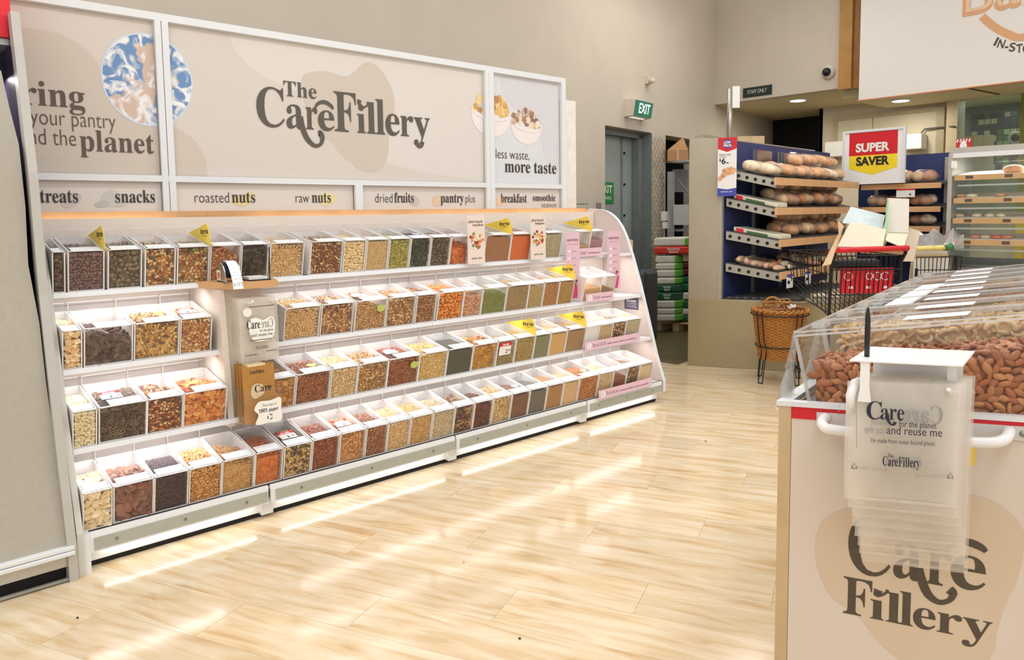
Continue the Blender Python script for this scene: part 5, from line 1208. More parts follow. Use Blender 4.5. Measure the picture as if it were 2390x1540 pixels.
rel(MB().box(-3.699, -3.655, ys_ - 0.0006, ys_, 1.19, 1.238).build('paper_sticker', M_ticket), lp)
tr_ = empty('label_tray', (-3.64, 1.56, 1.181)); tag(tr_, 'clear tray with white slips and a black pen on the beech shelf', 'tray')
rel(MB().box(-3.70, -3.58, 1.50, 1.61, 1.181, 1.187).build('tray_base', mat('black_plastic', (26, 26, 28), 0.4)), tr_)
rel(MB().box(-3.69, -3.60, 1.505, 1.60, 1.187, 1.200).build('slips', M_ticket), tr_)
rel(MB().box(-3.70, -3.58, 1.607, 1.610, 1.187, 1.225).box(-3.583, -3.58, 1.50, 1.61, 1.187, 1.215).build('tray_wall', M_acry), tr_)
rel(MB().tube([(-3.60, 1.612, 1.184), (-3.602, 1.615, 1.345)], [0.004, 0.003], 8).build('pen', mat('black_plastic', (26, 26, 28))), tr_)
# clear reusable bags hanging on the hooks
M_bag = clear_mat('bag_film', (255, 254, 252), 0.30, (255, 252, 247), 0.9, 0.14, 0.25)
def bag_set(root_xyz, right, up, out, W, Hh, n, gap, labelf, name, group, fold=True, first_print=True, flare=0.0):
    root_xyz, right, up, out = (np.array(t, float) for t in (root_xyz, right, up, out))
    for k in range(n):
        b_ = empty(name, tuple(root_xyz + out * gap * k))
        rs = np.random.default_rng(k + 3)
        P = []
        for i in range(9):
            row = []
            for j in range(7):
                a, z = j / 6, i / 8
                wv = 0.004 * math.sin(3 * a + k) * z + 0.003 * rs.uniform(-1, 1)
                row.append(root_xyz + out * (gap * k + wv + flare * z * (1 - k / max(1, n))) + right * (W * a) - up * (Hh * z))
            P.append(row)
        m1 = MB().grid(P); back = [[p - out * 0.0022 for p in r] for r in P]; m1.grid(back)
        rel(m1.build('film', M_bag, smooth=True), b_)
        yield k, b_
M_inkn = mat('navy_ink', (34, 36, 54), 0.6); M_inkg = mat('grey_ink', (150, 150, 148), 0.6)
for k, b_ in bag_set((-3.655, 1.425, 1.100), RY, UP, RX, 0.195, 0.315, 5, 0.028, None, 'reusable_bag', ''):
    if k == 4:
        x = -3.655 + 4 * 0.028 + 0.010
        rel(flat_poly(smooth_loop([(1.465, 0.985), (1.50, 1.005), (1.54, 0.99), (1.585, 1.005), (1.60, 0.96), (1.585, 0.90), (1.53, 0.885), (1.48, 0.90)], 4), (x, 0, 0), RY, UP, mat('bag_white_print', (242, 240, 236), 0.6), None, 'printed_shape'), b_)
        rel(flat_poly(circle2(1.462, 1.035, 0.022), (x, 0, 0), RY, UP, mat('bag_white_print', (242, 240, 236)), None, 'round_label'), b_)
        rel(lettering('Care', 'serif', (x + 0.0008, 1.455, 0.952), RY, UP, 0.068, 0.062, M_inkn, None), b_)
        rel(lettering('Care', 'serif', (x + 0.0006, 1.53, 0.952), RY, UP, 0.06, 0.062, M_inkg, None, mirror=True), b_)
        rel(lettering('for the planet', 'sans', (x + 0.0008, 1.52, 0.933), RY, UP, 0.07, 0.017, M_inkn, None), b_)
        rel(lettering('and reuse me', 'sans', (x + 0.0008, 1.475, 0.912), RY, UP, 0.11, 0.021, M_inkn, None), b_)
        rel(lettering('The CareFillery', 'serif', (x + 0.0008, 1.495, 0.848), RY, UP, 0.065, 0.024, M_inkn, None), b_)
        for z, y0, y1 in ((0.892, 1.47, 1.58), (1.058, 1.47, 1.60), (0.822, 1.44, 1.50), (0.832, 1.55, 1.605)): rel(MB().box(x, x + 0.0008, y0, y1, z, z + 0.003).build('print_line', M_inkn), b_)
    tag(b_, ['clear bag at the back of the bundle under the beech shelf', 'second clear bag in the bundle under the beech shelf', 'middle clear bag in the bundle under the beech shelf', 'fourth clear bag in the bundle under the beech shelf', 'front clear bag printed Care hanging under the beech shelf'][k], 'bag', 'reusable bags under the beech shelf')
# paper bags in a clear holder
ph = empty('bag_holder', (-3.60, 1.50, 0.49)); tag(ph, 'clear acrylic pocket holding brown paper bags on the column', 'holder')
rel(MB().box(-3.64, -3.475, 1.405, 1.408, 0.49, 0.66).box(-3.64, -3.475, 1.582, 1.585, 0.49, 0.66).box(-3.478, -3.475, 1.408, 1.582, 0.49, 0.66).build('pocket', M_acry), ph)
rel(MB().box(-3.64, -3.475, 1.405, 1.585, 0.484, 0.490).build('pocket_floor', M_acry), ph)
lb = smooth_loop([(1.455, 0.49), (1.47, 0.535), (1.45, 0.565), (1.475, 0.60), (1.53, 0.598), (1.585, 0.605), (1.587, 0.55), (1.587, 0.49), (1.52, 0.488)], 4)
rel(flat_poly(lb, (-3.473, 0, 0), RY, UP, M_ticket, None, 'pocket_label'), ph)
rel(lettering('These bags are', 'light', (-3.472, 1.49, 0.573), RY, UP, 0.075, 0.018, M_ink2, None), ph)
rel(lettering('100% paper', 'serif', (-3.472, 1.472, 0.545), RY, UP, 0.10, 0.026, M_inkb, None), ph)
for k in range(3):
    a = k * 2.094 + 0.5
    rel(stroke([(1.528 + 0.012 * math.cos(a + t), 0.517 + 0.012 * math.sin(a + t), 0.004 if t < 0.9 else 0.009 * (1.5 - t)) for t in (0, 0.4, 0.8, 1.1, 1.45)], (-3.472, 0, 0), RY, UP, M_inkb, None, 'recycle_arrow'), ph)
M_kraft = mat('kraft_paper', (176, 128, 62), 0.7, var=0.06, scale=30); M_kraft2 = mat('pale_kraft_print', (226, 204, 170), 0.7)
for k in range(4):
    x = -3.615 + k * 0.033
    pb_ = empty('paper_bag', (x, 1.5, 0.49))
    rel(MB().prism([(x, 1.415, 0.49), (x + 0.012, 1.415, 0.49), (x + 0.006, 1.415, 0.775), (x, 1.415, 0.775)], (0, 0.16, 0)).build('paper_sheet', M_kraft), pb_)
    rel(MB().box(x + 0.003, x + 0.0066, 1.44, 1.53, 0.77, 0.782).build('folded_top', M_kraft2), pb_)
    if k == 3:
        xx = x + 0.0125
        def tl(z): return xx - 0.006 * (z - 0.49) / 0.285 + 0.001
        rel(lettering('CareFillery', 'serif', (tl(0.735) , 1.45, 0.735), RY, UP, 0.075, 0.024, M_inkb, None), pb_)
        rel(flat_poly(smooth_loop([(1.45, 0.64), (1.465, 0.68), (1.50, 0.68), (1.52, 0.66), (1.515, 0.63), (1.47, 0.61)], 4), (tl(0.64), 0, 0), RY, UP, M_kraft2, None, 'printed_shape'), pb_)
        rel(lettering('Care', 'serif', (tl(0.635) + 0.001, 1.47, 0.642), RY, UP, 0.085, 0.052, M_inkb, None), pb_)
    tag(pb_, ['brown paper bag at the back of the clear pocket', 'second brown paper bag in the clear pocket', 'third brown paper bag in the clear pocket', 'front brown paper bag printed Care in the clear pocket'][k], 'paper bag', 'brown paper bags in the pocket')

# ================================================================ chiller with its night blind at the left edge
M_blind = mat('night_blind_fabric', (172, 166, 154), 0.75, var=0.03, scale=40, bump=0.12, bscale=600)
M_alu = mat('brushed_aluminium', (196, 194, 188), 0.35, 0.6, var=0.04)
ch = empty('chiller_cabinet', (-3.7, -0.2, 0)); tag(ch, 'tall open chiller cabinet with grey night blind pulled down', 'chiller')
def cp(o): return rel(o, ch)
YA, YB = -1.6, 0.652
# front profile of the cabinet (x by height) and the edge of the blind on it
FZ = [0.0, 0.14, 0.5, 1.17, 1.7, 2.4]; FXs = [-3.44, -3.44, -3.53, -3.68, -3.735, -3.90]
def fx(z): return float(np.interp(z, FZ, FXs)) - 0.03
eb2 = [(163, 1272), (142, 1105), (128, 1019), (110, 900), (94, 756), (68, 618), (59, 480), (42, 338), (20, 250), (2, 165)]
EP = []
for px, py in eb2:
    q = onpl(px, py, (-3.45, 0, 0.0), (1, 0, 0.195)); EP.append((q[1], q[2]))
nb_ = 14
P = []
for (y, z) in EP:
    row = []
    for j in range(nb_ + 1):
        t = j / nb_; yy = YA + (y - YA) * t
        sag = 0.012 * math.sin(7.0 * z + 1.2 * t) * (1 - 0.5 * t) + 0.010 * math.sin(2.2 * z * 3 + t)
        row.append((fx(z) + 0.004 + sag * 0.5, yy, z))
    P.append(row)
cp(MB().grid(P).build('night_blind', M_blind, smooth=True))
cp(MB().prism([(-4.4, YB - 0.005, 0.0)] + [(fx(z) - 0.03, YB - 0.005, z) for z in FZ] + [(-4.4, YB - 0.005, 2.4)], (0, -0.02, 0)).build('end_panel', mat('chiller_inner_dark', (44, 34, 58), 0.35, var=0.3, scale=4)))
cp(MB().prism([(fx(z) + 0.03, YB + 0.008, z) for z in FZ] + [(fx(z) - 0.04, YB + 0.008, z) for z in reversed(FZ)], (0, -0.034, 0)).build('end_frame', mat('grey_end_frame', (184, 181, 174), 0.45, var=0.03)))
cp(MB().obox((-3.475, YA, 0.114), (0.045, 0, 0), (0, YB - YA, 0), (0, 0, 0.018)).obox((-3.475, YA, 0.134), (0.040, 0, 0), (0, YB - YA, 0), (0, 0, 0.018)).build('bumper_rail', M_frame, bevel=0.004))
cp(MB().box(-4.3, -3.462, YA, YB - 0.01, 0.062, 0.114).build('lower_fascia', M_alu))
cp(MB().box(-4.3, -3.50, YA, YB - 0.03, 0.0, 0.062).build('kick_panel', M_black))
cp(MB().tube([(-3.455, YA, 0.010), (-3.455, 0.63, 0.010)], 0.009, 8).build('kick_trim', mat('dull_steel', (150, 148, 140), 0.4, 0.7)))
hd = [onx(35, 20, -4.0), onx(38, 92, -4.0)]
cp(MB().box(-4.4, -3.98, YA, 0.640, hd[1][2], hd[1][2] + 0.34).build('canopy', mat('canopy_red', (224, 26, 48), 0.45)))
cp(MB().box(-4.4, -4.0, YA, 0.635, hd[1][2] - 0.03, hd[1][2] - 0.002).build('canopy_underside', M_alu))
cp(MB().box(-4.42, -4.38, YA, YB, 0.0, 2.5).build('back_panel', mat('chiller_inner_dark', (44, 34, 58))))
M_pk = [mat('pack_%s' % n, c, 0.4) for n, c in (('violet', (84, 54, 110)), ('red', (222, 40, 56)), ('ice', (170, 186, 206)), ('navy', (38, 40, 70)), ('crimson', (120, 40, 52)))]
for i, z in enumerate((0.25, 0.52, 0.80, 1.10, 1.40, 1.68)):
    cp(MB().box(-4.36, fx(z) - 0.06, YA, YB - 0.045, z, z + 0.02).build('shelf', mat('chiller_shelf', (120, 118, 126), 0.4)))
    for k in range(2):
        y = YB - 0.06 - k * 0.13
        pk = MB().box(fx(z + 0.12) - 0.20, fx(z + 0.12) - 0.07, y - 0.115, y, z + 0.021, z + 0.021 + 0.17 + 0.03 * k).build('chilled_pack', M_pk[(i + 2 * k) % 5], bevel=0.006)
        tag(pk, ['violet', 'red', 'ice blue', 'navy', 'crimson'][(i + 2 * k) % 5] + ' chilled pack on chiller shelf %s from the floor' % ['first', 'second', 'third', 'fourth', 'fifth', 'top'][i], 'pack', 'chilled packs behind the blind')
area_light('chiller_lamp_light', (-4.12, 0.25, 2.14), (0.06, 0.7), 5, (1.0, 0.97, 0.95))  # unseen light added to brighten the packs inside the chiller
# ================================================================ island of bulk bins, right foreground
IK = np.array([-0.901, 1.702, 0.0]); IE = np.array([0.879, 0.477, 0]); IE /= np.linalg.norm(IE); IS = np.array([-0.188, 0.982, 0]); INn = np.array([IE[1], -IE[0], 0])
def I(a, b, z): return IK + IE * a + IS * b + UP * z
def ibox(m_, a0, a1, b0, b1, z0, z1): return m_.obox(I(a0, b0, z0), IE * (a1 - a0), IS * (b1 - b0), UP * (z1 - z0))
isl = empty('bulk_island', tuple(I(0.5, 1.0, 0))); tag(isl, 'freestanding island counter for bulk bins with red band and printed end', 'counter')
def ip(o): return rel(o, isl)
M_isl = mat('island_beige_print', (220, 208, 196), 0.55, var=0.012, scale=2); M_islb = mat('island_tan_shape', (212, 194, 170), 0.55, var=0.012, scale=2)
ip(ibox(MB(), 0.004, 1.2, 0.006, 2.05, 0.0, 1.0).build('carcass', mat('island_carcass', (214, 206, 196), 0.5)))
ip(ibox(MB(), 0.030, 1.2, 0.0, 0.006, 0.0, 0.988).build('end_print', M_isl))
ip(ibox(MB(), 0.0, 0.029, -0.001, 0.01, 0.0, 1.018).build('corner_trim', mat('champagne_metal', (206, 184, 148), 0.35, 0.35, var=0.06)))
ip(ibox(MB(), 0.030, 1.2, -0.002, 0.006, 0.988, 1.020).build('red_band', M_red))
rm = MB(); ibox(rm, -0.004, 1.2, -0.006, 0.018, 1.018, 1.030); ibox(rm, -0.004, 0.028, 0.018, 2.06, 1.018, 1.030); ibox(rm, -0.004, 1.2, 2.03, 2.06, 1.018, 1.03)
ip(rm.build('rim', M_frame))
ip(ibox(MB(), 0.028, 1.2, 0.018, 2.03, 1.0, 1.012).build('deck', mat('grey_deck', (120, 108, 112), 0.5)))
def ep(px, py, off=0.0):
    q = onpl(px, py, IK + INn * off, INn); w = q - IK - INn * off
    return w.dot(IE), q[2]
def elay(k): return IK + INn * (0.0006 * k)
blobp = [ep(*p) for p in ((1903, 1300), (1916, 1222), (1972, 1187), (2060, 1182), (2170, 1165), (2258, 1155), (2310, 1166), (2364, 1202), (2390, 1250), (2377, 1343), (2346, 1413), (2325, 1478), (2315, 1530), (2250, 1600), (2140, 1580), (2099, 1540), (2050, 1498), (2003, 1439), (1936, 1387))]
ip(flat_poly(smooth_loop(blobp, 5), elay(1), IE, UP, M_islb, None, 'printed_shape'))
M_isink = mat('island_logo_ink', (84, 74, 62), 0.6, var=0.08, scale=90)
a0, z0 = ep(1967, 1429); a1, z1 = ep(2222, 1480)
dv = np.array([a1 - a0, z1 - z0]); dv /= np.linalg.norm(dv)
er = IE * dv[0] + UP * dv[1]; eu_ = -IE * dv[1] * 0.0 + UP
def it(t, px0, py0, px1, hgt, m_=M_isink, style='serif'):
    aa, zz = ep(px0, py0); bb, z2 = ep(px1, py0)
    ip(lettering(t, style, elay(2) + IE * aa + UP * zz, er, eu_, (bb - aa) / dv[0], hgt, m_, None))
def isw(pts):
    P = []
    for px, py, w in pts:
        aa, zz = ep(px, py); P.append((aa, zz, w))
    ip(stroke(P, elay(2), IE, UP, M_isink, None))
S_ = 0.00112
for ch_, x0, x1, h_ in (('F', 1967, 2034, 0.138), ('i', 2030, 2063, 0.105), ('l', 2067, 2102, 0.110), ('l', 2098, 2130, 0.122), ('e', 2130, 2183, 0.108), ('r', 2186, 2244, 0.104), ('y', 2245, 2315, 0.104)):
    it(ch_, x0, 1429 + (x0 - 1967) * 0.2, x1, h_)
isw([(2050, 1376, 0.022), (2048, 1384, 0.012), (2058, 1388, 0.006), (2068, 1382, 0.006), (2072, 1376, 0.008)])
for ch_, x0, x1, y, h_ in (('C', 1978, 2078, 1331, 0.215), ('a', 2084, 2150, 1344, 0.190), ('r', 2162, 2220, 1360, 0.185), ('e', 2217, 2300, 1366, 0.170)): it(ch_, x0, y, x1, h_)
isw([(2143, 1325, 0.020), (2150, 1350, 0.020), (2165, 1385, 0.019), (2190, 1404, 0.013), (2215, 1400, 0.012), (2224, 1384, 0.018), (2215, 1375, 0.022)])
isw([(2205, 1285, 0.006), (2235, 1262, 0.012), (2265, 1266, 0.018), (2290, 1277, 0.016), (2301, 1287, 0.010)])
# handle with its back plate, yellow tag
hd_ = empty('push_handle', tuple(I(0.3, -0.02, 0.99))); tag(hd_, 'white tubular bumper handle bolted to the red band of the island', 'handle')
rel(ibox(MB(), 0.088, 0.540, -0.006, -0.002, 0.976, 1.008).build('back_plate', mat('pale_grey_plate', (206, 204, 204), 0.4)), hd_)
path = [I(0.108, -0.004, 0.997), I(0.108, -0.035, 0.994), I(0.118, -0.058, 0.988), I(0.14, -0.068, 0.984), I(0.25, -0.070, 0.981), I(0.38, -0.070, 0.980), I(0.455, -0.066, 0.981), I(0.482, -0.052, 0.986), I(0.490, -0.03, 0.992), I(0.491, -0.004, 0.996)]
rel(MB().tube(smooth_path(path, 4), 0.0125, 14).build('tube', mat('white_enamel', (240, 240, 240), 0.25, var=0.01), smooth=True), hd_)
for a in (0.094, 0.515):
    rel(MB().lathe(I(a + 0.002, -0.006, 0.992), [(0.007, 0), (0.007, 0.002), (0.004, 0.004), (0.001, 0.0045)], 14, -IS).build('bolt', M_screw), hd_)
yt = flat_poly(smooth_loop([(0.395, 0.965), (0.42, 0.966), (0.425, 0.96), (0.425, 0.915), (0.418, 0.905), (0.40, 0.902), (0.393, 0.908)], 4), elay(3), IE, UP, M_yflag, None, 'info_tag')
tag(yt, 'yellow rounded label on the island end below the handle', 'tag')
# bins along the aisle side
M_iacry = clear_mat('island_clear_acrylic', (254, 254, 254), 0.012, gloss=0.5)
M_iedge = clear_mat('island_acrylic_edge', (240, 240, 238), 0.45, (248, 248, 248), 0.8)
def izt(a): return 1.187 + (a - 0.03) * 0.126
IB = [(0.012 + 0.25 * k, 0.252 + 0.25 * k) for k in range(8)]
IWHAT = ['raw almonds', 'whole cashews', 'brown mixed nuts', 'pale peanuts', 'caramel clusters', 'dark chocolate pieces', 'toasted nut pieces', 'brown snack pieces']
for k, (b0, b1) in enumerate(IB):
    rt = empty('island_bin', tuple(I(0.28, (b0 + b1) / 2, 1.012))); tag(rt, ['clear acrylic bin of almonds at the near end of the island', 'clear acrylic bin of cashews second from the island end', 'third clear bin from the near island end', 'fourth clear bin from the near island end', 'fifth clear bin from the near island end', 'sixth clear bin from the near island end', 'seventh clear bin from the near island end', 'clear bin at the far end of the island'][k], 'bin', 'island bins')
    def rp_(o): return rel(o, rt)
    side = [(0.067, 1.013), (0.030, 1.187), (0.535, izt(0.535)), (0.535, 1.013)]
    for b_, nm_ in ((b0, 'side_wall'), (b1 - 0.006, 'side_wall')):
        rp_(MB().prism([I(a, b_, z) for a, z in side], IS * 0.004).build(nm_, M_iacry))
    rp_(MB().prism([I(0.067, b0, 1.013), I(0.030, b0, 1.187), I(0.033, b0, 1.187), I(0.070, b0, 1.013)], IS * (b1 - b0 - 0.002)).build('front_wall', M_iacry))
    rp_(ibox(MB(), 0.531, 0.535, b0, b1 - 0.002, 1.013, 1.245).build('back_wall', M_binw))
    eg = MB()
    for b_ in (b0, b1 - 0.007):
        eg.obox(I(0.029, b_, 1.187), I(0.535, b_, izt(0.535)) - I(0.029, b_, 1.187), IS * 0.006, UP * 0.005)
        eg.obox(I(0.0655, b_, 1.013), IE * 0.007, IS * 0.006, I(0.0285, b_, 1.187) - I(0.0655, b_, 1.013))
    eg.obox(I(0.028, b0, 1.186), IE * 0.006, IS * (b1 - b0 - 0.002), UP * 0.006)
    rp_(eg.build('wall_edges', M_iedge))
    lidv = I(0.535, b0, izt(0.535) + 0.006) - I(0.026, b0, 1.194)
    rp_(MB().obox(I(0.026, b0 + 0.004, 1.194), lidv, IS * (b1 - b0 - 0.010), UP * 0.003).build('lid', M_iacry))
    le = MB()
    for b_ in (b0 + 0.003, b1 - 0.010): le.obox(I(0.026, b_, 1.1965), lidv, IS * 0.004, UP * 0.004)
    le.obox(I(0.026, b0 + 0.003, 1.1965), IE * 0.005, IS * (b1 - b0 - 0.01), UP * 0.005)
    le.obox(I(0.20, b0 + 0.003, 1.194 + 0.174 * 0.126 + 0.003), IE * 0.003, IS * (b1 - b0 - 0.01), UP * 0.003)
    rp_(le.build('lid_edges', M_iedge))
    ac = 0.25 - 0.012 * k; zc = 1.194 + (ac - 0.026) * 0.124 + 0.0042
    cv = IE * 0.14 + UP * 0.14 * 0.124
    rp_(MB().obox(I(ac, b0 + 0.09, zc), cv, IS * 0.08, UP * 0.001).build('lid_card', M_label))
    if k in (2, 3, 4):
        rp_(MB().obox(I(0.13, b0 + 0.012, 1.194 + 0.104 * 0.124 + 0.004), IE * 0.075 + UP * 0.0093, IS * 0.22, UP * 0.001).build('lid_card', M_ticket))
    rp_(MB().obox(I(0.045, (b0 + b1) / 2 - 0.03, 1.1985), IE * 0.03, IS * 0.06, UP * 0.014).build('lid_handle', M_iedge))
# almonds and cashews: the ones that show are single nuts
def heap(k, Hf, kind, cols, size, name, lab, cat, single=300, seed=1, zmin=1.016):
    b0, b1 = IB[k]; r = np.random.default_rng(seed); step = size * 0.66
    pts = []
    b = b0 + 0.006 + size * 0.34
    zz = zmin + size * 0.3
    row = 0
    while zz < 1.24:
        for i in range(int(0.46 / step) + 1):
            a = 0.064 + size * 0.3 + (i + 0.5 * (row % 2)) * step + r.uniform(-0.2, 0.2) * step
            amin = 0.072 - (zz - 1.013) * 0.21 + size * 0.32
            if a > 0.52 or a < amin or zz > Hf(a) - size * 0.1: continue
            pts.append((0, I(a, b + r.uniform(0, 0.15) * size, zz + r.uniform(-0.15, 0.15) * step)))
        zz += step * 0.86; row += 1
    for j in range(1, int((b1 - b0 - 0.02) / step)):
        for i in range(int(0.47 / step) + 1):
            a = 0.055 + (i + r.uniform(-0.3, 0.3)) * step; bb = b0 + 0.008 + size * 0.4 + j * step
            if a > 0.52 or a < 0.075 - (Hf(a) - 1.013) * 0.21 + size * 0.2: continue
            pts.append((j, I(a, bb, Hf(a) - size * 0.15 + r.uniform(-0.12, 0.2) * size)))
    pts.sort(key=lambda t: t[0])
    big = {'almond': [almond_t(10, 8)], 'cashew': [cashew_t(8, 9)]}[kind]
    pm = pieces_mat('island_' + kind, cols, 0.42, per_object=True); ms = []
    for V, T in big:
        me = np_mesh(name, V * size, T); me.materials.append(pm); ms.append(me)
    for j, p in pts[:single]:
        o = obj(name, ms[0]); o.location = p
        if j == 0:
            o.rotation_euler = (math.atan2(IE[1], IE[0]) * 0, 0, 0)
            base = Matrix((list(IE), list(UP), list(-INn))).transposed() if False else Matrix(((IE[0], 0, INn[0]), (IE[1], 0, INn[1]), (0, 1, 0)))
            spin = Matrix.Rotation(r.uniform(0, 6.28), 3, 'Z'); tl_ = Matrix.Rotation(r.normal() * 0.35, 3, 'X')
            o.rotation_euler = (base @ spin @ tl_).to_euler()
        else:
            o.rotation_euler = (r.normal() * 0.4, r.normal() * 0.4, r.uniform(0, 6.28))
        s = r.uniform(0.85, 1.12); o.scale = (s, s * r.uniform(0.9, 1.08), s)
        tag(o, lab, cat, '%ss in the island bin' % name)
    rest = np.array([p for _, p in pts[single:]]) if len(pts) > single else np.zeros((0, 3))
    cg = [[I(a, bb, min(Hf(a), 1.23) - size * 0.55) for a in np.linspace(0.075, 0.525, 12)] for bb in np.linspace(b0 + 0.012 + size * 0.5, b1 - 0.012, 6)]
    core = MB().grid(cg); front = [[I(a, b0 + 0.010 + size * 0.5, z0_) for a in np.linspace(0.075, 0.525, 12)] for z0_ in (1.014, 1.06)]
    fg = [[I(a, b0 + 0.010 + size * 0.5, 1.014 + t * (min(Hf(a), 1.23) - size * 0.55 - 1.014)) for a in np.linspace(0.075, 0.525, 12)] for t in (0, 0.5, 1)]
    core.grid(fg); V0 = np.array(core.v); T0 = []
    for f in core.f: T0 += [(f[0], f[1], f[2]), (f[0], f[2], f[3])]
    T0 = np.array(T0)
    if len(rest):
        V, T = scatter(kind, rest, size, r); V0, T0 = np.vstack([V, V0]), np.vstack([T, T0 + len(V)])
    o = obj('%s_heap' % name, np_mesh('%s_heap' % name, V0, T0), pieces_mat('island_rest_' + kind, cols, 0.45))
    tag(o, 'rest of the %ss lying deeper in the island bin' % name, 'nuts', None, 'stuff')
heap(0, lambda a: 1.108 + 0.135 * a, 'almond', [(168, 104, 60), (182, 118, 72), (154, 92, 50), (194, 132, 84), (172, 100, 62)], 0.0305, 'almond', 'raw brown almond in the nearest island bin', 'almond', 300, 5)
heap(1, lambda a: min(1.165 + 0.10 * a, izt(a) - 0.012), 'cashew', [(232, 196, 142), (240, 210, 160), (222, 182, 126)], 0.034, 'cashew', 'pale whole cashew in the second island bin', 'cashew', 300, 6, 1.05)
ICOL = [[(176, 122, 80), (206, 154, 104), (150, 98, 62)], [(228, 190, 140), (216, 172, 120)], [(206, 140, 86), (188, 120, 70)], [(120, 84, 62), (104, 72, 54)], [(212, 160, 108), (190, 136, 88)], [(186, 132, 88), (206, 152, 106)]]
for k in range(2, 8):
    b0, b1 = IB[k]; r = np.random.default_rng(60 + k); sz = 0.026
    pts = np.array([I(a + r.uniform(-.004, .004), bb + r.uniform(-.004, .004), 1.150 + 0.05 * a + 0.02 * math.sin(9 * a + k) + r.uniform(-.004, .004)) for a in np.arange(0.065, 0.52, sz * 0.72) for bb in np.arange(b0 + 0.022, b1 - 0.018, sz * 0.72)])
    V, T = scatter(['mix', 'bean', 'chunk', 'chunk', 'nutmix', 'chunk'][k - 2], pts, sz, r)
    cg = MB().grid([[I(a, bb, 1.143 + 0.05 * a + 0.02 * math.sin(9 * a + k)) for a in np.linspace(0.06, 0.525, 10)] for bb in (b0 + 0.012, b1 - 0.012)])
    V0 = np.array(cg.v); T0 = np.array([t for f in cg.f for t in ((f[0], f[1], f[2]), (f[0], f[2], f[3]))])
    o = obj('bulk_food', np_mesh('bulk_food', np.vstack([V, V0]), np.vstack([T, T0 + len(V)])), pieces_mat('island_food_%d' % k, ICOL[k - 2]))
    tag(o, '%s heaped in an island bin' % IWHAT[k], 'food', 'food in the island bins', 'stuff')
# bag holder: plate on two posts, hooks, bags, pen on its chain
bh = empty('bag_stand', tuple(I(0.25, -0.1, 1.178))); tag(bh, 'white plate on two posts holding clear bags at the island end', 'bag stand')
M_plate = mat('white_enamel', (240, 240, 240))
rel(MB().prism([I(0.205, -0.225, 1.176), I(0.205 + 0.212, -0.225, 1.176), I(0.208 + 0.212, -0.035, 1.176), I(0.208, -0.035, 1.176)], (0, 0, 0.004)).build('plate', M_plate, bevel=0.001), bh)
def post(a, b, zlow, flare):
    w = 0.018
    return MB().prism([I(a, b, 1.176), I(a + w, b, 1.176), I(a + w, b, zlow + 0.03), I(a + w + flare, b, zlow), I(a - flare, b, zlow), I(a, b, zlow + 0.03)], -IS * 0.006)
rel(post(0.226, -0.215, 1.090, 0.004).build('post', M_plate), bh); rel(post(0.380, -0.14, 1.10, 0.0).build('post', M_plate), bh)
for a in (0.228, 0.382):
    rel(MB().tube([I(a + 0.009, -0.06, 1.112), I(a + 0.009, -0.20, 1.114), I(a + 0.009, -0.212, 1.126)], 0.005, 8).build('hook', M_plate), bh)
rel(MB().tube([I(0.212, -0.02, 1.10), I(0.212, -0.20, 1.125), I(0.206, -0.21, 1.10), I(0.206, -0.20, 1.06)], 0.010, 10).build('side_arm', M_plate, smooth=True), bh)
rel(ibox(MB(), 0.22, 0.40, -0.06, -0.05, 1.0, 1.176).build('back_upright', M_plate), bh)
M_ibag = clear_mat('island_bag_film', (255, 254, 252), 0.27, (255, 253, 250), 1.1, 0.09, 0.25)
NB = 8
for k in range(NB):           # k = 0 is the front bag
    b = -0.205 + 0.0165 * k; W_ = 0.214; a_ = 0.198 + 0.0015 * (k % 3) + 0.002 * k
    hgt_ = 0.252 + (0.027 * k if k < 7 else 0.19)
    rs = np.random.default_rng(90 + k)
    P = []
    for i in range(13):
        t = i / 12; row = []
        for j in range(9):
            s = j / 8
            wob = 0.004 * math.sin(5 * s + k * 1.3 + 2 * t) * (0.3 + t) + 0.0015 * rs.uniform(-1, 1) + 0.010 * math.sin(math.pi * min(1, t * 1.05)) * (1 if k < 3 else 0.3)
            row.append(I(a_ + W_ * s, b - wob, 1.130 - hgt_ * t + 0.004 * s))
        P.append(row)
    bg_ = empty('reusable_bag', tuple(I(a_ + 0.1, b, 1.12)))
    m1 = MB().grid(P); m1.grid([[p + IS * 0.003 for p in rw] for rw in P])
    rel(m1.build('film', M_ibag, smooth=True), bg_)
    hem = MB(); hem.obox(P[12][0] - IS * 0.001, P[12][8] - P[12][0], -UP * 0.006, IS * 0.004)
    rel(hem.build('bottom_hem', M_ibag), bg_)
    tag(bg_, 'front clear bag printed Care for the planet at the island end' if k == 0 else '%s clear bag from the front of the island bag bundle' % ORD[k], 'bag', 'reusable bags at the island end')
    if k == 0: front_bag, FB_b = bg_, b
# print on the front bag
def bpx_(px, py):
    q = onpl(px, py, I(0, FB_b - 0.018, 0), INn); w = q - I(0, FB_b - 0.018, 0); return w.dot(IE), q[2]
BO = I(0, FB_b - 0.018, 0)
def bt(t, style, px0, py0, px1, hpx, m_, mirror=False, k=0):
    a, z = bpx_(px0, py0); a1, z1 = bpx_(px1, py0 + (px1 - px0) * 0.055); 
    d = np.array([a1 - a, z1 - z]); ln = np.linalg.norm(d); d /= ln
    h_ = abs(bpx_(px0, py0)[1] - bpx_(px0, py0 + hpx)[1])
    rel(lettering(t, style, BO + IE * a + UP * z - IS * 0.0004 * k, IE * d[0] + UP * d[1], UP, ln, h_, m_, None, mirror=mirror), front_bag)
bt('C', 'serif', 2022, 977, 2058, 60, M_inkn, k=2); bt('are', 'serif', 2055, 978, 2110, 54, M_inkn, k=2)
bt('Care', 'serif', 2108, 984, 2200, 58, M_inkg, True, 1)
aS = [bpx_(*p) for p in ((2071, 965), (2073, 980), (2080, 990), (2087, 990), (2089, 984))]
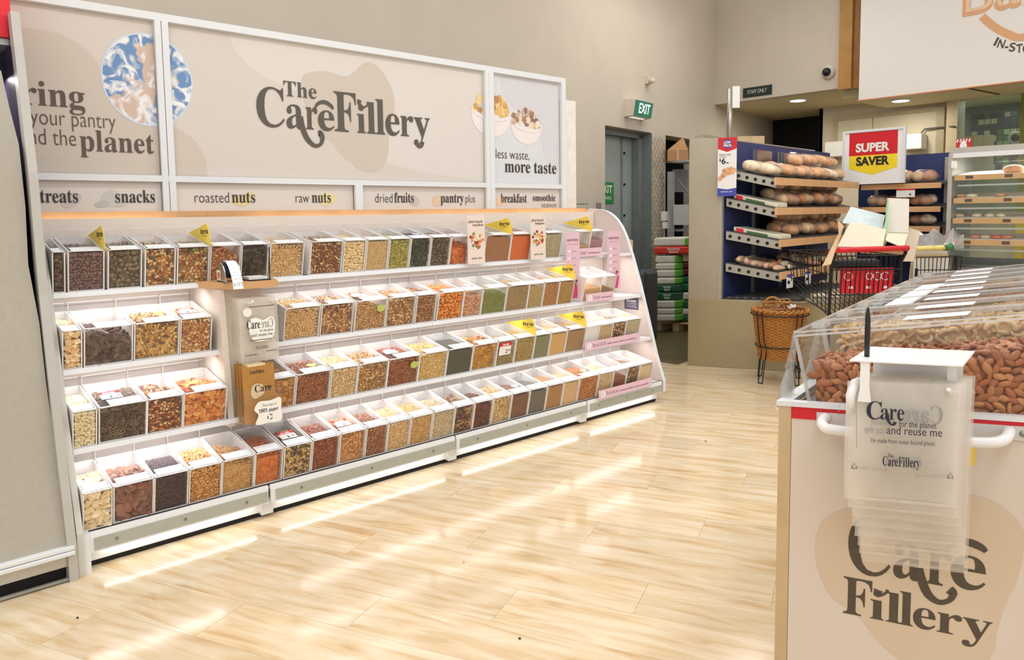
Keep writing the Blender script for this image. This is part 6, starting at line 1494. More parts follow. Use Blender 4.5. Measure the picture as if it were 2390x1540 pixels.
rel(stroke([(a, z, w) for (a, z), w in zip(aS, (0.006, 0.006, 0.004, 0.005, 0.007))], BO - IS * 0.0008, IE, UP, M_inkn, None), front_bag)
bt('for the planet', 'sans', 2098, 995, 2186, 20, M_inkn, k=2); bt('planet', 'sans', 2032, 990, 2075, 20, M_inkg, True)
bt('and reuse me', 'sans', 2070, 1012, 2199, 27, M_inkn, k=2); bt('use me', 'sans', 2018, 1010, 2068, 26, M_inkg, True)
bt("I'm made from ocean bound plastic", 'sans', 2033, 1032, 2183, 15, M_inkn, k=2)
bt('The', 'serif', 2072, 1067, 2086, 12, M_inkn, k=2); bt('CareFillery', 'serif', 2060, 1086, 2147, 32, M_inkn, k=2); bt('CareFillery', 'serif', 2063, 1089, 2150, 32, M_inkg, True)
bt('SOFT PLASTICS recycle this bag', 'sans', 1990, 1095, 2070, 11, M_inkg); bt('SOFT PLASTICS recycle this bag', 'sans', 2136, 1112, 2224, 11, M_inkg, True)
for px, py in ((1994, 1092), (2218, 1115)):
    tri = [bpx_(px - 7, py), bpx_(px + 7, py + 1), bpx_(px, py - 13)]
    rel(stroke([(a, z, 0.0014) for a, z in tri + [tri[0]]], BO, IE, UP, M_inkn, None, 'recycle_mark', 1), front_bag)
bt('reusable bag for dry bulk goods only', 'sans', 2158, 890, 2232, 9, M_inkg)
sc_l = [bpx_(1999, y) for y in (925, 965, 1005, 1045)]
rel(stroke([(a, z, 0.0012) for a, z in sc_l], BO, IE, UP, M_inkg, None, 'scale_line', 1), front_bag)
# pen and ball chain
pn = empty('pen', tuple(I(0.232, -0.175, 1.18))); tag(pn, 'black pen standing on the white plate of the island', 'pen')
pt0 = onpl(2023, 838, I(0, -0.175, 0), INn); pt1 = onpl(2024, 722, I(0, -0.175, 0), INn)
pa, pz = (pt0 - I(0, -0.175, 0)).dot(IE), 1.180; ph_ = pt1[2] - pt0[2]
pb0 = I(pa, -0.175, 1.180)
rel(MB().lathe(pb0, [(0.0055, 0), (0.0058, ph_ * 0.3), (0.0056, ph_ * 0.75), (0.0042, ph_ * 0.88), (0.0022, ph_ * 0.97), (0.001, ph_)], 14).build('barrel', mat('black_gloss_plastic', (20, 18, 24), 0.3), smooth=True), pn)
cc_ = smooth_path([pb0 + UP * ph_ * 0.97 - IE * 0.004, pb0 + UP * ph_ * 0.6 - IE * 0.012, pb0 + UP * ph_ * 0.2 - IE * 0.032, pb0 - UP * 0.002 - IE * 0.036 - IS * 0.035, pb0 - UP * 0.12 - IE * 0.042 - IS * 0.05], 10)
bd = MB()
for p in cc_: bd.lathe(p, [(0.0004, -0.0013), (0.0013, -0.0006), (0.0013, 0.0006), (0.0004, 0.0013)], 6)
rel(bd.build('ball_chain', M_screw), pn)
# clear scoops
M_scoop = clear_mat('scoop_plastic', (244, 244, 242), 0.22, (246, 246, 246), 1.0)
def scoop(a, b, z, lab, flip=1):
    s = empty('scoop', tuple(I(a, b, z))); 
    rel(MB().tube([I(a, b, z + 0.16), I(a - 0.004, b, z + 0.12), I(a - 0.012, b, z + 0.07)], [0.006, 0.008, 0.012], 8).build('handle', M_scoop, smooth=True), s)
    bw = []
    for i in range(6):
        t = i / 5; r_ = 0.012 + 0.016 * min(1, t * 2)
        bw.append([I(a - 0.012 - 0.012 * t + r_ * math.cos(u) * 0.6, b + r_ * math.sin(u), z + 0.07 - 0.10 * t) for u in np.linspace(0.3, 2 * math.pi - 0.3, 12)])
    m_ = MB().grid(bw); m_.grid([[p + UP * 0.0 + IE * 0.002 for p in rw] for rw in bw])
    rel(m_.build('bowl', M_scoop, smooth=True), s)
    rel(MB().tube([bw[-1][j] for j in range(12)], 0.0016, 6).build('bowl_lip', M_edge), s)
    tag(s, lab, 'scoop', 'clear scoops on the island')
scoop(0.018, 0.06, 1.03, 'clear plastic scoop hanging beside the almond bin')
scoop(0.012, 0.30, 1.02, 'clear plastic scoop hanging beside the cashew bin')
# ================================================================ bakery shelving
BA = np.array([-4.17, 6.074, 0]); BU = np.array([0.9, 0.43, 0]); BU /= np.linalg.norm(BU); BV = np.array([-0.07, 0.9975, 0])
def Bk(t, v, z): return BA + BU * t + BV * v + UP * z
def bbox(m_, t0, t1, v0, v1, z0, z1): return m_.obox(Bk(t0, v0, z0), BU * (t1 - t0), BV * (v1 - v0), UP * (z1 - z0))
M_stl = mat('bronze_tinted_steel', (178, 168, 148), 0.38, 0.55, var=0.05, scale=3); M_stl2 = mat('bench_steel', (172, 160, 128), 0.34, 0.55, var=0.05, scale=3)
M_navy = mat('navy_back_panel', (44, 56, 106), 0.5, var=0.06); M_grl = mat('galvanised_rail', (176, 172, 160), 0.4, 0.5, var=0.05); M_ply = mat('pale_ply_rail', (222, 174, 124), 0.5, var=0.06, scale=8)
M_hole = mat('dark_hole', (28, 26, 30), 0.7)
bu = empty('bakery_shelves', tuple(Bk(0.6, 1.0, 0))); tag(bu, 'steel bakery shelving with navy back and four sloping bread shelves', 'shelving')
def bq(o): return rel(o, bu)
bq(MB().prism([Bk(0, 0, 0), Bk(1.35, 0, 0), Bk(1.35, 1.78, 0), Bk(0, 2.36, 0)], UP * 0.655).build('bench', M_stl2, bevel=0.004))
bq(bbox(MB(), 1.06, 1.36, -0.02, 1.76, 0.655, 0.69).build('bench_ledge', M_stl))
bq(bbox(MB(), 0.0, 0.28, 0.0, 2.25, 0.655, 2.175).build('end_cladding', M_stl, bevel=0.004))
bq(bbox(MB(), 0.28, 0.31, 0.0, 0.035, 0.655, 2.175).build('corner_upright', M_grl))
bq(bbox(MB(), 0.285, 0.305, 0.03, 2.62, 0.655, 2.16).build('back_panel', M_navy))
bq(bbox(MB(), 0.30, 1.0, 0.03, 1.9, 0.656, 0.668).build('deck_slats_tray', mat('dark_deck', (58, 58, 62), 0.4)))
for k in range(9):
    bq(bbox(MB(), 0.34 + k * 0.075, 0.37 + k * 0.075, 0.05, 1.88, 0.668, 0.676).build('deck_slat', mat('slat_grey', (120, 118, 116), 0.4, 0.4)))
for v in (0.62, 1.25, 1.9):
    bq(bbox(MB(), 0.306, 0.335, v, v + 0.035, 0.66, 2.10).build('upright', mat('dark_upright', (96, 98, 104), 0.45, 0.4)))
for k in range(5):
    bq(bbox(MB(), 0.306, 0.310, 0.2 + k * 0.5, 0.55 + k * 0.5, 1.90, 2.10).build('back_mirror', mat('grey_mirror', (166, 160, 150), 0.15, 0.8)) if k > 0 else bbox(MB(), 0.306, 0.309, 0.05, 0.1, 1.95, 2.0).build('back_clip', M_grl))
SHB = [(1.885, 1.775, 0.77), (1.612, 1.500, 0.78), (1.300, 1.205, 0.82), (0.995, 0.905, 0.83)]   # z at back, z at front, front t
for zi, (zb_, zf_, tf) in enumerate(SHB):
    d = Bk(tf, 0, zf_) - Bk(0.33, 0, zb_)
    br_ = MB().obox(Bk(0.33, 0.04, zb_ - 0.075), d, BV * 0.012, UP * 0.075)
    bq(br_.build('bracket', M_grl))
    for k in range(6):
        c = Bk(0.33, 0.037, zb_ - 0.038) + d * (0.08 + 0.17 * k)
        bq(MB().lathe(c, [(0.016, 0), (0.016, 0.004)], 10, -BV).build('bracket_hole', M_hole))
    bq(MB().obox(Bk(0.33, 0.05, zb_), d, BV * 2.08, UP * 0.008).build('shelf_tray', mat('wire_tray_grey', (96, 94, 96), 0.4, 0.5)))
    for v0, v1 in ((0.0, 0.36), (0.37, 1.1), (1.11, 1.7), (1.71, 2.13)):
        bq(MB().obox(Bk(tf, v0, zf_ - 0.05), BU * 0.018, BV * (v1 - v0), UP * 0.068).build('ply_rail', M_ply))
# bread on these shelves
M_wrap = clear_mat('bread_wrapper', (254, 253, 251), 0.15, (252, 247, 242), 1.5, 0.07, 0.4)
CRUST = [mat('crust_%d' % i, c, 0.55, var=0.22, scale=16) for i, c in enumerate(((230, 180, 134), (216, 160, 114), (238, 198, 158), (200, 138, 96), (246, 218, 188)))]
def bun_geo(L, W, H, seg=9, rings=6): return sph(seg, rings, lambda t, p: (L / 2 * math.cos(p), W / 2 * math.sin(p) ** 0.7 * math.cos(t), H / 2 * math.sin(p) ** 0.7 * (math.sin(t) if math.sin(t) > 0 else 0.75 * math.sin(t))))
_bun_cache = {}
def bun_mesh(L, W, H, mi):
    key = (round(L, 3), round(W, 3), round(H, 3), mi)
    if key not in _bun_cache:
        V, T = bun_geo(L, W, H); me = np_mesh('bun', V, T); me.materials.append(CRUST[mi]); _bun_cache[key] = me
    return _bun_cache[key]
def bagged(c, axis_l, axis_w, n, bun, wrap, lab, group, mi, rows=1, seed=0, up=UP, cat='bread'):
    """A clear bag of rolls: the bag is the thing, the rolls are in it as its parts."""
    r = np.random.default_rng(seed); root = empty('bread_bag', tuple(c)); c = np.array(c, float)
    L, W, H = bun; tw_ = r.normal() * 0.16; axis_l, axis_w = axis_l * math.cos(tw_) + axis_w * math.sin(tw_), axis_w * math.cos(tw_) - axis_l * math.sin(tw_)
    nl = max(1, n // rows)
    for i in range(n):
        il, iw = i % nl, i // nl
        p = c + axis_l * ((il - (nl - 1) / 2) * W * 0.92) + axis_w * ((iw - (rows - 1) / 2) * L * 0.86) + up * (H * 0.42 + r.uniform(-0.006, 0.026))
        o = obj('bun', bun_mesh(L, W, H, (mi + int(r.integers(0, 2))) % 5)); 
        R_ = Matrix((tuple(axis_w), tuple(axis_l), tuple(up))).transposed(); o.rotation_euler = (R_ @ Matrix.Rotation(r.normal() * 0.3, 3, 'Z')).to_euler(); o.location = p; rel(o, root)
    # wrapper: pillow with gathered ends
    LL, WW, HH = nl * W * 0.98 + 0.05, rows * L * 0.98 + 0.02, H * 1.12
    P = []
    for i in range(9):
        t = -1 + 2 * i / 8; k = (1 - abs(t) ** 4) * 0.92 + 0.08
        row = []
        for j in range(13):
            a = 2 * math.pi * j / 12; jit = 1 + r.uniform(-0.05, 0.05)
            row.append(c + axis_l * (t * LL / 2) + axis_w * (WW / 2 * k * math.copysign(abs(math.cos(a)) ** 0.7, math.cos(a)) * jit) + up * (HH * 0.46 + HH * 0.52 * k * math.copysign(abs(math.sin(a)) ** 0.7, math.sin(a)) * jit))
        P.append(row)
    rel(MB().grid(P).build('wrapper', M_wrap, smooth=True), root)
    tag(root, lab, cat, group); return root
def on_shelf(zi, f, v, lift=0.008):
    zb_, zf_, tf = SHB[zi]; p0, p1 = Bk(0.33, v, zb_), Bk(tf, v, zf_); return p0 + (p1 - p0) * f + UP * lift
sh_n = ['top', 'second', 'third', 'lowest']
ordn = ['nearest', 'second nearest', 'third nearest', 'fourth nearest', 'fifth nearest', 'sixth nearest', 'seventh nearest', 'farthest']
BREAD = {0: [0.20, 0.58, 0.96, 1.34, 1.75], 1: [0.60, 0.98, 1.36, 1.75], 2: [0.66, 1.04, 1.40, 1.78], 3: [0.16, 0.40, 0.98, 1.35, 1.75]}
kinds = {0: ('clear bag of soft white rolls', (0.16, 0.115, 0.115), 4), 1: ('clear bag of brown dinner rolls', (0.145, 0.13, 0.13), 1), 2: ('clear bag of crusty round rolls', (0.145, 0.13, 0.13), 0), 3: ('clear bag of long hot dog rolls', (0.20, 0.055, 0.07), 2)}
for zi, vs in BREAD.items():
    nm_, bun, mi = kinds[zi]
    for k, v in enumerate(vs):
        zb_, zf_, tf = SHB[zi]; dd = (Bk(tf, 0, zf_) - Bk(0.33, 0, zb_)); dd /= np.linalg.norm(dd); upv = np.cross(dd, BV); upv = upv if upv[2] > 0 else -upv
        bagged(on_shelf(zi, 0.52 if zi != 3 else 0.5, v), dd if zi == 3 else BV, BV if zi == 3 else dd, 6 if zi != 3 else 8, bun, True, '%s, %s on the %s bakery shelf' % (nm_, ordn[k] if k < 7 else 'farthest', sh_n[zi]), 'bagged bread on the bakery shelves', mi if k % 2 == 0 else (mi + 1) % 5, 2 if zi != 3 else 1, 40 + zi * 10 + k, upv)
        if zi in (0, 1, 2) and k >= (2 if zi == 0 else 0):
            bagged(on_shelf(zi, 0.42, v + 0.10, 0.125), BV, dd, 3, bun, True, 'upper %s, %s pair on %s bakery shelf' % (nm_.replace('clear bag of ', 'bag of '), ordn[k], sh_n[zi]), 'bagged bread on the bakery shelves', (mi + 1) % 5, 1, 90 + zi * 10 + k, upv)
# garlic bread packs near the bracket end of the two middle shelves
for zi, lab in ((1, 'long flat garlic bread pack on the second bakery shelf'), (2, 'long flat garlic bread pack on the third bakery shelf')):
    zb_, zf_, tf = SHB[zi]; d = Bk(tf, 0, zf_) - Bk(0.33, 0, zb_); g_ = empty('bread_pack', tuple(on_shelf(zi, 0.5, 0.2)))
    o = Bk(0.33, 0.10, zb_ + 0.010) + d * 0.08
    rel(MB().obox(o, d * 0.86, BV * 0.24, UP * 0.042).build('sleeve', mat('cream_pack', (226, 220, 196), 0.4), bevel=0.008), g_)
    rel(MB().obox(o + d * 0.25 - BV * 0.0015, d * 0.38, BV * 0.0015, UP * 0.026).build('green_print', mat('pack_green', (70, 110, 56), 0.5)), g_)
    rel(MB().obox(o + d * 0.05 - BV * 0.0015, d * 0.14, BV * 0.0015, UP * 0.036).build('red_print', mat('pack_red', (190, 100, 70), 0.5)), g_)
    tag(g_, lab, 'bread')
# shelf tickets on the lowest rail
for k, v in enumerate((0.10, 0.52)):
    zf_, tf = SHB[3][1], SHB[3][2]
    t_ = empty('shelf_ticket', tuple(Bk(tf + 0.02, v, zf_)))
    rel(MB().obox(Bk(tf + 0.021, v, zf_ - 0.14), BV * 0.14, BU * 0.002, UP * 0.13).build('ticket', M_ticket), t_)
    rel(MB().obox(Bk(tf + 0.0235, v, zf_ - 0.035), BV * 0.14, BU * 0.001, UP * 0.025).build('blue_header', mat('ticket_blue', (70, 90, 170), 0.5)), t_)
    rel(MB().obox(Bk(tf + 0.0235, v + 0.02, zf_ - 0.10), BV * 0.05, BU * 0.001, UP * 0.03).build('price_print', M_inkb), t_)
    tag(t_, ['white price ticket hanging at the near end of lowest bakery rail', 'white price ticket hanging farther along the lowest bakery rail'][k], 'ticket', 'shelf tickets')
# low price hanging sign on the upright
lw = empty('low_price_sign', tuple(Bk(0.28, -0.06, 1.6))); tag(lw, 'tall low price sign with croissants hung on the bakery end', 'sign')
nB = np.array([BU[1], -BU[0], 0])
def lq(px, py):
    q = onpl(px, py, Bk(0, -0.08, 0), nB); w = q - Bk(0, -0.08, 0); return w.dot(BU), q[2]
LO = Bk(0, -0.08, 0)
t0_, z1_ = lq(1676, 322); t1_, _ = lq(1720, 321); _, z0_ = lq(1676, 458)
def lpoly(pts, m_, k, nm='printed_shape'): rel(flat_poly([(t0_ + a * (t1_ - t0_), z0_ + b * (z1_ - z0_)) for a, b in pts], LO + nB * (0.003 + 0.0006 * k), BU, UP, m_, None, nm), lw)
rel(MB().obox(LO + BU * t0_ + UP * z0_, BU * (t1_ - t0_), nB * 0.003, UP * (z1_ - z0_)).build('board', M_ticket), lw)
lpoly([(0, 1), (0, 0.81), (0.5, 0.755), (1, 0.81), (1, 1)], M_red, 1); lpoly([(0, 0), (0, 0.14), (0.5, 0.115), (1, 0.14), (1, 0)], mat('royal_blue_print', (60, 76, 168), 0.5), 1)
lpoly([(0.28, 0.965), (0.28, 0.84), (0.5, 0.80), (0.74, 0.84), (0.74, 0.965)], mat('plum_badge', (96, 60, 140), 0.5), 2)
Wd = t1_ - t0_; Ht = z1_ - z0_
def lt(s, style, a, b, w, h_, m_): rel(lettering(s, style, LO + nB * 0.0055 + BU * (t0_ + a * Wd) + UP * (z0_ + b * Ht), BU, UP, w * Wd, h_ * Ht, m_, None), lw)
lt('LOW', 'black', 0.31, 0.895, 0.38, 0.065, M_white); lt('PRICE', 'black', 0.31, 0.845, 0.40, 0.055, M_white)
lt('Medium Straight', 'sans', 0.08, 0.70, 0.62, 0.035, M_inkb); lt('Croissants', 'sans', 0.08, 0.665, 0.38, 0.035, M_inkb)
lt('$', 'bold', 0.08, 0.60, 0.10, 0.065, M_inkb); lt('6', 'bold', 0.20, 0.555, 0.22, 0.135, M_inkb); lt('ea', 'bold', 0.45, 0.56, 0.14, 0.045, M_inkb)
for k, (a, b) in enumerate(((0.12, 0.30), (0.28, 0.35), (0.44, 0.38), (0.60, 0.40), (0.78, 0.41), (0.36, 0.43), (0.54, 0.45), (0.70, 0.46), (0.86, 0.44))):
    lpoly(circle2(a, b, 0.13, 0.042, 12), CRUST[k % 2], 2 + 0.1 * k, 'croissant_picture')
lt('EVERYDAY LOW', 'bold', 0.18, 0.065, 0.62, 0.03, M_white)
# pole with antenna panel above it
pl_ = empty('antenna_pole', tuple(Bk(0.36, 0.5, 2.16))); tag(pl_, 'steel pole with a flat white antenna above the bakery shelves', 'pole')
pc_ = atd(1703, 322, 7.6); 
rel(MB().tube([pc_ - UP * 0.12, atd(1703, 208, 7.6)], 0.024, 12).build('pole', M_steel, smooth=True), pl_)
rel(MB().obox(atd(1710, 252, 7.55), (0.05, 0.05, 0), (0.004, -0.012, 0), UP * 0.215).build('antenna', M_white), pl_)
rel(MB().tube([pc_ + BU * -0.03, pc_ + BU * -0.035 + UP * 0.2, atd(1702, 262, 7.55)], 0.004, 6).build('cable', M_inkg), pl_)
# cartons lying on top
def carton(px0, py0, px1, py1, d, dep, lab, m_, nm='carton'):
    a, b = atd(px0, py1, d), atd(px1, py1, d); h_ = atd(px0, py0, d)[2] - a[2]
    c = empty(nm, tuple(a)); dirv = b - a; dirv[2] = 0
    back = np.array([-dirv[1], dirv[0], 0]); back = back / np.linalg.norm(back) * dep
    rel(MB().obox(a, dirv, back, UP * h_).build('box', m_), c)
    rel(MB().obox(a - back * 0.004 + dirv * 0.46, dirv * 0.08, back * 0.004, UP * h_).build('tape', mat('parcel_tape', (206, 178, 132), 0.35)), c)
    tag(c, lab, 'box'); return c
M_cart = mat('brown_cardboard', (176, 130, 88), 0.75, var=0.06); M_cart2 = mat('pale_cardboard', (214, 186, 146), 0.75, var=0.05)
carton(1722, 318, 1784, 338, 8.6, 0.4, 'pale cardboard carton on top of the bakery shelves', M_cart2)
open_box = carton(1558, 350, 1606, 376, 9.55, 0.22, 'open brown cardboard carton on the stockroom rack', M_cart)
fl2 = empty('loose_wrap', tuple(atd(1640, 322, 7.4)))
rel(MB().grid([[atd(1622 + 22 * i, 324 - 5 * math.sin(1.4 * i) - j * 2, 7.3 + 0.12 * j) for i in range(4)] for j in range(4)]).build('wrap_sheet', M_wrap), fl2)
rel(MB().obox(atd(1642, 320, 7.6), BU * 0.18 - UP * 0.03, BV * 0.2, UP * 0.006).build('card_flap', M_cart), fl2)
tag(fl2, 'loose plastic wrap and card flap on top of the steel end', 'wrapping')
# carton flaps for the open box
rel(MB().add([atd(1558, 350, 9.55), atd(1592, 322, 9.65), atd(1596, 324, 9.65), atd(1606, 350, 9.55)], [(0, 1, 2, 3)]).build('flap', M_cart), open_box)
# stockroom rack in the dark opening
rk = empty('stock_rack', tuple(atd(1560, 700, 8.5))); tag(rk, 'grey steel rack upright with diagonal brace in the dark stockroom', 'rack')
M_rk = mat('rack_grey', (150, 150, 152), 0.4, 0.4)
rel(MB().obox(atd(1556, 770, 9.7) * [1, 1, 0], BU * 0.06, BV * 0.06, UP * 2.0).build('rack_post', M_rk), rk)
rel(MB().tube([atd(1568, 402, 9.7), atd(1606, 450, 9.7)], 0.012, 6).build('brace', M_rk), rk)
rel(MB().obox(atd(1556, 380, 9.6), BU * 0.5, BV * 0.4, UP * 0.03).build('rack_shelf', M_rk), rk)
rel(MB().obox(atd(1566, 540, 9.7), BU * 0.5, BV * 0.4, UP * 0.03).build('rack_shelf', M_rk), rk)
tb = MB().prism([atd(1571, 448, 9.95), atd(1604, 448, 9.95), atd(1606, 395, 9.95), atd(1569, 395, 9.95)], BV * 0.2).build('plastic_tub', mat('grey_tub', (142, 146, 152), 0.4)); tag(tb, 'grey plastic tub on the stockroom rack', 'tub')
cb = empty('clipboard', tuple(atd(1585, 500, 8.1)))
rel(MB().obox(atd(1568, 525, 9.6), BU * 0.26, BV * 0.01, UP * 0.26).build('sheet', mat('grey_sheet', (186, 184, 182), 0.6)), cb)
for k in range(3): rel(MB().obox(atd(1571, 515 - 16 * k, 9.59), BU * 0.17, BV * 0.002, UP * 0.006).build('print_line', M_inkb), cb)
tag(cb, 'printed stock sheet hanging on the rack', 'sheet')
ic = MB().obox(atd(1543, 515, 8.12), BU * 0.06, BV * 0.05, UP * 0.10).obox(atd(1546, 533, 8.12), BU * 0.05, BV * 0.05, UP * 0.07).build('wall_intercom', mat('intercom_white', (206, 206, 204), 0.4)); tag(ic, 'small white door switch on the tread plate', 'switch')

# flour and mix bags stacked on a pallet
pa_ = empty('pallet', tuple(onz(1565, 772, 0))); tag(pa_, 'small timber pallet under the stacked bakery bags', 'pallet')
PU, PV = BU, BV; PO = onz(1531, 771, 0)
for k in range(3): rel(MB().obox(PO + PU * (0.0 + 0.21 * k), PU * 0.07, PV * 0.6, UP * 0.09).build('bearer', M_cart2), pa_)
for k in range(4): rel(MB().obox(PO + PV * (0.02 + 0.16 * k) + UP * 0.09, PU * 0.50, PV * 0.10, UP * 0.02).build('deck_board', M_cart2), pa_)
BAGC = {'w': ('white', (222, 220, 206), (96, 176, 60)), 'r': ('red', (212, 56, 40), (212, 56, 40)), 'g': ('dark green', (20, 92, 58), (20, 92, 58)), 'm': ('maroon', (96, 26, 48), (96, 26, 48))}
def bag_col(px0, px1, ys, codes, d, lab):
    for (y0, y1), cde in zip(ys, codes):
        nm_, c1, c2 = BAGC[cde]
        a = atd(px0, y1, d); b = atd(px1, y1, d); dirv = b - a; dirv[2] = 0; h_ = atd(px0, y0, d)[2] - a[2]
        q = empty('mix_bag', tuple(a)); back = PV * 0.42
        rel(MB().obox(a, dirv, back, UP * h_ * 0.97).build('sack', mat('sack_' + cde, c1, 0.5), bevel=0.02), q)
        rel(MB().obox(a + dirv * 0.86 - back * 0.004, dirv * 0.15, back * 1.004, UP * h_ * 0.93 + UP * 0.001).build('end_print', mat('sack_end_' + cde, c2, 0.5), bevel=0.015), q)
        if cde in 'gr' and px1 - px0 > 40:
            n_ = np.cross(dirv, UP); n_ /= np.linalg.norm(n_); n_ = n_ if n_.dot(CAMP - a) > 0 else -n_
            rel(lettering('BANANA', 'bold', a + dirv * 0.38 + UP * h_ * 0.52 + n_ * 0.003, dirv / np.linalg.norm(dirv), UP, np.linalg.norm(dirv) * 0.34, 0.036, M_white, None), q)
            rel(lettering('BREAD', 'bold', a + dirv * 0.42 + UP * h_ * 0.18 + n_ * 0.003, dirv / np.linalg.norm(dirv), UP, np.linalg.norm(dirv) * 0.26, 0.036, M_white, None), q)
        yield q, nm_
dL = 9.2
i_ = 0
for q, nm_ in bag_col(1529, 1580, [(734, 750), (720, 734), (701, 719), (682, 701), (664, 682), (648, 664), (630, 647), (614, 630), (596, 614)], 'wwwggwwww', dL, ''):
    tag(q, '%s mix bag, %s from the pallet in the left stack' % (nm_, ORD[i_]), 'bag', 'stacked mix bags'); i_ += 1
i_ = 0
for q, nm_ in bag_col(1583, 1612, [(735, 750), (720, 735), (701, 720), (682, 700), (661, 680), (645, 661), (627, 643), (612, 627), (590, 611)], 'gwgwggmmw', dL + 0.1, ''):
    tag(q, '%s mix bag, %s from the pallet in the right stack' % (nm_, ORD[i_]), 'bag', 'stacked mix bags'); i_ += 1
for q, nm_ in bag_col(1526, 1610, [(575, 594)], 'r', dL - 0.02, ''): tag(q, 'red mix bag lying across both stacks', 'bag', 'stacked mix bags')
for q, nm_ in bag_col(1525, 1608, [(554, 575)], 'w', dL - 0.02, ''): tag(q, 'white mix bag with bright green end on the very top', 'bag', 'stacked mix bags')
# things behind the wall unit's far end
carton(1457, 560, 1477, 650, 7.4, 0.3, 'small brown carton standing behind the curved end panel', M_cart2)
dbn = MB().obox(onz(1452, 800, 0), BU * 0.26, BV * 0.3, UP * 0.84).build('waste_bin', mat('slate_plastic', (70, 76, 84), 0.4), bevel=0.05); tag(dbn, 'dark slate waste bin beside the fire door jamb', 'bin')

# ================================================================ facing run of shelves with the super saver board
YB0, YF = 9.12, 8.62
bb2 = empty('bread_stand', (-3.2, YF, 0)); tag(bb2, 'navy backed bread stand facing the aisle under the super saver board', 'shelving')
def b2(o): return rel(o, bb2)
b2(MB().box(-3.86, -2.70, YB0, YB0 + 0.03, 0.2, 2.10).build('back_panel', M_navy))
b2(MB().box(-3.86, -2.72, 8.50, YB0, 0.0, 0.62).build('bench', M_stl2))
b2(MB().box(-3.66, -3.62, YB0 - 0.03, YB0, 0.6, 2.05).box(-2.92, -2.88, YB0 - 0.03, YB0, 0.6, 2.05).build('upright', M_grl))
ZS2 = [1.735, 1.485, 1.275, 1.02]
for k, z in enumerate(ZS2):
    b2(MB().obox((-3.62, YF + 0.02, z), (0.80, 0, 0), (0, 0.46, 0.06), (0, 0, 0.008)).build('shelf_tray', mat('wire_tray_grey', (96, 94, 96))))
    b2(MB().box(-3.62, -2.80, YF, YF + 0.018, z - 0.03, z + 0.028).build('ply_rail', M_ply))
for k, z in enumerate(ZS2[:3]):
    for j, x in enumerate((-3.48, -3.26, -3.04)):
        if k == 2 and j < 2: continue
        bagged((x, YF + 0.22, z + 0.03), RX, RY, 4, [(0.16, 0.125, 0.14), (0.14, 0.12, 0.13), (0.13, 0.12, 0.12)][k], True, '%s bag of round rolls on the %s shelf of the bread stand' % (['left', 'middle', 'right'][j], ['top', 'second', 'third'][k]), 'bagged rolls on the bread stand', 2 if k == 0 else (1 + j) % 5, 2, 200 + k * 10 + j)
tkt = empty('shelf_ticket', (-3.1, YF - 0.01, 1.66)); tag(tkt, 'white and red price ticket under the top rail of bread stand', 'ticket')
rel(MB().box(-3.24, -3.05, YF - 0.004, YF - 0.002, 1.615, 1.705).build('ticket', M_ticket), tkt); rel(MB().box(-3.24, -3.05, YF - 0.006, YF - 0.004, 1.69, 1.705).build('red_header', M_red), tkt)
rel(lettering('4', 'bold', (-3.11, YF - 0.0065, 1.63), RX, UP, 0.022, 0.045, M_inkb, None), tkt)
bl = MB().obox((-2.86, YB0 - 0.004, 1.46), (0.165, 0, 0), (0, 0.004, 0), (0, 0, 0.14)).build('blue_card', mat('pale_blue_card', (150, 186, 222), 0.5), bb2); bl.matrix_parent_inverse = Matrix.Translation(-bb2.location)
ss = empty('super_saver_sign', (-3.5, 8.5, 1.76)); tag(ss, 'white framed super saver board in red and yellow on the bread stand', 'sign')
SYs = 8.56
c0, c1, c2 = ony(1968, 302, SYs), ony(2115, 300, SYs), ony(1970, 415, SYs)
X0, X1, ZT_, ZB_ = c0[0], c1[0], (c0[2] + c1[2]) / 2, 1.77
def sp_(o): return rel(o, ss)
sp_(MB().box(X0 + 0.004, X1 - 0.004, SYs, SYs + 0.02, ZB_, ZT_ - 0.004).build('board', M_ticket))
fw = 0.025
sp_(MB().box(X0, X1, SYs - 0.012, SYs + 0.024, ZT_ - fw, ZT_).box(X0, X0 + fw, SYs - 0.012, SYs + 0.024, ZB_, ZT_ - fw).box(X1 - fw, X1, SYs - 0.012, SYs + 0.024, ZB_, ZT_ - fw).build('frame', M_frame))
def sc2(a, b): return (X0 + a * (X1 - X0), ZB_ + b * (ZT_ - ZB_))
def spoly(pts, m_, k): sp_(flat_poly([sc2(*p) for p in pts], (0, SYs - 0.001 * k, 0), RX, UP, m_, None, 'printed_shape'))
spoly([(0.11, 0.95), (0.11, 0.53), (0.88, 0.53), (0.88, 0.95)], M_red, 2); spoly([(0.115, 0.53), (0.115, 0.29), (0.49, 0.17), (0.88, 0.29), (0.88, 0.53)], mat('saver_yellow', (250, 218, 40), 0.5), 2)
def stx(s, a, b, w, h_, m_): p = sc2(a, b); sp_(lettering(s, 'black', (p[0], SYs - 0.004, p[1]), RX, UP, w * (X1 - X0), h_, m_, None))
stx('SUPER', 0.22, 0.60, 0.54, 0.128, M_white); stx('SAVER', 0.23, 0.35, 0.53, 0.128, M_inkb)
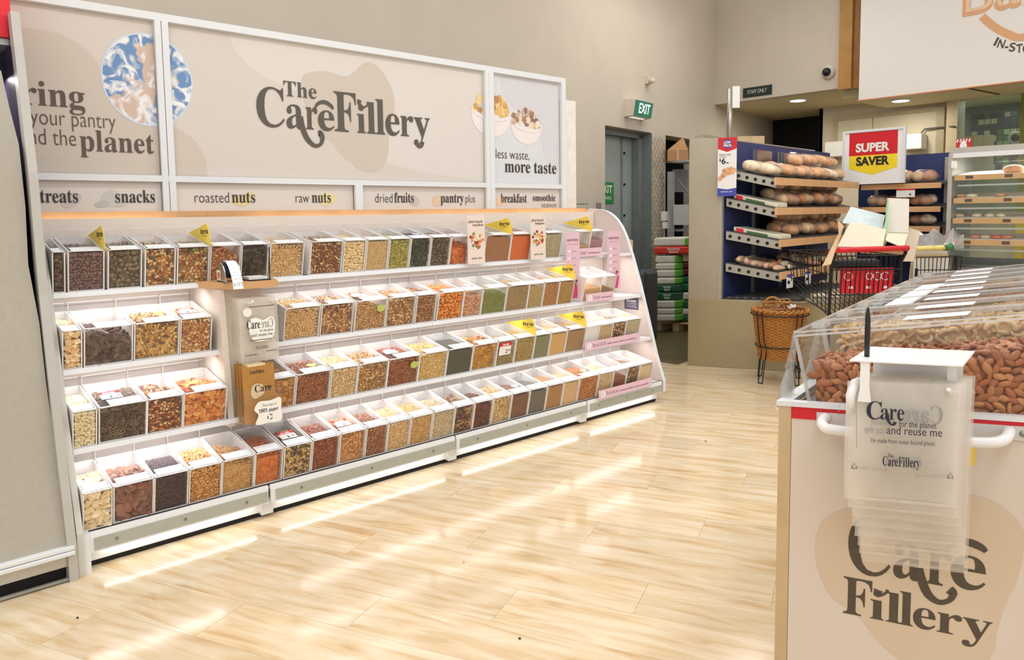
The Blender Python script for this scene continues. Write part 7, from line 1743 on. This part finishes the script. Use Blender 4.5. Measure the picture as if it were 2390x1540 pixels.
# wall heaters / white boxes and a pipe on the panel wall behind
for pxa, pya, pxb, pyb, lab in ((1924, 328, 1972, 367, 'white wall box left of the super saver board'), (2098, 311, 2151, 350, 'white wall box right of the super saver board')):
    q0, q1 = ony(pxa, pyb, 10.95), ony(pxb, pya, 10.95)
    tag(MB().box(q0[0], q1[0], 10.95, 11.16, q0[2], q1[2]).build('wall_box', mat('white_plastic', (232, 230, 224)), bevel=0.01), lab, 'wall unit', 'white wall boxes')
pp = MB().tube([tuple(ony(2149, 312, 11.10)), tuple(ony(2158, 301, 11.13)), tuple(ony(2195, 297, 11.13)), tuple(ony(2228, 295, 11.02))], 0.012, 6).build('wall_pipe', mat('dark_pipe', (90, 84, 74), 0.5)); tag(pp, 'thin dark pipe running across the panel wall', 'pipe')

# ================================================================ glass display case, far right
CY_ = 7.5
dc_ = empty('display_case', (-1.9, CY_, 0)); tag(dc_, 'glass pastry case with wooden edged trays at the right', 'display case')
def dq(o): return rel(o, dc_)
def dz(px, py): return ony(px, py, CY_)
XL = dz(2218, 360)[0]; XR = -0.9
dq(MB().box(XL, XR, CY_ - 0.01, CY_ + 0.55, 1.985, 2.03).build('top_frame', M_alu)); dq(MB().box(XL - 0.01, XL + 0.025, CY_ - 0.01, CY_ + 0.55, 0.0, 1.985).build('side_frame', M_alu))
dq(MB().box(XL, XR, CY_ - 0.008, CY_ + 0.0, 1.94, 1.985).build('blind_roll', M_frame))
dq(MB().box(XL + 0.03, XR, CY_ + 0.50, CY_ + 0.505, 0.9, 1.985).build('back_glass', clear_mat('case_glass', (250, 253, 252), 0.02, gloss=0.4)))
dq(MB().box(XL + 0.03, XR, CY_ - 0.004, CY_, 1.02, 1.94).build('front_glass', clear_mat('case_glass')))
ZT3 = [dz(2300, 412)[2], dz(2300, 467)[2], dz(2300, 515)[2], dz(2300, 566)[2], dz(2300, 622)[2]]
M_paper = mat('baking_paper', (236, 226, 214), 0.6)
for k, z in enumerate(ZT3[:4]):
    dq(MB().obox((XL + 0.04, CY_ + 0.02, z), (XR - XL - 0.05, 0, 0), (0, 0.42, 0.05), (0, 0, 0.02)).build('tray', M_paper)); dq(MB().box(XL + 0.04, XR, CY_ + 0.0, CY_ + 0.02, z - 0.025, z + 0.022).build('ply_edge', M_ply))
    for j in range(3): dq(MB().box(XL + 0.13 + 0.3 * j, XL + 0.19 + 0.3 * j, CY_ - 0.0006, CY_ + 0.0, z - 0.014, z + 0.014).build('edge_sticker', mat('dark_sticker', (96, 76, 66), 0.6)))
    dq(MB().tube([(XL + 0.05, CY_ + 0.06, z - 0.07), (XR, CY_ + 0.06, z - 0.07)], 0.009, 6).build('support_bar', M_frame))
dq(MB().box(XL, XR, CY_, CY_ + 0.55, 0.0, 0.92).build('base', mat('case_base', (196, 178, 150), 0.5))); dq(MB().box(XL + 0.02, XR, CY_ + 0.02, CY_ + 0.5, 0.92, 0.955).build('wire_deck', mat('case_grey', (150, 144, 140), 0.4, 0.3)))
dq(MB().box(XL + 0.04, XR, CY_ + 0.05, CY_ + 0.06, 0.985, 1.05).build('lower_band', mat('case_slate', (78, 84, 84), 0.4)))
lt_ = MB().box(XL + 0.02, XL + 0.06, CY_ - 0.03, CY_ - 0.011, dz(2225, 392)[2], dz(2225, 376)[2]).build('case_lock', M_ticket); rel(lt_, dc_)
# pastries
def pastry(nm, px, py, k, size, mi, lab, ring=False):
    z = ZT3[k] + 0.035; x = ony(px, py, CY_ + 0.12)[0]
    if ring:
        b = MB().tube([(x + size * math.cos(t), CY_ + 0.12 + size * math.sin(t), z + size * 0.25) for t in np.linspace(0, 2 * math.pi, 14, endpoint=False)], size * 0.42, 8, close=True); o = b.build(nm, CRUST[mi], smooth=True)
    else:
        V, T = bun_geo(size * 2.2, size * 1.5, size * 1.2, 12, 8); V = V + np.array([x, CY_ + 0.12, z + size * 0.25]); o = obj(nm, np_mesh(nm, V, T), CRUST[mi])
    tag(o, lab, 'pastry', 'pastries in the glass case'); return o
pastry('bread_loaf', 2366, 395, 0, 0.075, 3, 'smooth brown loaf on the top tray of the glass case')
pastry('doughnut', 2244, 450, 1, 0.035, 1, 'ring doughnut at the left of the second case tray', True); pastry('doughnut', 2268, 449, 1, 0.035, 4, 'pale ring doughnut beside the first on second tray', True); pastry('doughnut', 2336, 450, 1, 0.03, 1, 'lone ring doughnut farther right on second tray', True)
for j, px in enumerate((2240, 2280, 2310, 2335)): pastry('slice', px, 503, 2, 0.035, 4 if j else 2, ['pink slice', 'pale slice', 'pale yellow slice', 'cream slice'][j] + ' on the third tray of the glass case')
M_icing = [mat('pink_icing', (236, 146, 124), 0.4), mat('cream_icing', (240, 206, 176), 0.4), mat('orange_icing', (236, 122, 84), 0.4)]
for j, px in enumerate((2276, 2300, 2325, 2352)):
    o = pastry('iced_bun', px, 548, 3, 0.036, 2, ['pink iced bun', 'cream iced bun', 'orange iced bun', 'last pink iced bun'][j] + ' on the lowest tray of the glass case'); o.data.materials.clear(); o.data.materials.append(M_icing[(0, 1, 2, 0)[j]])
bf = MB().obox(dz(2370, 640) + np.array([0, 0.1, 0]), (0.35, 0, 0), (0, 0.15, 0), (0, 0, 0.06)).build('baguette_bag', mat('baguette_wrap', (226, 178, 150), 0.4, var=0.2, scale=14), bevel=0.025); tag(bf, 'long wrapped baguette on the wire deck of the case', 'bread')
# red striped board and carton behind the case
rs_ = empty('hazard_board', tuple(ony(2250, 335, 8.4))); tag(rs_, 'red and white striped notice behind the glass case', 'sign')
h0, h1 = ony(2231, 348, 8.4), ony(2267, 322, 8.4)
rel(MB().box(h0[0], h1[0], 8.4, 8.41, 0.0, h1[2]).build('board', mat('hazard_red', (206, 50, 40), 0.5)), rs_)
for k in range(5):
    xx = h0[0] + (h1[0] - h0[0]) * (0.02 + 0.2 * k); ww = (h1[0] - h0[0]) * 0.09
    rel(MB().add([(xx, 8.397, h1[2] - 0.035), (xx + ww, 8.397, h1[2] - 0.035), (xx + ww * 1.7, 8.397, h1[2] - 0.003), (xx + ww * 0.7, 8.397, h1[2] - 0.003)], [(0, 1, 2, 3)]).build('white_stripe', M_white), rs_)
rel(flat_poly(circle2(0.5 * (h0[0] + h1[0]), h0[2] + 0.02, (h1[0] - h0[0]) * 0.24, 0.06, 16), (0, 8.396, 0), RX, UP, M_ticket, None, 'white_disc'), rs_)
carton(2270, 316, 2318, 400, 10.2, 0.4, 'pale carton on the counter behind the glass case', M_cart2)
cmr = empty('bullet_camera', tuple(atd(2370, 322, 10.0))); tag(cmr, 'round white camera seen above the glass case', 'camera')
cq = atd(2370, 322, 10.0); dcam = (CAMP - cq) / np.linalg.norm(CAMP - cq)
rel(MB().lathe(cq, [(0.075, -0.1), (0.085, 0.0), (0.08, 0.03)], 20, dcam).build('shell', mat('white_plastic', (232, 230, 224)), smooth=False), cmr); rel(MB().lathe(cq, [(0.05, 0.02), (0.048, 0.04), (0.02, 0.05)], 16, dcam).build('lens', mat('smoked_dome', (16, 16, 34)), smooth=True), cmr)
area_light('case_fill_light', (-1.7, CY_ + 0.2, 1.93), (1.0, 0.06), 9, (1.0, 0.97, 0.92))  # unseen light added under the case top to brighten its interior
kq = atd(2270, 400, 10.2)
kc = MB().box(kq[0] - 0.3, kq[0] + 1.2, kq[1] - 0.15, kq[1] + 0.7, 0.0, kq[2] - 0.002).build('back_counter', mat('counter_cream', (214, 204, 184), 0.5)); tag(kc, 'cream counter behind the glass pastry case', 'counter')
# ================================================================ trolleys, basket and loose packaging
M_wire = mat('black_wire', (30, 30, 32), 0.4, 0.4); M_tred = mat('trolley_red', (210, 20, 36), 0.35)
CDp = 5.3
def frame_at(px0, py0, px1, py1, d):
    a, b = atd(px0, py0, d), atd(px1, py1, d); r = b - a; r[2] = 0; w = np.linalg.norm(r); r /= w
    return a, r, w
ca, cr, cw = frame_at(1946, 584, 2118, 578, CDp)
cb_ = np.array([-cr[1], cr[0], 0]); cb_ = cb_ if cb_.dot(CAMP - ca) < 0 else -cb_       # away from the camera
hz = ca[2]
tl1 = empty('shopping_trolley', tuple((ca + cr * cw / 2) * [1, 1, 0])); tag(tl1, 'black wire shopping trolley with red handle and red seat flap', 'trolley', 'trolleys')
def c1(t, v, z): return ca * [1, 1, 0] + cr * t * cw + cb_ * v + UP * z
def tq(o): return rel(o, tl1)
tq(MB().tube([c1(-0.02, 0.03, hz - 0.015), c1(0.0, -0.01, hz), c1(1.0, -0.01, hz + 0.01), c1(1.02, 0.05, hz - 0.005)], 0.020, 10).build('handle', M_tred, smooth=True))
for t in (0.02, 0.98):
    tq(MB().tube([c1(t, 0.0, hz - 0.02), c1(t, 0.06, hz - 0.09), c1(t, 0.08, hz - 0.5), c1(t * 0.96 + 0.02, 0.10, 0.35), c1(t, 0.06, 0.14)], 0.012, 8).build('side_tube', M_wire))
wires = MB(); ztop = hz - 0.045; zbot = hz - 0.50
for k in range(15):
    t = 0.04 + 0.92 * k / 14; wires.tube([c1(t, 0.05, ztop), c1(0.06 + (t - 0.06) * 0.97, 0.09, zbot)], 0.0035, 5)
for z in (ztop, ztop - 0.10, ztop - 0.28, zbot): wires.tube([c1(0.03, 0.05, z), c1(0.97, 0.05, z)], 0.005, 5)
tq(wires.build('basket_end', M_wire))
for t, nm_ in ((0.03, 'basket_side'), (0.97, 'basket_side')):
    w_ = MB()
    for k in range(10): w_.tube([c1(t, 0.08 + 0.085 * k, ztop + 0.0), c1(t + (0.02 if t < 0.5 else -0.02), 0.10 + 0.075 * k, zbot + 0.02 * k)], 0.0035, 5)
    for j in range(4): w_.tube([c1(t, 0.06, ztop - 0.14 * j), c1(t, 0.90, ztop - 0.11 * j)], 0.0045, 5)
    tq(w_.build(nm_, M_wire))
fr = MB()
for k in range(11): fr.tube([c1(0.05 + 0.09 * k, 0.90, ztop), c1(0.06 + 0.088 * k, 0.86, zbot + 0.2)], 0.0035, 5)
fr.tube([c1(0.03, 0.90, ztop), c1(0.97, 0.90, ztop)], 0.005, 5)
tq(fr.build('basket_front', M_wire))
fl_ = MB()
for k in range(12): fl_.tube([c1(0.06 + 0.08 * k, 0.09, zbot), c1(0.08 + 0.077 * k, 0.86, zbot + 0.19)], 0.0035, 5)
tq(fl_.build('basket_floor', M_wire))
tq(MB().obox(c1(0.16, 0.075, ztop - 0.275), cr * cw * 0.74, cb_ * 0.012, UP * 0.185).build('seat_flap', M_tred, bevel=0.004))
M_trw = mat('flap_print_white', (240, 226, 224), 0.5)
for t, s in ((0.27, 0.028), (0.56, 0.024), (0.67, 0.028), (0.78, 0.028)):
    p = c1(t, 0.073, ztop - 0.15)
    tq(stroke([(s * math.cos(a), s * math.sin(a), 0.006) for a in np.linspace(0, 2 * math.pi, 12)], p, cr, UP, M_trw, None, 'flap_icon', 2))
for t in (0.28, 0.52, 0.76):
    p = c1(t, 0.073, ztop - 0.24); tq(MB().obox(p, cr * 0.03, cb_ * 0.001, UP * 0.018).build('flap_icon', M_trw))
tq(MB().obox(c1(0.12, 0.10, ztop - 0.10), cr * cw * 0.62, cb_ * 0.12, UP * 0.07).build('seat', mat('black_plastic', (26, 26, 28)), bevel=0.02))
for t in (0.04, 0.96):
    for v in (0.08, 0.85):
        tq(MB().lathe(c1(t, v, 0.06) - cr * 0.012, [(0.058, 0), (0.06, 0.012), (0.058, 0.024)], 16, cr).build('wheel', mat('grey_wheel', (84, 84, 86), 0.6)))
        tq(MB().tube([c1(t, v, 0.07), c1(t, v, 0.2)], 0.012, 6).build('castor_stem', M_wire))
    tq(MB().tube([c1(t, 0.06, 0.2), c1(t, 0.88, 0.22)], 0.012, 6).build('chassis_tube', M_wire))
# flattened cartons standing in the trolley
M_cw = mat('white_lined_card', (232, 228, 220), 0.6, var=0.02); M_ck = mat('tan_card', (206, 176, 136), 0.7, var=0.05); M_cl = mat('cream_card', (224, 210, 188), 0.65, var=0.03); M_cg = mat('mint_wrap', (176, 220, 176), 0.4); M_bl = mat('pale_blue_card_inside', (206, 220, 222), 0.6)
def sheet(pts, d, thick, m_, lab, nm='card_sheet', ds=None):
    P = [atd(x, y, d if ds is None else ds[i]) for i, (x, y) in enumerate(pts)]
    n = np.cross(P[1] - P[0], P[2] - P[0]); n /= np.linalg.norm(n)
    return tag(MB().prism(P, n * thick).build(nm, m_), lab, 'cardboard')
sheet([(1955, 575), (1986, 516), (2068, 535), (2060, 578)], 5.60, 0.006, M_cl, 'large cream flattened carton standing in the trolley', ds=[5.55, 5.70, 5.70, 5.55])
sheet([(1966, 520), (1986, 482), (2066, 502), (2060, 532)], 5.85, 0.006, M_bl, 'pale blue white carton flap sticking up from the trolley', ds=[5.80, 5.90, 5.90, 5.85])
sheet([(2071, 542), (2072, 462), (2122, 464), (2121, 544)], 5.80, 0.012, M_cw, 'upright white carton panel above the trolley')
sheet([(2066, 560), (2071, 543), (2120, 545), (2110, 578)], 5.75, 0.006, M_cl, 'cream carton flap below the white panel', ds=[5.65, 5.75, 5.75, 5.60])
sheet([(2104, 610), (2124, 532), (2148, 540), (2132, 610)], 5.90, 0.006, M_cl, 'small cream flap right of the white panel')
sheet([(2050, 575), (2066, 515), (2068, 480), (2072, 465), (2070, 560), (2058, 580)], 5.76, 0.02, M_cg, 'mint green wrap strip between the cartons', 'wrap_strip')
sheet([(1918, 622), (1957, 545), (1955, 515), (1968, 530), (1938, 618)], 5.10, 0.008, M_ck, 'tan cardboard flap leaning out left of the trolley', ds=[5.00, 5.30, 5.40, 5.40, 5.05])
# second trolley beyond, with strap, plastic wrap and cartons
sa, sr, sw = frame_at(2140, 600, 2245, 602, 6.3)
sbk = np.array([-sr[1], sr[0], 0]); sbk = sbk if sbk.dot(CAMP - sa) < 0 else -sbk
t2 = empty('shopping_trolley', tuple((sa + sr * sw / 2) * [1, 1, 0])); tag(t2, 'second wire trolley with yellow handle loaded with packaging', 'trolley', 'trolleys')
def c2_(t, v, z): return sa * [1, 1, 0] + sr * t * sw + sbk * v + UP * z
h2 = sa[2]
def sq_(o): return rel(o, t2)
sq_(MB().tube([atd(2138, 580, 6.3), atd(2210, 577, 6.3)], 0.020, 10).build('handle', mat('pale_yellow_grip', (230, 214, 130), 0.5)))
sq_(MB().tube([atd(2208, 579, 6.28), atd(2222, 573, 6.28)], 0.028, 10).build('handle_end', mat('green_grip_end', (60, 120, 70), 0.5)))
w2 = MB()
for k in range(12): w2.tube([c2_(k / 11, 0, h2), c2_(0.1 + 0.85 * k / 11, 0.05, h2 - 0.5)], 0.0035, 5)
for j in range(5): w2.tube([c2_(0, 0, h2 - 0.11 * j), c2_(1, 0, h2 - 0.11 * j)], 0.0045, 5)
sq_(w2.build('basket_end', M_wire))
w3 = MB()
for k in range(9): w3.tube([c2_(1, 0.1 * k, h2), c2_(0.97, 0.09 * k + 0.04, h2 - 0.45)], 0.0035, 5)
w3.tube([c2_(1, 0, h2), c2_(1, 0.85, h2)], 0.006, 5)
sq_(w3.build('basket_side', M_wire))
for t in (0.06, 0.94):
    sq_(MB().tube([c2_(t, 0.04, h2 - 0.1), c2_(t, 0.08, 0.14)], 0.012, 6).build('side_tube', M_wire))
    for v in (0.08, 0.7): sq_(MB().lathe(c2_(t, v, 0.06) - sr * 0.012, [(0.058, 0), (0.06, 0.012), (0.058, 0.024)], 14, sr).build('wheel', mat('grey_wheel', (84, 84, 86))))
    sq_(MB().tube([c2_(t, 0.06, 0.14), c2_(t, 0.72, 0.16)], 0.012, 6).build('chassis_tube', M_wire))
for k in range(3):
    tag(MB().obox(c2_(0.08, 0.10 + 0.05 * k, h2 - 0.46), sr * sw * 0.8, sbk * 0.012, UP * (0.44 + 0.03 * k) + sr * 0.02 * k).build('card_sheet', [M_cw, M_ck, M_cl][k]), ['white', 'tan', 'cream'][k] + ' flattened carton inside the second trolley', 'cardboard')
tag(MB().obox(c2_(0.62, 0.25, h2 - 0.45), sr * sw * 0.34, sbk * 0.2, UP * 0.5).build('carton', M_ck), 'tan carton standing at the right of the second trolley', 'box')
r = np.random.default_rng(4)
P = []
for i in range(12):
    row = []
    for j in range(10):
        px = 2120 + 130 * i / 11; py = 578 - 46 * math.sin(math.pi * (j / 9)) * (0.6 + 0.4 * math.sin(i * 0.9) ** 2) + 3 * r.uniform(-1, 1)
        row.append(atd(px, py, 6.3 + 0.45 * j / 9 + 0.04 * r.uniform(-1, 1)))
    P.append(row)
bw_ = MB().grid(P).build('plastic_wrap', clear_mat('crinkled_film', (248, 248, 250), 0.34, (246, 246, 248), 1.5, 0.12)); tag(bw_, 'crumpled clear plastic wrap heaped on the second trolley', 'plastic wrap')
bp0 = atd(2232, 598, 5.9)
tag(MB().obox(bp0 * [1, 1, 0], sr * 0.014, sbk * 0.014, UP * bp0[2]).build('black_pole', M_wire), 'thin black post standing beside the second trolley', 'post')

# wicker basket in its wire stand, in front of the bench
bc = atd(1820, 720, 6.5); bc = np.array([bc[0], bc[1], 0.0])
zt_ = atd(1820, 722, 6.5)[2]; zb2 = atd(1820, 838, 6.5)[2]
bk_ = empty('wicker_basket', (bc[0], bc[1], zb2)); tag(bk_, 'tapered brown wicker basket on a black wire stand', 'basket')
M_wick = mat('wicker', (186, 128, 64), 0.6, var=0.3, scale=60); M_wick2 = mat('dark_wicker', (150, 96, 46), 0.6, var=0.3, scale=60)
R0b, R1b = 0.168, 0.222
rel(MB().lathe(bc, [(R0b - 0.008, zb2), (R0b - 0.006, zb2 + 0.02), (R1b - 0.008, zt_ - 0.01), (R1b - 0.03, zt_ - 0.03), (R0b - 0.03, zb2 + 0.03)], 32).build('lining', M_wick2), bk_)
NW = 34
for k in range(NW):
    z = zb2 + (zt_ - zb2) * (k + 0.5) / NW; R_ = R0b + (R1b - R0b) * (k + 0.5) / NW
    rel(MB().tube([bc + np.array([(R_ + 0.005 * math.cos(18 * a + math.pi * k)) * math.cos(a), (R_ + 0.005 * math.cos(18 * a + math.pi * k)) * math.sin(a), z]) for a in np.linspace(0, 2 * math.pi, 72, endpoint=False)], 0.0072, 4, close=True).build('weave_strand', M_wick), bk_)
for s in (0, math.pi):
    rel(MB().tube([bc + np.array([(R1b + 0.004 + 0.010 * math.cos(14 * a + s)) * math.cos(a), (R1b + 0.004 + 0.010 * math.cos(14 * a + s)) * math.sin(a), zt_ + 0.010 * math.sin(14 * a + s)]) for a in np.linspace(0, 2 * math.pi, 90, endpoint=False)], 0.010, 5, close=True).build('rim_braid', M_wick), bk_)
vw = (CAMP - bc) * [1, 1, 0]; vw /= np.linalg.norm(vw); vr = np.array([-vw[1], vw[0], 0]); vr = -vr if vr.dot(RW[:, 0]) < 0 else vr
hc = bc + vr * -0.06 + UP * zt_
rel(MB().tube([hc + vr * 0.075 * math.cos(a) + UP * (0.02 + 0.085 * math.sin(a)) for a in np.linspace(0, math.pi, 12)], 0.010, 6).build('loop_handle', M_wick), bk_)
ang_v = math.atan2(vw[1], vw[0])
for a in (ang_v - 0.75, ang_v + 0.75, ang_v + 2.3, ang_v - 2.3):
    u = np.array([math.cos(a), math.sin(a), 0])
    for off in (-0.028, 0.028):
        w_ = np.array([-math.sin(a), math.cos(a), 0]) * off
        rel(MB().tube([bc + u * (R1b + 0.02) + w_ + UP * (zt_ - 0.01), bc + u * (R0b + 0.025 + 0.3 * (R1b - R0b)) + w_ + UP * (zb2 + 0.16), bc + u * (R0b + 0.012) + w_ + UP * (zb2 + 0.10), bc + u * (R0b + 0.05) + w_ * 0.8 + UP * 0.004], 0.0045, 6).build('stand_leg', M_wire), bk_)
    w_ = np.array([-math.sin(a), math.cos(a), 0]) * 0.024
    rel(MB().tube([bc + u * (R0b + 0.05) - w_ + UP * 0.005, bc + u * (R0b + 0.05) + w_ + UP * 0.005], 0.0045, 6).build('stand_foot', M_wire), bk_)
for zz, rr in ((zt_ - 0.035, R1b + 0.018), (zb2 + 0.12, R0b + 0.033)):
    rel(MB().tube([bc + np.array([rr * math.cos(a), rr * math.sin(a), zz]) for a in np.linspace(0, 2 * math.pi, 40, endpoint=False)], 0.005, 6, close=True).build('stand_ring', M_wire), bk_)
r = np.random.default_rng(12)
tw = MB()
for k in range(7):
    a = r.uniform(0, 6.28, 4); rad = r.uniform(0.02, 0.17, 4)
    tw.tube(smooth_path([bc + np.array([rad[i] * math.cos(a[i]), rad[i] * math.sin(a[i]), zt_ + 0.02 + r.uniform(0, 0.06)]) for i in range(4)], 5), 0.006, 5)
tag(tw.build('cane_tangle', M_wick), 'tangle of loose cane strips lying in the wicker basket', 'cane strips')
tag(MB().grid([[bc + vr * (-0.02 + 0.05 * i) + vw * (0.03 - 0.05 * j) + UP * (zt_ + 0.03 + 0.02 * math.sin(2.1 * i + 1.7 * j)) for i in range(4)] for j in range(4)]).build('paper_scrap', M_cw), 'crumpled white paper scrap in the wicker basket', 'paper')
# packed flat loaves on the bench ledge behind the basket
for k in range(4):
    p = Bk(1.08 + 0.01 * k, 0.05 + 0.28 * k, 0.692); q = empty('flatbread_pack', tuple(p))
    rel(MB().obox(p, BU * 0.24, BV * 0.24, UP * 0.03).build('flatbread', CRUST[4], bevel=0.012), q)
    rel(MB().obox(p - BU * 0.015 - BV * 0.015 - UP * 0.0, BU * 0.27, BV * 0.27, UP * 0.042).build('wrapper', M_wrap, bevel=0.015), q)
    tag(q, 'clear packed flatbread on the bench ledge, %s' % ['at the near end', 'second from the near end', 'third from the near end', 'at the far end'][k], 'bread', 'packed flatbreads on the bench ledge')
# crumbs on the floor in the aisle
for k, (px, py, m_, lab) in enumerate(((1093, 1262, M_cw, 'tiny white nut crumb on the floor'), (1082, 1311, CRUST[1], 'tiny orange brown crumb on the floor'), (1213, 1489, M_inkb, 'tiny dark crumb on the floor'), (1647, 1029, M_inkb, 'tiny dark seed on the floor near the far aisle'), (181, 1441, M_inkb, 'tiny dark seed on the floor near the chiller'))):
    V, T = chunk_t(20 + k); p = onz(px, py, 0.003)
    tag(obj('crumb', np_mesh('crumb', V * [0.012, 0.012, 0.008] + p, T), m_), lab, 'crumb')
